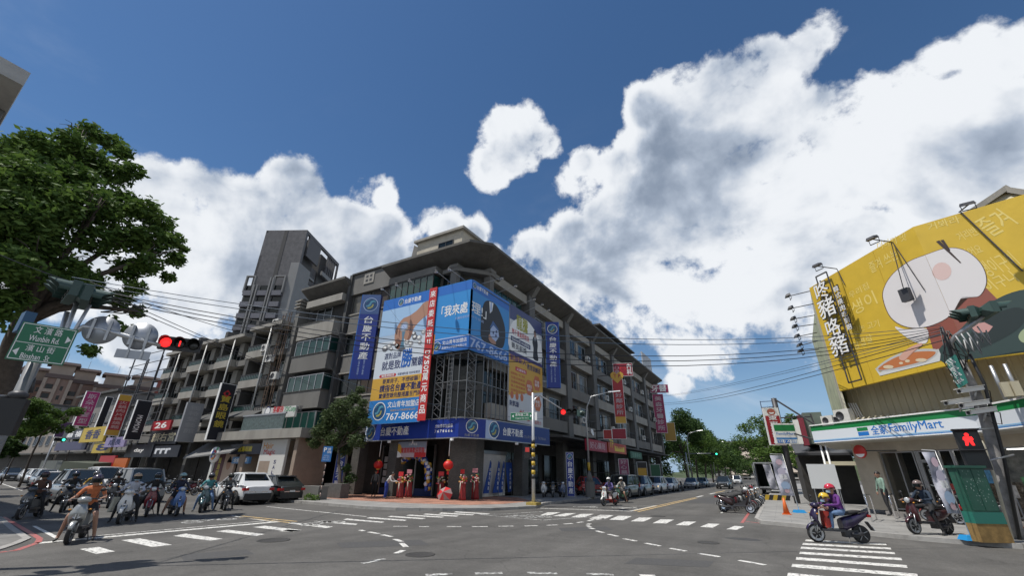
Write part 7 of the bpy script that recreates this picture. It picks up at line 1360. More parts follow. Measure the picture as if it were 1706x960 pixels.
a, b, c = AT(1577,602,20.9), AT(1592,592,20.9), AT(1597,645,20.9); t = thing('street_name_sign', 'teal street name plate hanging tilted on the right pole', 'street sign', tuple(a), world=True); TEAL = mat('sign_teal', (.02,.15,.12), .4); u = Vector((.62,.0,.45)); q0, q1, q2, q3 = AT(1597,648,20.9), AT(1613,638,20.9), AT(1592,590,20.9), AT(1575,602,20.9); 
nn_ = (q1-q0).cross(q3-q0).normalized(); MB().extr([tuple(q0),tuple(q1),tuple(q2),tuple(q3)], tuple(-nn_*.03)).build('plate', TEAL, t)
uu = (q1-q0).normalized(); vv = nn_.cross(uu).normalized()
for k, s in enumerate(('Cingnian Rd.','青 年 路','Wunbin Rd.','文 濱 路')): text(s, t, q0+(q3-q0)*(.08+k*.23)+uu*.05, uu, vv, (q1-q0).length*.7, .2, WHITEP, .01, lift=.004)
# cabinet
c0, c1 = G(1638,905,.13), G(1691,906,.13); t = thing('utility_cabinet', 'green roadside cabinet with splashed door on an ochre plinth', 'cabinet', tuple(c0), math.atan2(c1.y-c0.y, c1.x-c0.x)); w = (c1-c0).length
CG = mat('cabinet_green', (.015,.085,.055), .5, var=.15, dirt=.25, dirtcol=(.08,.14,.11), ds=3); MB().box((0,.0,0),(w,.32,.48)).build('plinth', mat('plinth_ochre', (.24,.15,.05), .85, var=.35, vs=5), t); MB().box((.03,.02,.48),(w-.03,.30,1.98)).build('body', CG, t); MB().box((-.02,-.04,1.98),(w+.02,.35,2.05)).build('lid', CG, t); MB().box((.0,-.01,.48),(w,.33,.78)).build('skirt', mat('cabinet_teal', (.02,.16,.12), .5), t)
MB().box((.08,.0,.82),(w*.5-.01,.018,1.94)).box((w*.5+.01,.0,.82),(w-.08,.018,1.94)).build('door', CG, t); sp = MB()
for k in range(60): x, z = random.gauss(.5,.25)*w, random.gauss(1.5,.25); r = random.uniform(.006,.022); 
for k in range(60):
    x, z = min(w-.1,max(.1,random.gauss(.5,.22)*w)), min(1.9,max(.9,random.gauss(1.5,.25))); r = random.uniform(.004,.016); sp.face([(x+a, -.003, z+b*1.6) for a, b in ell(0,0,r,r,6)][::-1])
sp.build('splash', mat('splash_pale',(.25,.35,.30),.6), t)['kind'] = 'stuff'
# bike racks
for i, (x, y, x2, y2, lab) in enumerate([(1453,870,1497,853,'left polished hoop rack before the store'),(1493,866,1530,850,'right polished hoop rack before the store')]):
    a, b = G(x, y, .13), G(x2, y2, .13); t = thing('bike_rack', lab, 'bike rack', tuple(a), world=True, group='hoop racks before the store'); b = a+(b-a).normalized()*1.25
    MB().tube([a, a+Z_*.85, a.lerp(b,.08)+Z_*.98, a.lerp(b,.92)+Z_*.98, b+Z_*.85, b], .028, 8).build('hoop', CHROME, t); MB().tube([a+Z_*.01, b+Z_*.01], .02, 6).build('foot_bar', STEEL, t)
# store flags on blue water bases
FLG = mat('flag_print', (.50,.50,.56), .7, var=.35, vs=3.2)
def flag(px, py, h, w, lab, lean=0.0, rz=rad(20), tones=True):
    b = G(px, py, .13); t = thing('feather_flag', lab, 'flag', tuple(b), rz, 'advertising flags before the store'); MB().hexa([(-.26,-.2,0),(.26,-.2,0),(.26,.2,0),(-.26,.2,0),(-.2,-.15,.13),(.2,-.15,.13),(.2,.15,.13),(-.2,.15,.13)]).build('base', mat('base_blue', (.02,.25,.55), .4), t); MB().tube([(0,0,.13),(lean*h,0,h)], [.02,.01], 6).build('pole', WHITE, t); MB().bar((lean*h,0,h),(lean*h-w,0,h+.02),.02).build('cross_bar', WHITE, t)
    m = MB(); k = 10; rows = [[(lean*(h*(.28+.70*i/k))-.02-w*j/4, .05*math.sin(i*.9+j), h*(.28+.70*i/k)) for j in range(5)] for i in range(k+1)]
    m.grid(rows, closed=False, cap=False); c = m.build('cloth', FLG, t)
    if tones:
        for q, (z, r, mm) in enumerate([(.86,.16,mat('flag_rose',(.55,.40,.45),.6)),(.70,.2,mat('flag_lav',(.48,.45,.54),.6)),(.45,.22,mat('flag_blue2',(.30,.40,.54),.6)),(.36,.12,mat('flag_red2',(.48,.33,.36),.6))]):
            pts = [(a, b) for a, b in ell(0,0,r*w*1.6,r*.9,12)]; MB().face([(lean*h*z-w*.5+a, -.075, h*z+b) for a, b in pts][::-1]).build('print', mm, t)
        text('優惠', t, (lean*h*.6-w*.8,-.08,h*.56), X_, Z_, w*.6, .22, WHITEP, .02)
flag(1332,855,2.75,.62,'left advertising flag with pastel print beside the sign pole', -.06); flag(1620,901,2.5,.36,'right narrow advertising flag beside the green cabinet', -.05)
p = G(1290,830,.13); t = flag(1302,832,2.6,.55,'grey advertising flag before the parked truck', -.12, tones=False)
t = thing('traffic_cone', 'orange traffic cone on the pavement by the scooters', 'traffic cone', tuple(G(1311,858,.13))); MB().box((-.19,-.19,0),(.19,.19,.04)).build('base', mat('cone_orange', (.62,.13,.02), .5), t); MB().lathe([(.14,.04),(.035,.72)], n=16).build('cone', MATS['cone_orange'], t)
p = G(1287,834,.13); t = thing('kerb_barrier', 'yellow and black striped barrier behind the cone', 'barrier', tuple(p), rad(8)); 
for k in range(8): MB().extr([(k*.28-1.1,0,0),(k*.28-.82,0,0),(k*.28-.68,0,.36),(k*.28-.96,0,.36)], (0,.15,0)).build('stripe', [mat('stripe_yellow',(.50,.33,.03),.5), BLACK][k % 2], t)
MB().box((-.95,.155,0),(1.2,.2,.36)).build('panel', BLACK, t)
# blank white board on legs, small tables behind
p = G(1385,838,.13); p = AT(1385,838,27.2); t = thing('notice_board', 'blank white board on a folding stand behind the scooter rider', 'board', (p.x, p.y, .13), rad(12)); MB().box((-.65,0,1.15),(.55,.04,2.25)).build('board', mat('board_white',(.62,.63,.62),.5), t)
for sx in (-.55, -.2, .15, .5): MB().bar((sx,.06,0),(sx,.06,1.9),.03).build('leg', STEEL, t)
MB().bar((-.55,.06,.5),(.5,.06,.5),.03).build('rail', STEEL, t)
# store pole sign: dark red sign and small white-green one on the pole
t = thing('sign_pole', 'dark steel sign pole with braces left of the store', 'pole', (.9, 36, .1), world=True); b = AT(1328,835,37.5); tp = AT(1293,664,37.5); b.z = .1; MB().tube([b, (b.x+.02,b.y,tp.z)], .19, 10).build('pole', STEELD, t)
q = Vector((b.x, b.y, tp.z)); s0 = AT(1380,722,34); f = MB().bar(q, s0, .09).bar((b.x,b.y,tp.z-1.4), AT(1352,695,35.5), .08).bar((b.x,b.y,tp.z-2.2), AT(1395,745,34), .08).bar(AT(1350,690,35.5), AT(1358,712,35.5), .09); f.build('brace', STEELD, t)
lad = MB()
for k in range(6): z = tp.z-.2-k*.42; lad.bar((b.x-.9,b.y-.1,z),(b.x-.15,b.y-.1,z),.04)
lad.bar((b.x-.9,b.y-.1,tp.z-2.6),(b.x-.9,b.y-.1,tp.z-.15),.05).build('rung', mat('rung_blue',(.03,.05,.12),.5), t)
u = Vector((.93,.36,0)).normalized()
a0 = AT(1269,680,36.9); a1 = AT(1269,740,36.9); t = thing('dark_red_sign', 'dark red upright sign with white characters and a round emblem, behind the pole', 'sign', tuple(a1), world=True); o = Vector((a0.x+.05, a0.y, a1.z-.1)); w = 1.05; H = a0.z-o.z; n_ = u.cross(Z_); MB().slab(o, u*w, Z_*H, tuple(-n_*.2)).build('panel', WHITE, t); rect(t, o, u, Z_, .05, .05, w-.05, H*.78, mat('sign_wine',(.33,.02,.03),.45)); patch(t, ell(w/2,H*.885,.28,.24), o, u, Z_, mat('sign_brick',(.40,.12,.08),.5)); patch(t, [(w/2+a, H*.885+b) for a, b in ell(0,-.04,.18,.1,16,180,360)], o, u, Z_, WHITEP, .008)
for k, c in enumerate('東東大飯店'): text(c, t, o+u*.25+Z_*(H*.77-.62*(k+1)*H/4.1+.1), u, Z_, .55, .48*H/4.1, WHITEP, .03, lift=.008)
a0, a1 = AT(1286,706,36.0), AT(1290,740,36.0); t = thing('store_pole_sign', 'square white store sign with green and blue bars on the pole', 'sign', tuple(a1), world=True); o = Vector((a0.x+.02, a0.y, a1.z)); w = 1.42; H = a0.z-a1.z; MB().slab(o, u*w, Z_*H, tuple(-n_*.25)).build('panel', WHITE, t); rect(t, o, u, Z_, .05, H*.62, w-.05, H*.93, FG); rect(t, o, u, Z_, .05, H*.22, w-.05, H*.30, FB); text('FamilyMart', t, o+u*.12+Z_*(H*.40), u, Z_, w-.24, .2, BLUEP, .015, lift=.008)
for k in range(3): rect(t, o, u, Z_, .08+k*.43, .05, .44+k*.43, H*.19, [BLUEP, BL, PALE][k], .006, 'tile'); 
text('24H ATM', t, o+u*.12+Z_*.09, u, Z_, w-.3, .13, WHITEP, .01, lift=.01)
# sheet-metal shop and grey-green box sign between pole and store
t = thing('sheet_metal_shop', 'dark sheet-metal shop front with maroon and white side boards behind the store', 'shop', (3, 42, 0), world=True)
a, b = AT(1330,760,40), AT(1385,760,40); MB().box((a.x, 40, .1),(b.x+1.2, 50, 3.3)).build('wall', SHADOWIN, t); MB().hexa([(a.x-.2,38.5,3.2),(b.x+1.5,38.5,3.2),(b.x+1.5,44,4.3),(a.x-.2,44,4.3),(a.x-.2,38.5,3.35),(b.x+1.5,38.5,3.35),(b.x+1.5,44,4.45),(a.x-.2,44,4.45)]).build('roof', STEELD, t)
a, b = AT(1320,700,39), AT(1342,740,39); MB().box((a.x,39,b.z),(a.x+.35,39.6,a.z)).build('side_board', WHITE, t); MB().box((a.x+.36,39,b.z-.1),(a.x+.7,40.2,a.z+.3)).build('side_board', mat('board_maroon',(.22,.03,.05),.5), t); MB().box((a.x+.71,39.2,b.z),(a.x+1.9,42,a.z+.5)).build('box_sign', mat('box_greygreen',(.13,.16,.14),.6,var=.15), t); MB().box((a.x+1.2,38.4,2.55),(a.x+3.2,38.6,2.8)).build('tube_light', mat('lamp_cream',(.6,.55,.4),.4), t)
# wires
def wire(lab, a, b, sag, r=.012, n=20, m=BLACK, cnt=1, spread_=.0):
    r *= .62
    a, b = Vector(a), Vector(b); 
    for c in range(cnt):
        o_ = Vector((0,0,-spread_*c)); pts = [a.lerp(b, k/n)+o_-Z_*(sag*(1+.06*c)*4*(k/n)*(1-k/n)) for k in range(n+1)]
        tag(MB().tube(pts, r, 5).build('overhead_wire', m), lab+[', upper', ', lower', ', lowest'][c]*(cnt > 1), 'wire', 'overhead wires across the junction')
WM = mat('wire_black', (.02,.022,.028), .6); WB = mat('wire_bluish', (.05,.08,.12), .5)
LT, RTp = AT(115,468,13.8), AT(1572,545,20.9)
def mids(xm, ym, a, b): return a
def wire3(lab, pa, ra, pm, pb, rb, **k):   # sag chosen so that the wire passes the middle bearing
    a, b = AT(*pa, ra), AT(*pb, rb); f = .5
    best = min(np.linspace(-.5, 4, 120), key=lambda s: min(abs(q[1]-pm[1])+abs(q[0]-pm[0])*.5 for q in [proj(a.lerp(b, t)-Z_*(s*4*t*(1-t))) for t in np.linspace(.2,.8,31)]))
    wire(lab, a, b, max(.02, best), **k)
wire3('bluish wire from the left pole passing high before the blue billboards', (120,462), 13.8, (700,541), (1568,542), 20.9, r=.016, m=WB, cnt=2, spread_=.10)
wire3('black wire from the left pole passing lower before the blue billboards', (135,478), 13.7, (760,577), (1570,548), 20.9, r=.018, m=WM, cnt=3, spread_=.07)
wire3('thin wire from the left pole towards the grey block', (150,470), 13.7, (330,532), (640,585), 24, r=.016, m=WM, cnt=1)
wire3('wire from the right pole down to the far end of the grey block', (1572,550), 20.9, (1345,618), (1098,660), 80, r=.022, m=WB, cnt=2, spread_=.12)
wire3('lower wire from the right pole down to the far end of the grey block', (1575,556), 20.9, (1310,632), (1090,672), 80, r=.028, m=WM, cnt=2, spread_=.2)
wire3('thin wire before the agency first floor', (540,625), 22, (760,682), (1080,655), 60, r=.014, m=WB)
wire3('wire from the upper left corner to the left pole', (0,425), 11.5, (50,444), (115,468), 13.8, r=.014, m=WM)
wire3('steep wire from the left tree to the terrace', (190,495), 13.5, (350,560), (520,640), 26, r=.016, m=WM, cnt=2, spread_=.1)
for i, (xa, ya, xb, yb) in enumerate([(560,545,640,700),(520,560,600,660),(640,500,760,620)]): wire('short drooping wire before the left front, %s' % ['left', 'middle', 'right'][i], OY(xa, ya, 22), OY(xb, yb, 22.6), .6, .012, 12, WM)
# ------------------------------------------------------------ people (one skinned continuous body each)
SK = mat('skin', (.34, .19, .13), .55); HAIR = mat('hair_black', (.015, .012, .010), .5); SHOE = mat('shoe_dark', (.03, .03, .03), .6); MASK = mat('mask_blue', (.30, .42, .52), .7)
def body(pose, shirt, pants, skin_arm=False, skin_leg=False, child=1.0, shoes=None):
    """pose: joint name -> (x, y, z); sides l / r; returns a mesh whose faces take shirt, trousers, skin or shoe colour"""
    J = pose; V, E, R, T = [], [], [], []
    def add(p, r, tag_, parent=None): V.append(tuple(p)); R.append(r); T.append(tag_); (E.append((parent, len(V)-1)) if parent is not None else None); return len(V)-1
    pel, chest, neck, head = [Vector(J[k]) for k in ('pelvis', 'chest', 'neck', 'head')]
    p0 = add(pel, (.15, .12), 'pants'); a = add(pel.lerp(chest, .4), (.135, .11), 'shirt', p0); b = add(chest, (.165, .12), 'shirt', a); c = add(chest.lerp(neck, .72), (.10, .09), 'shirt', b); n = add(neck, (.055, .055), 'skin', c)
    up = (head-neck).normalized(); fwd = Vector(J.get('face', (1, 0, 0))); h1 = add(head-up*.05+fwd*.012, (.078, .085), 'skin', n); h2 = add(head+up*.045, (.088, .098), 'skin', h1); add(head+up*.10-fwd*.01, (.05, .06), 'hair', h2); add(head-up*.01+fwd*.105, (.014, .016), 'skin', h1)
    for s in 'lr':
        sh, el, wr = [Vector(J[k+s]) for k in ('shoulder_', 'elbow_', 'wrist_')]; hp, kn, an, toe = [Vector(J[k+s]) for k in ('hip_', 'knee_', 'ankle_', 'toe_')]; at_ = 'skin' if skin_arm else 'shirt'
        q = add(sh, (.062, .062), 'shirt', c); q = add(sh.lerp(el, .5), (.05, .05), 'shirt', q); q = add(el, (.042, .042), at_, q); q = add(el.lerp(wr, .35), (.040, .040), at_, q); q = add(wr, (.026, .026), at_ if not skin_arm else 'skin', q)
        d = (wr-el).normalized(); hd = Vector(J.get('hand_'+s, d)).normalized(); side = hd.cross(Vector((0,0,1))); side = side.normalized() if side.length > .1 else Vector((0,1,0)); dn = side.cross(hd)*(-1 if side.cross(hd).z > 0 else 1)
        palm = add(wr+hd*.055, (.036, .020), 'skin', q)
        for k in range(4):
            o_ = side*(.028-.019*k); L_ = (.042, .048, .045, .036)[k]; f1 = add(wr+hd*.085+o_, (.0095, .0095), 'skin', palm); f2 = add(wr+hd*(.085+L_*.8)+o_+dn*.014, (.009, .009), 'skin', f1); add(wr+hd*(.085+L_)+o_+dn*.042, (.008, .008), 'skin', f2)
        th = add(wr+hd*.04+side*(.036 if s == 'l' else -.036), (.011, .011), 'skin', palm); add(wr+hd*.075+side*(.052 if s == 'l' else -.052)+dn*.012, (.009, .009), 'skin', th)
        lt_ = 'skin' if skin_leg else 'pants'
        q = add(hp, (.098, .098), 'pants', p0); q = add(hp.lerp(kn, .5), (.080, .080), 'pants', q); q = add(kn, (.060, .060), lt_, q); q = add(kn.lerp(an, .35), (.056, .056), lt_, q); q = add(an, (.038, .038), lt_, q); fd = (toe-an); q = add(an+fd*.3-Vector((0,0,.03)), (.042, .036), 'shoe', q); add(toe, (.036, .026), 'shoe', q)
    me = bpy.data.meshes.new('b'); me.from_pydata([tuple(Vector(v)*child) for v in V], E, []); o = bpy.data.objects.new('b', me); COL.objects.link(o); o.modifiers.new('s', 'SKIN')
    for i, v in enumerate(me.skin_vertices[0].data): r = R[i]; v.radius = (r[0]*child, r[1]*child)
    me.skin_vertices[0].data[0].use_root = True; sb = o.modifiers.new('u', 'SUBSURF'); sb.levels = 1; sb.render_levels = 1
    dg = bpy.context.evaluated_depsgraph_get(); out = bpy.data.meshes.new_from_object(o.evaluated_get(dg)); bpy.data.objects.remove(o)
    mats = [shirt, pants, SK, shoes or SHOE, HAIR]; mi = {'shirt': 0, 'pants': 1, 'skin': 2, 'shoe': 3, 'hair': 4}; out.materials.clear(); [out.materials.append(m) for m in mats]
    P = np.array(V)*child; n = len(out.polygons); C = np.empty(n*3); out.polygons.foreach_get('center', C); C = C.reshape(-1, 3); Ra = np.array([max(r) for r in R])*child
    dd = np.linalg.norm(C[:, None, :]-P[None], axis=2)/np.maximum(Ra, .03*child)[None]; idx = dd.argmin(1); out.polygons.foreach_set('material_index', np.array([mi[T[i]] for i in idx], dtype=np.int32)); out.polygons.foreach_set('use_smooth', np.ones(n, dtype=bool))
    out.name = 'person'; return out
def ride(lean=0.0, foot='both', turn=0.0, back=0.0, arms=.47, grip=1.02):
    """seated on a scooter (x forward, seat .80 m)"""
    x0 = -.22-back; P = {'pelvis': (x0, 0, .83), 'chest': (x0+.08+lean, 0, 1.14), 'neck': (x0+.13+lean, 0, 1.31), 'head': (x0+.18+lean, turn*.02, 1.45), 'face': (math.cos(turn), math.sin(turn), -.05)}
    for s, g in (('l', 1), ('r', -1)):
        P['shoulder_'+s] = (x0+.10+lean, g*.185, 1.25); P['elbow_'+s] = (x0+.22+lean, g*.32, 1.03); P['wrist_'+s] = (arms-.10, g*.30, grip); P['hand_'+s] = (1, -g*.1, -.1); P['hip_'+s] = (x0+.03, g*.10, .81)
        if foot == 'both' or foot == s: P['knee_'+s] = (x0+.36, g*.27, .62); P['ankle_'+s] = (x0+.22, g*.36, .10); P['toe_'+s] = (x0+.40, g*.38, .04)
        else: P['knee_'+s] = (x0+.45, g*.15, .80); P['ankle_'+s] = (x0+.42, g*.13, .40); P['toe_'+s] = (x0+.60, g*.13, .34)
    return P
def stand(bend=0.0, step=.0, arm_fw=0.0):
    P = {'pelvis': (0, 0, .95), 'chest': (.05+bend*.5, 0, 1.28-bend*.12), 'neck': (.06+bend*.8, 0, 1.46-bend*.3), 'head': (.08+bend, 0, 1.60-bend*.36), 'face': (1, 0, -.4*bend)}
    for s, g in (('l', 1), ('r', -1)):
        P['shoulder_'+s] = (.04+bend*.7, g*.19, 1.40-bend*.25); P['elbow_'+s] = (.08+bend*.7+arm_fw*.2, g*.25, 1.13-bend*.2); P['wrist_'+s] = (.14+bend*.8+arm_fw*.42, g*.24, .92+arm_fw*.2); P['hip_'+s] = (0, g*.10, .92)
        P['knee_'+s] = (.04+g*step*.5, g*.11, .50); P['ankle_'+s] = (g*step-.02, g*.11, .10); P['toe_'+s] = (g*step+.15, g*.12, .04)
    return P
def helmet(par, head, col, rz=0.0, full=False, s=1.0, visor=True, name='helmet'):
    c = Vector(head)*1.0; mb = MB(); ca, sa = math.cos(rz), math.sin(rz)
    def tr(p): return (c.x+(p[0]*ca-p[1]*sa)*s, c.y+(p[0]*sa+p[1]*ca)*s, c.z+p[2]*s)
    rings = []
    for i in range(7):
        a = rad(-28 if full else -5)+(PI/2-rad(-28 if full else -5))*i/6; a = min(a, PI/2-.02); rings.append([tr((.150*math.cos(a)*math.cos(t)-.012, .128*math.cos(a)*math.sin(t), .045+.128*math.sin(a)-(.05*max(0, -math.cos(t)) if i == 0 else 0))) for t in [2*PI*j/16 for j in range(16)]])
    mb.grid(rings); h = mb.build(name, col, par)
    m = MB()
    for i in range(6):
        a, b = rad(-62+i*124/6), rad(-62+(i+1)*124/6); m.face([tr((.158*math.cos(a)-.01,.136*math.sin(a),-.05 if visor else .03)), tr((.158*math.cos(b)-.01,.136*math.sin(b),-.05 if visor else .03)), tr((.150*math.cos(b),.13*math.sin(b),.055)), tr((.150*math.cos(a),.13*math.sin(a),.055))], sm=True)
    m.build('visor', GLASS if visor else col, h); m = MB(); m.grid([[tr((-.012+(.152)*math.cos(t), .130*math.sin(t), .03)) for t in [2*PI*j/16 for j in range(16)]], [tr((-.012+(.156)*math.cos(t), .134*math.sin(t), .045)) for t in [2*PI*j/16 for j in range(16)]]], cap=False); m.build('rim', BLACK, h); return h
def face_mask(par, head, fx=1, fy=0, s=1.0):
    c = Vector(head); f = Vector((fx, fy, 0)).normalized(); r = Vector((-f.y, f.x, 0)); m = MB(); rows = []
    for i, z in enumerate((-.095, -.06, -.02)): rows.append([c+Z_*z*s+f*(.118*math.cos(a)-.0+(.006 if i == 1 else -.004))*s+r*(.088*math.sin(a))*s for a in [rad(-70+140*j/8) for j in range(9)]])
    m.grid(rows, closed=False, cap=False); m.build('face_mask', MASK, par)
def person(label, loc, rz, me, head, helm=None, full=False, mask=False, group=None, fa=0.0, visor=True, lean=0.0, s=1.0):
    o = link('person', me); o.location = loc; o.rotation_euler = (lean, 0, rz); tag(o, label, 'person', group)
    head = Vector(head)*s
    if helm: helmet(o, tuple(head), helm, fa, full, s, visor)
    else:
        MB().ball(tuple(head+Vector((-.015,0,.02))), (.108,.095,.108), 12, 6, z0=-.2).build('hair', HAIR, o)
    if mask: face_mask(o, tuple(head), math.cos(fa), math.sin(fa), s)
    for g in (-1, 1):
        q = Matrix.Rotation(fa, 3, 'Z') @ Vector((.092, g*.032, .0)); MB().ball(tuple(head+q*s), (.011*s,.013*s,.009*s), 6, 4).build('eye', INK, o); q = Matrix.Rotation(fa, 3, 'Z') @ Vector((.0, g*.092, -.02)); MB().ball(tuple(head+q*s), (.02*s,.012*s,.03*s), 6, 4).build('ear', SK, o)
    q = Matrix.Rotation(fa, 3, 'Z') @ Vector((.094, 0, -.055)); MB().ball(tuple(head+q*s), (.008*s,.024*s,.006*s), 6, 4).build('mouth', mat('lips', (.28,.09,.08), .5), o)
    return o

# ------------------------------------------------------------ scooters
def paint(name, c, metal=.0, rough=.28): return mat(name, c, rough, metal, coat=.5)
P_BASE = paint('scooter_paint', (.5, .5, .5)); P2 = mat('scooter_trim', (.04, .04, .045), .4)
TYRE = RUBBER; RIM = mat('rim_alloy', (.35, .36, .37), .35, .8); TAIL = mat('tail_lamp', (.35, .01, .01), .25); HEADL = mat('head_lamp', (.55, .57, .58), .1, .3); SEAT = mat('seat_vinyl', (.018, .017, .017), .55); PLATE = mat('plate_white', (.6, .6, .58), .5)
def wheel_mb(c, r, w, n=22):
    x, y, z = c; t = MB().lathe([(r*.80,-w*.42),(r*.93,-w/2),(r,-w*.28),(r*1.01,0),(r,w*.28),(r*.93,w/2),(r*.80,w*.42)], c, 'y', n); return t
def scooter(label, loc, rz, retro=True, group='scooters'):
    t = thing('scooter', label, 'scooter', loc, rz, group); RF = .245
    for x, nm in ((.66, 'front'), (-.62, 'rear')):
        w = wheel_mb((x,0,RF), RF, .10 if x > 0 else .12).build('wheel', TYRE, t); r = MB().lathe([(.01,-.035),(RF*.78,-.045),(RF*.82,-.05),(RF*.82,.05),(RF*.78,.045),(.01,.035)], (x,0,RF), 'y', 20)
        for k in range(5): a = k*2*PI/5; r.bar((x+.05*math.cos(a), -.05, RF+.05*math.sin(a)), (x+RF*.74*math.cos(a+.2), -.048, RF+RF*.74*math.sin(a+.2)), .035, .02); r.bar((x+.05*math.cos(a), .05, RF+.05*math.sin(a)), (x+RF*.74*math.cos(a+.2), .048, RF+RF*.74*math.sin(a+.2)), .035, .02)
        r.build('rim', RIM, w)
        MB().lathe([(.09,-.058),(.10,-.05)], (x,0,RF), 'y', 16).build('brake_disc', CHROME, w)
    # front fender
    f = MB(); rings = []
    for k in range(9):
        a = rad(22+k*118/8); rr = RF+.02; W_ = .070*(1-.35*abs(k-4)/4); rings.append([(.66+(rr+.01*math.cos(j))*math.cos(a), W_*math.sin(j), RF+(rr+.03*math.cos(j))*math.sin(a)) for j in [PI*(i/6-.5) for i in range(7)]]+[(.66+(rr-.012)*math.cos(a), W_*.9*math.sin(j), RF+(rr-.012)*math.sin(a)) for j in [PI*(.5-i/6) for i in range(7)]])
    f.grid(rings); f.build('front_fender', P_BASE, t)
    MB().tube([(.66,.075,RF),(.58,.075,.62)], .02, 8).build('fork', RIM, t); MB().tube([(.66,-.075,RF),(.58,-.075,.62)], .02, 8).build('fork', RIM, t)
    # leg shield / front apron, lofted upward
    A = []
    prof = [(.50,.32,.15,.03),(.53,.44,.185,.04),(.56,.58,.20,.05),(.55,.72,.18,.06),(.51,.86,.13,.06),(.49,.96,.10,.06)] if retro else [(.50,.36,.12,.03),(.56,.48,.16,.05),(.62,.60,.175,.07),(.60,.72,.18,.09),(.54,.84,.13,.09),(.48,.95,.08,.06)]
    for x, z, w, d in prof: A.append([(x+d*math.cos(a)*(1 if math.cos(a) > 0 else .35), w*math.sin(a), z+.03*math.cos(a)) for a in [2*PI*j/18 for j in range(18)]])
    MB().grid(A).build('front_apron', P_BASE, t)
    A2 = [[(x-.03+.02*math.cos(a), w*.92*math.sin(a), z) for a in [2*PI*j/14 for j in range(14)]] for x, z, w, d in prof]; MB().grid(A2).build('inner_shield', P2, t)
    if retro: MB().box((.60,-.02,.42),(.618,.02,.74)).build('apron_trim', P2, t); MB().lathe([(.01,.02),(.032,.012),(.034,0)], (.612,0,.60), 'x', 12).build('badge', CHROME, t)
    else:
        for g in (-1, 1): MB().hexa([(.66,g*.015,.56),(.63,g*.14,.64),(.60,g*.15,.73),(.66,g*.015,.68),(.70,g*.015,.56),(.66,g*.13,.64),(.63,g*.14,.73),(.70,g*.015,.68)]).build('headlight', HEADL, t)
    if not retro: MB().hexa([(.60,-.12,.48),(.69,-.05,.46),(.69,.05,.46),(.60,.12,.48),(.63,-.13,.56),(.715,-.04,.55),(.715,.04,.55),(.63,.13,.56)]).build('front_panel', P2, t); MB().hexa([(.56,-.10,.98),(.56,.10,.98),(.52,.10,1.0),(.52,-.10,1.0),(.47,-.08,1.14),(.47,.08,1.14),(.46,.08,1.14),(.46,-.08,1.14)]).build('fly_screen', GLASS, t)
    # handlebar cowl, headlight, grips, mirrors
    MB().ball((.50,0,1.0), (.13,.15,.085), 16, 8).build('handlebar_cowl', P_BASE, t)
    if retro: MB().lathe([(.01,.03),(.07,.025),(.085,0),(.085,-.03)], (.61,0,1.0), 'x', 18).build('headlight', HEADL, t)
    MB().tube([(.44,.36,1.0),(.48,.2,1.02),(.50,0,1.03),(.48,-.2,1.02),(.44,-.36,1.0)], .017, 8).build('handlebar', BLACK, t)
    for g in (-1, 1):
        MB().tube([(.445,g*.24,1.01),(.435,g*.37,.995)], .024, 8).build('grip', RUBBER, t); MB().tube([(.52,g*.26,1.0),(.50,g*.38,.99)], .008, 5).build('brake_lever', CHROME, t)
        m = MB().tube([(.47,g*.2,1.03),(.44,g*.24,1.16),(.42,g*.27,1.20)], .008, 6).build('mirror', BLACK, t); MB().ball((.42,g*.29,1.235), (.022,.062,.045), 12, 6).build('mirror_glass', BLACK, m)
        MB().ball((.57,g*.17,.93) if retro else (.60,g*.2,.78), (.03,.035,.02), 8, 5).build('indicator', mat('amber', (.6,.25,.03), .3), t)
    # floorboard, tunnel, rear body
    MB().hexa([(-.12,-.18,.30),(.52,-.16,.32),(.52,.16,.32),(-.12,.18,.30),(-.12,-.18,.37),(.54,-.16,.38),(.54,.16,.38),(-.12,.18,.37)]).build('floorboard', P2, t)
    B = []
    for x, zb, zt, w in ([(-.10,.34,.66,.13),(-.20,.34,.72,.17),(-.38,.38,.74,.19),(-.58,.46,.74,.18),(-.78,.56,.74,.13),(-.90,.62,.73,.07)] if retro else [(-.10,.34,.64,.13),(-.22,.34,.70,.16),(-.42,.42,.74,.17),(-.62,.54,.79,.15),(-.82,.66,.83,.10),(-.98,.74,.85,.05)]):
        B.append([(x, w*math.copysign(abs(math.cos(a))**.6, math.cos(a)), (zb+zt)/2+(zt-zb)/2*math.copysign(abs(math.sin(a))**.7, math.sin(a))) for a in [2*PI*j/18 for j in range(18)]])
    MB().grid(B).build('rear_body', P_BASE, t)
    Sx = []
    for x, z, w, h in [(-.02,.73,.09,.03),(-.10,.77,.14,.05),(-.28,.79,.15,.05),(-.42,.81,.145,.055),(-.60,.84 if not retro else .81,.13,.05),(-.76,.85 if not retro else .80,.08,.03)]: Sx.append([(x, w*math.copysign(abs(math.cos(a))**.6, math.cos(a)), z+h*math.sin(a)) for a in [2*PI*j/16 for j in range(16)]])
    MB().grid(Sx).build('seat', SEAT, t)
    g_ = MB().tube([(-.62,.12,.80),(-.84,.10,.84),(-.88,0,.85),(-.84,-.10,.84),(-.62,-.12,.80)], .014, 8).build('grab_rail', CHROME if retro else BLACK, t)
    MB().box((-.96 if retro else -1.0,-.09,.64 if retro else .70),(-.90,.09,.70 if retro else .77)).build('tail_light', TAIL, t); MB().hexa([(-.86,-.07,.56),(-.98,-.07,.34),(-.98,.07,.34),(-.86,.07,.56),(-.88,-.07,.58),(-1.0,-.07,.36),(-1.0,.07,.36),(-.88,.07,.58)]).build('rear_mudguard', P2, t)
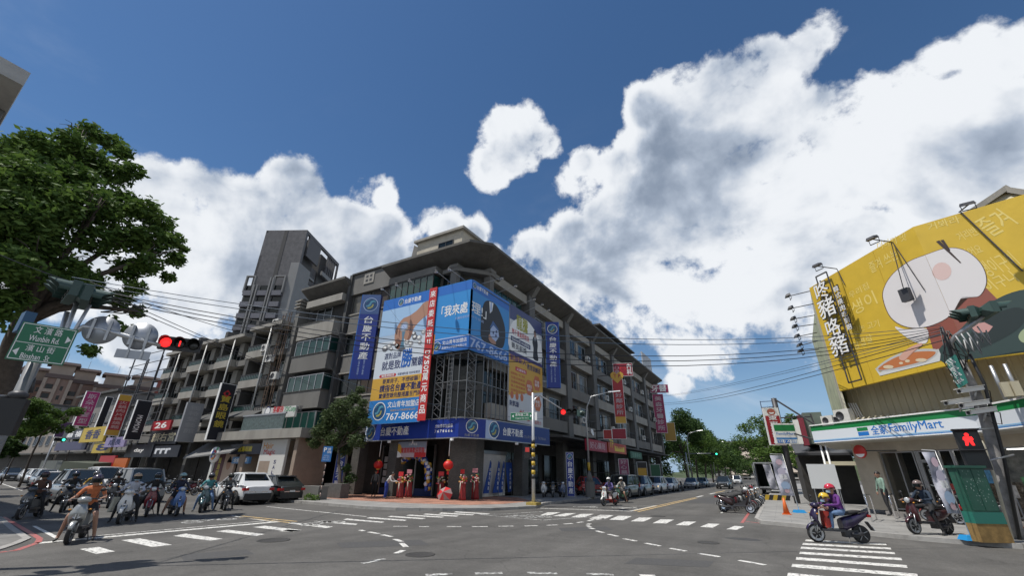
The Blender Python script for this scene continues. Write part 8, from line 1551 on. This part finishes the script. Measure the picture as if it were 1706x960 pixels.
    MB().hexa([(-.95,-.10,.46),(-1.0,-.10,.34),(-1.0,.10,.34),(-.95,.10,.46),(-.96,-.10,.465),(-1.01,-.10,.345),(-1.01,.10,.345),(-.96,.10,.465)]).build('number_plate', PLATE, t)
    MB().tube([(-.25,-.12,.26),(-.45,-.15,.26),(-.62,-.16,.30),(-.86,-.17,.36)], [.03,.05,.062,.05], 10).build('exhaust', mat('exhaust_metal', (.10,.10,.10), .4, .6), t); MB().box((-.52,-.10,.16),(-.12,.10,.34)).build('engine', P2, t); MB().tube([(-.62,.13,.26),(-.30,.12,.24)], .05, 8).build('engine_case', P2, t); MB().tube([(-.62,-.09,.28),(-.70,-.10,.60)], .03, 8).build('shock_absorber', CHROME, t)
    MB().bar((-.18,.16,.22),(-.10,.24,.02),.02).build('side_stand', BLACK, t)
    return t
SC1 = scooter('tmp', (0,0,-50), 0, True); SC2 = scooter('tmp', (0,0,-50), 0, False)
# ------------------------------------------------------------ placing scooters and riders
def cp(name, c, **k): return paint(name, c, **k)
used = {1: False, 2: False}
def put(kind, loc, rz, label, col, group='scooters waiting at the left stop line', trim=None, tilt=0.0, seat=None):
    m = {'scooter_paint': col}
    if trim: m['scooter_trim'] = trim
    if seat: m['seat_vinyl'] = seat
    r = dup(SC1 if kind == 1 else SC2, loc, rz, label, m, tilt); r['group'] = group; return r
CW, CR, CB_, CS, CK, CT, CSL, CPU, CBR, CGR = cp('paint_white',(.62,.62,.60)), cp('paint_wine',(.16,.012,.018)), cp('paint_skyblue',(.10,.19,.42)), cp('paint_silver',(.34,.35,.34), metal=.5), cp('paint_black',(.015,.015,.017)), cp('paint_teal',(.06,.12,.13)), cp('paint_slate',(.06,.065,.07)), cp('paint_purple',(.020,.012,.045)), cp('paint_brown',(.045,.010,.012)), cp('paint_green',(.04,.10,.06))
def cloth(n, c): return mat('cloth_'+n, c, .85, var=.2, vs=9, bump=1.0, bs=11)
K_W, K_O, K_BK, K_NV, K_TQ, K_GR, K_TN, K_PU, K_JN, K_BG, K_Y = cloth('white',(.42,.44,.50)), cloth('orange',(.42,.13,.05)), cloth('black',(.018,.018,.02)), cloth('navy',(.02,.025,.05)), cloth('turquoise',(.06,.22,.24)), cloth('grey',(.10,.10,.10)), cloth('tan',(.10,.05,.035)), cloth('purple',(.10,.022,.16)), cloth('jeans',(.10,.17,.30)), cloth('beige',(.40,.38,.30)), cloth('mustard',(.35,.22,.03))
def hm(n, c): return mat('helmet_'+n, c, .25, coat=.6)
def rider(kind, gx, gy, hd, lab, slab, col, shirt, pants, hel, pose=None, group='riders waiting at the left stop line', sg='scooters waiting at the left stop line', full=False, mask=False, skin_arm=False, skin_leg=False, tilt=0.0, fa=0.0, visor=True, trim=None, z=0.0):
    g = G(gx, gy, z); pose = pose or ride(); me = body(pose, shirt, pants, skin_arm, skin_leg)
    hd += random.uniform(-7, 7); put(kind, tuple(g), rad(hd), slab, col, sg, trim, tilt); return person(lab, tuple(g), rad(hd), me, pose['head'], hel, full, mask, group, fa, visor, tilt)
# headings: left-street riders come towards the junction (+x)
rider(2, 124, 902, -26, 'rider in an orange shirt with shorts, foot out, front of the left group', 'silver scooter at the very front of the left group', CS, K_O, K_BK, hm('plum',(.04,.03,.05)), ride(.02,'both'), skin_arm=True, skin_leg=True, full=True)
rider(1, 204, 871, -24, 'rider in a white long-sleeved shirt and tan helmet on the white scooter', 'white retro scooter with a black apron stripe', CW, K_W, K_BK, hm('tan',(.42,.28,.17)), ride(.0,'both'), mask=True, fa=.35)
rider(1, 243, 860, -22, 'rider in black behind the white-shirted rider', 'wine red scooter with a lit headlight', CR, K_BK, K_BK, hm('black',(.02,.02,.022)), ride(-.02,'both'), mask=True)
rider(1, 287, 859, -16, 'rider in a dark striped top and pale teal helmet on the blue scooter', 'sky blue retro scooter at the middle of the left group', CB_, K_NV, K_BK, hm('mint',(.20,.32,.32)), ride(.0,'both'), skin_leg=True, mask=True, fa=.5)
rider(1, 337, 853, -30, 'rider in a turquoise jacket on the grey-teal scooter', 'grey-teal scooter with a pale front rim', CT, K_TQ, K_JN, hm('charcoal',(.05,.05,.055)), ride(.02,'both'), full=True)
rider(2, 371, 850, -28, 'rider in a dark jacket at the right end of the waiting group', 'black sports scooter beside the turquoise rider', CK, K_GR, K_BK, hm('olive',(.05,.045,.03)), ride(.08,'both'), full=True)
rider(2, 46, 864, -40, 'rider in a tan top at the left kerb, leaning on one foot', 'dark scooter at the left kerb in the tree shade', CSL, K_TN, K_BK, hm('maroon',(.05,.02,.02)), ride(.05,'both'), full=True)
rider(2, 103, 853, -25, 'rider in black half hidden behind the orange-shirted rider', 'black scooter behind the silver one', CK, K_BK, K_BK, hm('navy',(.02,.025,.05)), ride(.0,'both'), full=True)
rider(2, 140, 846, -24, 'rider with a mustard jacket at the back of the group', 'grey scooter at the back of the left group', CSL, K_Y, K_BK, hm('grey',(.12,.12,.13)), ride(.0,'both'), full=True)
rider(1, 180, 846, -22, 'rider in dark clothes just left of the teal helmet, behind', 'dark scooter behind the white retro scooter', CK, K_BK, K_BK, hm('black',(.02,.02,.022)), ride(.0,'both'), full=True)
# a cream apron bag on the white-shirted rider's scooter
t = G(196, 869); tag(MB().hexa([(0,-.1,.3),(.3,-.12,.35),(.3,.1,.35),(0,.1,.3),(.05,-.06,.8),(.25,-.06,.8),(.25,.06,.8),(.05,.06,.8)]).build('tote_bag', K_BG), 'beige tote bag on the white scooter', 'bag').location = (t.x-.12, t.y-.28, 0)
# two riders arriving from the right street
rider(1, 1016, 843, -100, 'left rider with a white helmet and purple top, from the right street', 'white scooter with red lower panels coming from the right street', CW, cloth('lilac',(.10,.08,.22)), K_BK, hm('white',(.62,.62,.60)), ride(), 'riders coming from the right street', 'scooters coming from the right street', mask=True, trim=mat('trim_red',(.40,.03,.02),.4))
rider(1, 1037, 838, -98, 'right rider with a white helmet and red straps, from the right street', 'dark retro scooter beside the white one in the right street', CGR, cloth('pale',(.35,.33,.30)), K_BK, hm('white',(.62,.62,.60)), ride(), 'riders coming from the right street', 'scooters coming from the right street', skin_leg=True)
# woman with a child crossing in front of the store, heading left
gw = G(1402, 905.5); hw = math.atan2(*(lambda d: (d.y, d.x))(G(1362,903)-G(1444,905)))
po = ride(-.02, 'x'); po['knee_l'] = (.18,.14,.80); po['knee_r'] = (.18,-.14,.80); po['ankle_l'] = (.20,.13,.42); po['ankle_r'] = (.20,-.13,.42); po['toe_l'] = (.38,.13,.38); po['toe_r'] = (.38,-.13,.38)
put(2, tuple(gw), hw, 'purple scooter carrying a woman and a child over the crossing', CPU, 'scooters before the store'); person('woman in a purple hoodie and red helmet riding with a child', tuple(gw), hw, body(po, K_PU, K_JN), po['head'], hm('red',(.50,.02,.05)), False, True, 'riders before the store', visor=False)
ch = {k: (Vector(v)*.70 if k != 'face' else v) for k, v in ride(-.02,'x').items()}
for s, g in (('l', 1), ('r', -1)): ch['wrist_'+s] = (.40/1.0, g*.20, .96); ch['elbow_'+s] = (.27, g*.19, .92); ch['shoulder_'+s] = (.16, g*.12, 1.03); ch['hip_'+s] = (.10, g*.07, .72); ch['knee_'+s] = (.28, g*.08, .70); ch['ankle_'+s] = (.30, g*.08, .46); ch['toe_'+s] = (.40, g*.08, .42)
ch.update(pelvis=(.08,0,.74), chest=(.12,0,.96), neck=(.15,0,1.09), head=(.18,0,1.19))
cm = body(ch, cloth('dark_child',(.04,.03,.07)), K_BK, True); c_o = person('small child in a yellow helmet standing between the arms of the woman', tuple(gw), hw, cm, ch['head'], hm('yellow',(.62,.42,.03)), False, True, 'riders before the store', visor=False)
q = gw+Matrix.Rotation(hw, 3, 'Z') @ Vector((.28,0,.40)); tag(MB().hexa([(-.1,-.13,0),(.1,-.13,0),(.1,.13,0),(-.1,.13,0),(-.1,-.13,.42),(.06,-.13,.46),(.06,.13,.46),(-.1,.13,.42)]).build('red_bag', mat('bag_red',(.35,.03,.02),.6)), 'red bag on the floorboard of the purple scooter', 'bag').location = q; bpy.data.objects['red_bag'].rotation_euler = (0,0,hw)
gm = G(1555, 891, .13); hm_ = math.atan2(*(lambda d: (d.y, d.x))(G(1514,893)-G(1597,892)))
po = ride(.0,'l'); put(1, tuple(gm), hm_, 'dark brown scooter with a rider before the hoop racks', CBR, 'scooters before the store'); person('man in a navy jacket with a grey-brown helmet, one foot down before the racks', tuple(gm), hm_, body(po, cloth('deep_blue',(.02,.035,.06)), K_BK), po['head'], hm('taupe',(.16,.12,.11)), False, False, 'riders before the store', visor=True)
# parked scooters at the store, behind the flag
for x, y, hd, c, lab in [(1585,872,160,cp('paint_red',(.38,.02,.02)),'red-fronted scooter parked behind the man before the store'),(1610,874,150,CK,'black scooter parked by the store flag'),(1560,866,165,CW,'white-fronted scooter parked left by the store door'),(1640,878,150,CSL,'grey scooter parked behind the green cabinet')]: put(2, tuple(G(x, y, .13)), rad(hd), lab, c, 'scooters parked before the store')
# parked row on the right kerb
ords_ = ['nearest','second','third','fourth','fifth','sixth','seventh','eighth','ninth','tenth','eleventh']
cols = [(2,cp('paint_black_red',(.03,.012,.012)),'black and copper sports'),(2,CK,'black'),(1,CR,'wine red'),(2,CSL,'grey'),(1,CW,'white-topped'),(2,CK,'jet black'),(1,CGR,'green'),(2,CS,'silver'),(1,CB_,'blue'),(2,CK,'black sports'),(1,CW,'white')]
for i, (k, c, d) in enumerate(cols):
    x, y = -2.35, 27.7+i*1.02+(i > 0)*.25; put(k, (x+random.uniform(-.12,.12)+(.0 if i else -.1), y, 0), rad(-8+random.uniform(-5,5)), '%s scooter in the row on the right kerb, %s' % (ords_[i], d), c, 'scooters parked in a row on the right kerb', tilt=rad(-6))
    if i in (1, 4, 6): tag(MB().ball((0,0,0), (.15,.13,.13), 12, 6, z0=-.4).build('helmet', hm(['black','white','red','grey'][i % 4], [(.02,.02,.02),(.6,.6,.6),(.4,.03,.04),(.1,.1,.1)][i % 4])), 'loose helmet on the mirror of the %s parked scooter' % ords_[i], 'helmet', 'helmets left on parked scooters').location = (x+.45, y+.3, 1.1)
# scooters under the agency arcade and by the pharmacy
for i, (x, y, k, c, lab) in enumerate([(907,829,1,CW,'leftmost white scooter under the agency arcade'),(921,829,2,CSL,'second grey scooter under the agency arcade'),(936,829,1,cp('paint_navywhite',(.10,.13,.22)),'blue and white scooter beside the upright light box'),(968,826,2,cp('paint_red',(.38,.02,.02)),'red scooter right of the upright light box'),(1131,819,2,CK,'black scooter between the parked cars on the right street')]): put(k, tuple(G(x, y, .13 if x < 1100 else 0)), rad(-70+i*8), lab, c, 'scooters parked near the arcade')
# parked scooters in the shade down the left street
for i, (x, y) in enumerate([(283,823),(298,823),(311,824),(322,824),(340,826),(268,822),(254,821)]): put(1+i % 2, tuple(G(x, y, .0)), rad(-110+random.uniform(-12,12)), '%s scooter in the shaded row on the left street kerb' % ['third','fourth','fifth','sixth','rightmost','second','leftmost'][i], [CK,CSL,CR,CW,CK,CS,CK][i], 'scooters parked in the shade on the left street')
# pedestrians
def walker(lab, gx, gy, hd, shirt, pants, z=.13, pose=None, helm=None, **k):
    pose = pose or stand(); g = G(gx, gy, z); return person(lab, tuple(g), rad(hd), body(pose, shirt, pants, **k), pose['head'], helm)
walker('worker in a white top and blue trousers bending to the flower stands', 641, 832, 20, cloth('pale_top',(.45,.45,.44)), cloth('royal',(.02,.05,.28)), pose=stand(.32, 0, .6))
p = AT(1467, 800, 25.5); g = person('customer in a mint shirt standing in the store entrance', (p.x, p.y, .34), rad(200), body(stand(0,.08), cloth('mint',(.20,.30,.24)), K_BK), stand()['head'])
walker('person in dark clothes standing by the left flag near the parked truck', 1318, 829, -90, K_NV, K_BK, helm=hm('white',(.62,.62,.60)))
walker('shadowed person inside the arcade left of the lanterns', 622, 828, -60, K_GR, K_BK)

# ------------------------------------------------------------ cars
CARG = mat('car_glass', (.015,.02,.022), .05, spec=.9); CARB = mat('car_trim', (.02,.02,.021), .5)
def car(label, loc, rz, col, kind='suv', L_=4.4, Wd_=1.82, H_=1.6, group=None, lights=False, scale=1.0):
    """x forward, origin at the centre on the ground"""
    t = thing('car', label, 'car', loc, rz, group); hl, hw = L_/2, Wd_/2; R_ = .33 if kind != 'sedan' else .31; fx, rx = hl-.86, -hl+.80
    belt = {'suv': .98, 'sedan': .88, 'hatch': .92, 'van': 1.02}[kind]; hood = {'suv': .98, 'sedan': .86, 'hatch': .90, 'van': 1.0}[kind]
    N_ = 40; rings = []
    for i in range(N_+1):
        x = hl-L_*i/N_; u = x/hl; w = hw*(1-.16*abs(u)**5-.06*abs(u)**2.2)
        zt = hood-(.0 if x < hl-1.15 else .26*((x-(hl-1.15))/1.15)**1.7) if x > 0 else belt+(.0 if kind in ('suv','van','hatch') else .05)-(.10*max(0, (-x-hl+.35)/.35)**2 if x < -hl+.35 else 0)
        zb = .24+.10*abs(u)**8
        for wx in (fx, rx):
            d = abs(x-wx)
            if d < R_+.07: zb = max(zb, R_+math.sqrt(max(0, (R_+.07)**2-d*d)))
        zs = zt-.14; pts = [(x, -w*.96, zb), (x, -w, min(max(zb, .45), zs-.03)), (x, -w*1.0, max(.62, zb+.02) if zb < zs-.1 else zs-.05), (x, -w*.97, zs), (x, -w*.88, zt), (x, -w*.45, zt+.025), (x, w*.45, zt+.025), (x, w*.88, zt), (x, w*.97, zs), (x, w*1.0, max(.62, zb+.02) if zb < zs-.1 else zs-.05), (x, w, min(max(zb, .45), zs-.03)), (x, w*.96, zb)]
        rings.append(pts)
    MB().grid(rings).build('body', col, t)
    # greenhouse: windscreen, side glass, roof
    xs0, xs1, xr1, xr0 = {'suv': (hl-1.2, hl-2.0, -hl+.85, -hl+.18), 'sedan': (hl-1.35, hl-2.15, -hl+1.45, -hl+.75), 'hatch': (hl-1.15, hl-1.95, -hl+.95, -hl+.18), 'van': (hl-.75, hl-1.35, -hl+.25, -hl+.06)}[kind]
    z0, z1 = belt-.02, H_; W0, W1 = hw*.90, hw*.67 if kind != 'van' else hw*.78
    def q(x, w, z): return [(x, -w, z), (x, w, z)]
    b = [(xs0,-W0,z0),(xs0,W0,z0),(xr0,W0,z0),(xr0,-W0,z0)]; tp = [(xs1,-W1,z1-.05),(xs1,W1,z1-.05),(xr1,W1,z1-.05),(xr1,-W1,z1-.05)]
    gl = MB()
    for i in range(4): a, c = i, (i+1) % 4; gl.face([b[a], b[c], tp[c], tp[a]][::-1])
    gl.build('window', CARG, t)
    rr = []
    for k in range(9):
        x = xs1+(xr1-xs1)*k/8; e = .035*math.sin(PI*k/8); rr.append([(x, (W1+.015)*s_, z1-.075+h_+e*(h_ > .02)) for s_, h_ in ((-1,.0),(-.97,.03),(-.8,.065),(0,.085),(.8,.065),(.97,.03),(1,.0),(0,-.01))])
    MB().grid(rr).build('roof', col, t)
    if kind in ('suv', 'hatch'):        # body-coloured quarters, tailgate foot and roof spoiler
        def side(f, h_, g): return (xs0+(xr0-xs0)*f+((xs1+(xr1-xs1)*f)-(xs0+(xr0-xs0)*f))*h_, g*((W0+(W1-W0)*h_)+.012), z0+(z1-.05-z0)*h_)
        for g in (-1, 1): MB().extr([side(.80,0,g), side(1.0,0,g), side(1.0,.97,g), side(.93,.97,g)], (0, -g*.02, 0)).build('rear_quarter', col, t)
        lp_ = lambda h_, w: [(xr0+(xr1-xr0)*h_-.02, -w, z0+(z1-.05-z0)*h_), (xr0+(xr1-xr0)*h_-.02, w, z0+(z1-.05-z0)*h_)]
        a_, b_ = lp_(0, W0), lp_(.40, W0+(W1-W0)*.4); MB().extr([a_[0], a_[1], b_[1], b_[0]], (-.05, 0, -.02)).build('tailgate', col, t)
        MB().hexa([(xr1-.30,-W1*.95,z1-.06),(xr1+.1,-W1*.95,z1-.03),(xr1+.1,W1*.95,z1-.03),(xr1-.30,W1*.95,z1-.06),(xr1-.28,-W1*.93,z1-.01),(xr1+.1,-W1*.93,z1+.03),(xr1+.1,W1*.93,z1+.03),(xr1-.28,W1*.93,z1-.01)]).build('spoiler', col, t)
    pm = MB()
    for g in (-1, 1):
        for (xa, xb) in ((xs0, xs1), (xr0, xr1)): pm.bar((xa, g*W0, z0), (xb, g*W1, z1-.04), .07, .05)
        for f in (.42, .72): xa, xb = xs0+(xr0-xs0)*f, xs1+(xr1-xs1)*f; pm.bar((xa, g*(W0+.004), z0), (xb, g*(W1+.006), z1-.05), .07, .035)
    q_ = pm.build('pillar', col, t); q_['kind'] = 'stuff'
    for g in (-1, 1): MB().tube([(xs0+.1, g*(W0+.006), z0+.012), (xr0-.02, g*(W0+.006), z0+.012)], .012, 5).build('window_trim', CHROME if kind == 'suv' else CARB, t)
    for x, f in ((fx, 1), (rx, 0)):
        for g in (-1, 1):
            w = wheel_mb((x, g*(hw-.11), R_), R_, .21, 26).build('wheel', TYRE, t); r = MB(); y = g*(hw-.02); r.lathe([(.01,y-.02*g),(R_*.62,y-.03*g),(R_*.68,y),(R_*.70,y-.1*g)], (x,0,R_), 'y', 22)
            for k in range(5): a = k*2*PI/5; r.bar((x+.03*math.cos(a), y+.004*g, R_+.03*math.sin(a)), (x+R_*.64*math.cos(a), y+.002*g, R_+R_*.64*math.sin(a)), .06, .03)
            r.build('rim', RIM, w)
            MB().lathe([(R_+.01, g*(hw-.26)), (R_+.055, g*(hw-.26)), (R_+.055, g*(hw-.20)), (R_+.01, g*(hw-.20))], (x,0,R_), 'y', 20).build('wheel_arch', CARB, t)
            MB().lathe([(.01, g*(hw-.245)), (R_+.06, g*(hw-.245)), (R_+.06, g*(hw-.235))], (x,0,R_), 'y', 20).build('wheel_well', CARB, t)
    wf = hw*.80
    for g in (-1, 1):
        MB().hexa([(hl-.10,g*wf,hood-.36),(hl-.02,g*wf*.55,hood-.38),(hl-.04,g*wf*.55,hood-.24),(hl-.20,g*wf,hood-.20),(hl-.05,g*(wf+.04),hood-.36),(hl+.012,g*wf*.55,hood-.38),(hl-.01,g*wf*.55,hood-.25),(hl-.15,g*(wf+.06),hood-.21)]).build('headlight', HEADL if not lights else mat('head_lamp_warm',(.7,.55,.35),.2,emit=(1,.75,.4),es=.8), t)
        MB().box((-hl-.012,g*hw*.62,belt-.26),(-hl+.2,g*hw*.925,belt-.13 if kind != 'van' else belt+.1)).build('tail_light', TAIL, t)
        MB().hexa([(xs0-.15,g*(hw+.02),belt+.0),(xs0-.03,g*(hw+.02),belt+.0),(xs0-.03,g*(hw+.20),belt+.02),(xs0-.15,g*(hw+.20),belt+.02),(xs0-.15,g*(hw+.02),belt+.12),(xs0-.06,g*(hw+.02),belt+.12),(xs0-.06,g*(hw+.20),belt+.15),(xs0-.15,g*(hw+.20),belt+.15)]).build('mirror', col, t)
        for f in (.25, .60): x = xs0+(xr0-xs0)*f; MB().box((x-.2,g*(hw-.0),belt-.20),(x-.06,g*(hw+.02),belt-.17)).build('door_handle', CHROME, t)
        MB().box((rx+R_+.08,g*(hw-.09),.20),(fx-R_-.08,g*(hw+.012),.34)).build('sill', CARB, t)
    MB().hexa([(hl-.12,-hw*.42,.42),(hl+.015,-hw*.38,.42),(hl+.015,hw*.38,.42),(hl-.12,hw*.42,.42),(hl-.12,-hw*.5,hood-.28),(hl-.005,-hw*.42,hood-.28),(hl-.005,hw*.42,hood-.28),(hl-.12,hw*.5,hood-.28)]).build('grille', CARB, t)
    MB().box((hl-.1,-hw*.78,.22),(hl+.02,hw*.78,.34)).build('bumper', CARB, t); MB().box((-hl-.02,-hw*.80,.24),(-hl+.1,hw*.80,.58 if kind != 'sedan' else .34)).build('bumper', CARB, t)
    MB().box((hl+.016,-.17,.40),(hl+.026,.17,.50)).build('number_plate', PLATE, t); MB().box((-hl-.03,-.17,.58),(-hl-.02,.17,.68)).build('number_plate', PLATE, t)
    MB().box((-hl-.014,-hw*.55,belt-.34),(-hl-.004,hw*.55,belt-.30)).build('chrome_strip', CHROME, t)
    return t
CPW, CPB, CPS, CPG, CPD, CPR, CPV = [mat('car_'+n, c, .3, m, coat=.8) for n, c, m in (('white',(.66,.67,.67),0),('black',(.018,.02,.022),0),('silver',(.34,.36,.38),.6),('grey',(.13,.14,.15),.5),('dark_green',(.03,.035,.035),.3),('red',(.28,.015,.012),0),('pewter',(.17,.19,.21),.5))]
HL = 180-4
g1 = 'cars on the left street'; g2 = 'cars parked along the right street'
p = G(395, 839); car('white car seen from behind, passing the terrace', (p.x, p.y, 0), rad(HL), CPW, 'suv', 4.2, 1.8, 1.6, g1)
p = G(444, 836.5); car('dark hatchback with lit tail lamp beside the carport', (p.x-.2, p.y+.3, 0), rad(HL+3), CPD, 'hatch', 4.2, 1.8, 1.46, g1)
for x, y, c, k, lab, hd, H_ in [(222,836,CPV,'van','pewter van behind the waiting riders',-6,1.75),(120,838,CPG,'suv','grey SUV at the left behind the riders',-6,1.65),(165,822,CPW,'van','white van further behind the riders',-6,1.8),(84,826,CPW,'sedan','white sedan in the left lane behind the kerb rider',-6,1.45),(58,806,CPW,'hatch','small white car farther back on the left street',-6,1.5),(70,811,CPS,'hatch','silver-pink car behind the white sedan',-6,1.5),(45,803,CPW,'sedan','farthest white car on the left street',-6,1.45),(13,802,CPB,'suv','black car parked far left by the kerb',-6,1.6)]:
    p = G(x, y); car(lab, (p.x, p.y, 0), rad(hd), c, k, 4.4, 1.82, H_, g1)
XP = -11.9
for i, (x, y, c, k, lab, H_, xo) in enumerate([(1043,830.5,mat('car_sage',(.14,.16,.15),.3,.4,coat=.8),'van','sage grey van parked first before the pharmacy',1.75,0),(1072,827,CPV,'suv','pewter SUV parked second along the right street',1.68,0),(1099,823,CPW,'suv','white SUV with an amber lamp parked third along the right street',1.62,0),(1116,820,CPW,'hatch','white hatchback parked fourth along the right street',1.5,0),(1150,814.5,CPS,'sedan','silver sedan parked beyond the black scooter',1.45,0),(1166,812,mat('car_bluegrey',(.20,.26,.30),.3,.4,coat=.8),'sedan','blue-grey sedan parked farthest in the row',1.45,0)]):
    p = G(x, y); car(lab, (XP, p.y+1.2, 0), rad(-90), c, k, 4.5, 1.82, H_, g2, lights=(i == 2))
p = G(985, 829); car('red car parked half under the arcade by the lamp base', (p.x-.6, p.y+1.5, .05), rad(-50), CPR, 'hatch', 4.1, 1.75, 1.5, g2)
p = G(1208, 815); car('black SUV driving towards the junction on the right street', (p.x, p.y, 0), rad(-92), CPB, 'suv', 4.7, 1.9, 1.72, 'cars driving on the right street', lights=False)
p = G(1230, 807); car('white van following the black SUV', (p.x, p.y, 0), rad(-90), CPW, 'van', 4.6, 1.8, 1.9, 'cars driving on the right street')
# open box truck
p = G(1262, 832, 0); t = thing('box_truck', 'parked box truck with its dark cargo bay open, on the right kerb', 'truck', (-.9, 58, 0), 0); TG = mat('truck_grey', (.30,.31,.32), .5, var=.1, dirt=.3)
MB().box((-1.6,0,.75),(-1.5,5,3.1)).box((1.5,0,.75),(1.6,5,3.1)).box((-1.6,0,3.1),(1.6,5,3.22)).box((-1.6,4.9,.75),(1.6,5,3.1)).box((-1.6,0,.62),(1.6,5,.75)).build('cargo_box', TG, t); MB().box((-1.49,4.7,.76),(1.49,4.85,3.09)).build('inner_wall', mat('cargo_dark',(.02,.03,.03),.8), t)
MB().box((1.62,-1.9,.8),(1.68,0,3.05)).build('door', mat('door_grey',(.33,.35,.37),.5,var=.06), t); MB().box((-1.72,-.3,.8),(-1.66,0,3.05)).build('door', TG, t); MB().box((-1.1,5.2,.5),(1.1,7.0,2.4)).build('cab', CPW, t); MB().box((-1.4,-.1,.45),(1.4,.0,.6)).build('bumper', CARB, t)
for x in (-1.15, 1.15):
    for y in (.9, 6.1): wheel_mb((x, y, .4), .4, .25).build('wheel', TYRE, t) if 0 else MB().lathe([(.3,-.12),(.4,-.12),(.4,.12),(.3,.12),(.01,.1)], (x,y,.4), 'x', 18).build('wheel', TYRE, t)
for x in (-.6, .1, .7): MB().box((x,3.2,.76),(x+.5,3.8,1.3)).build('crate', mat('crate_green',(.05,.20,.09),.6), t)
MB().box((2.6,-2.1,.1),(4.2,-2.0,2.9)).build('site_panel', mat('site_grey',(.30,.33,.36),.5)) ; tag(bpy.data.objects['site_panel'], 'grey sheet panel standing beside the open truck', 'panel').location = (-.9, 56.5, 0)
for o_ in (SC1, SC2):
    for c in list(o_.children_recursive)+[o_]: bpy.data.objects.remove(c)
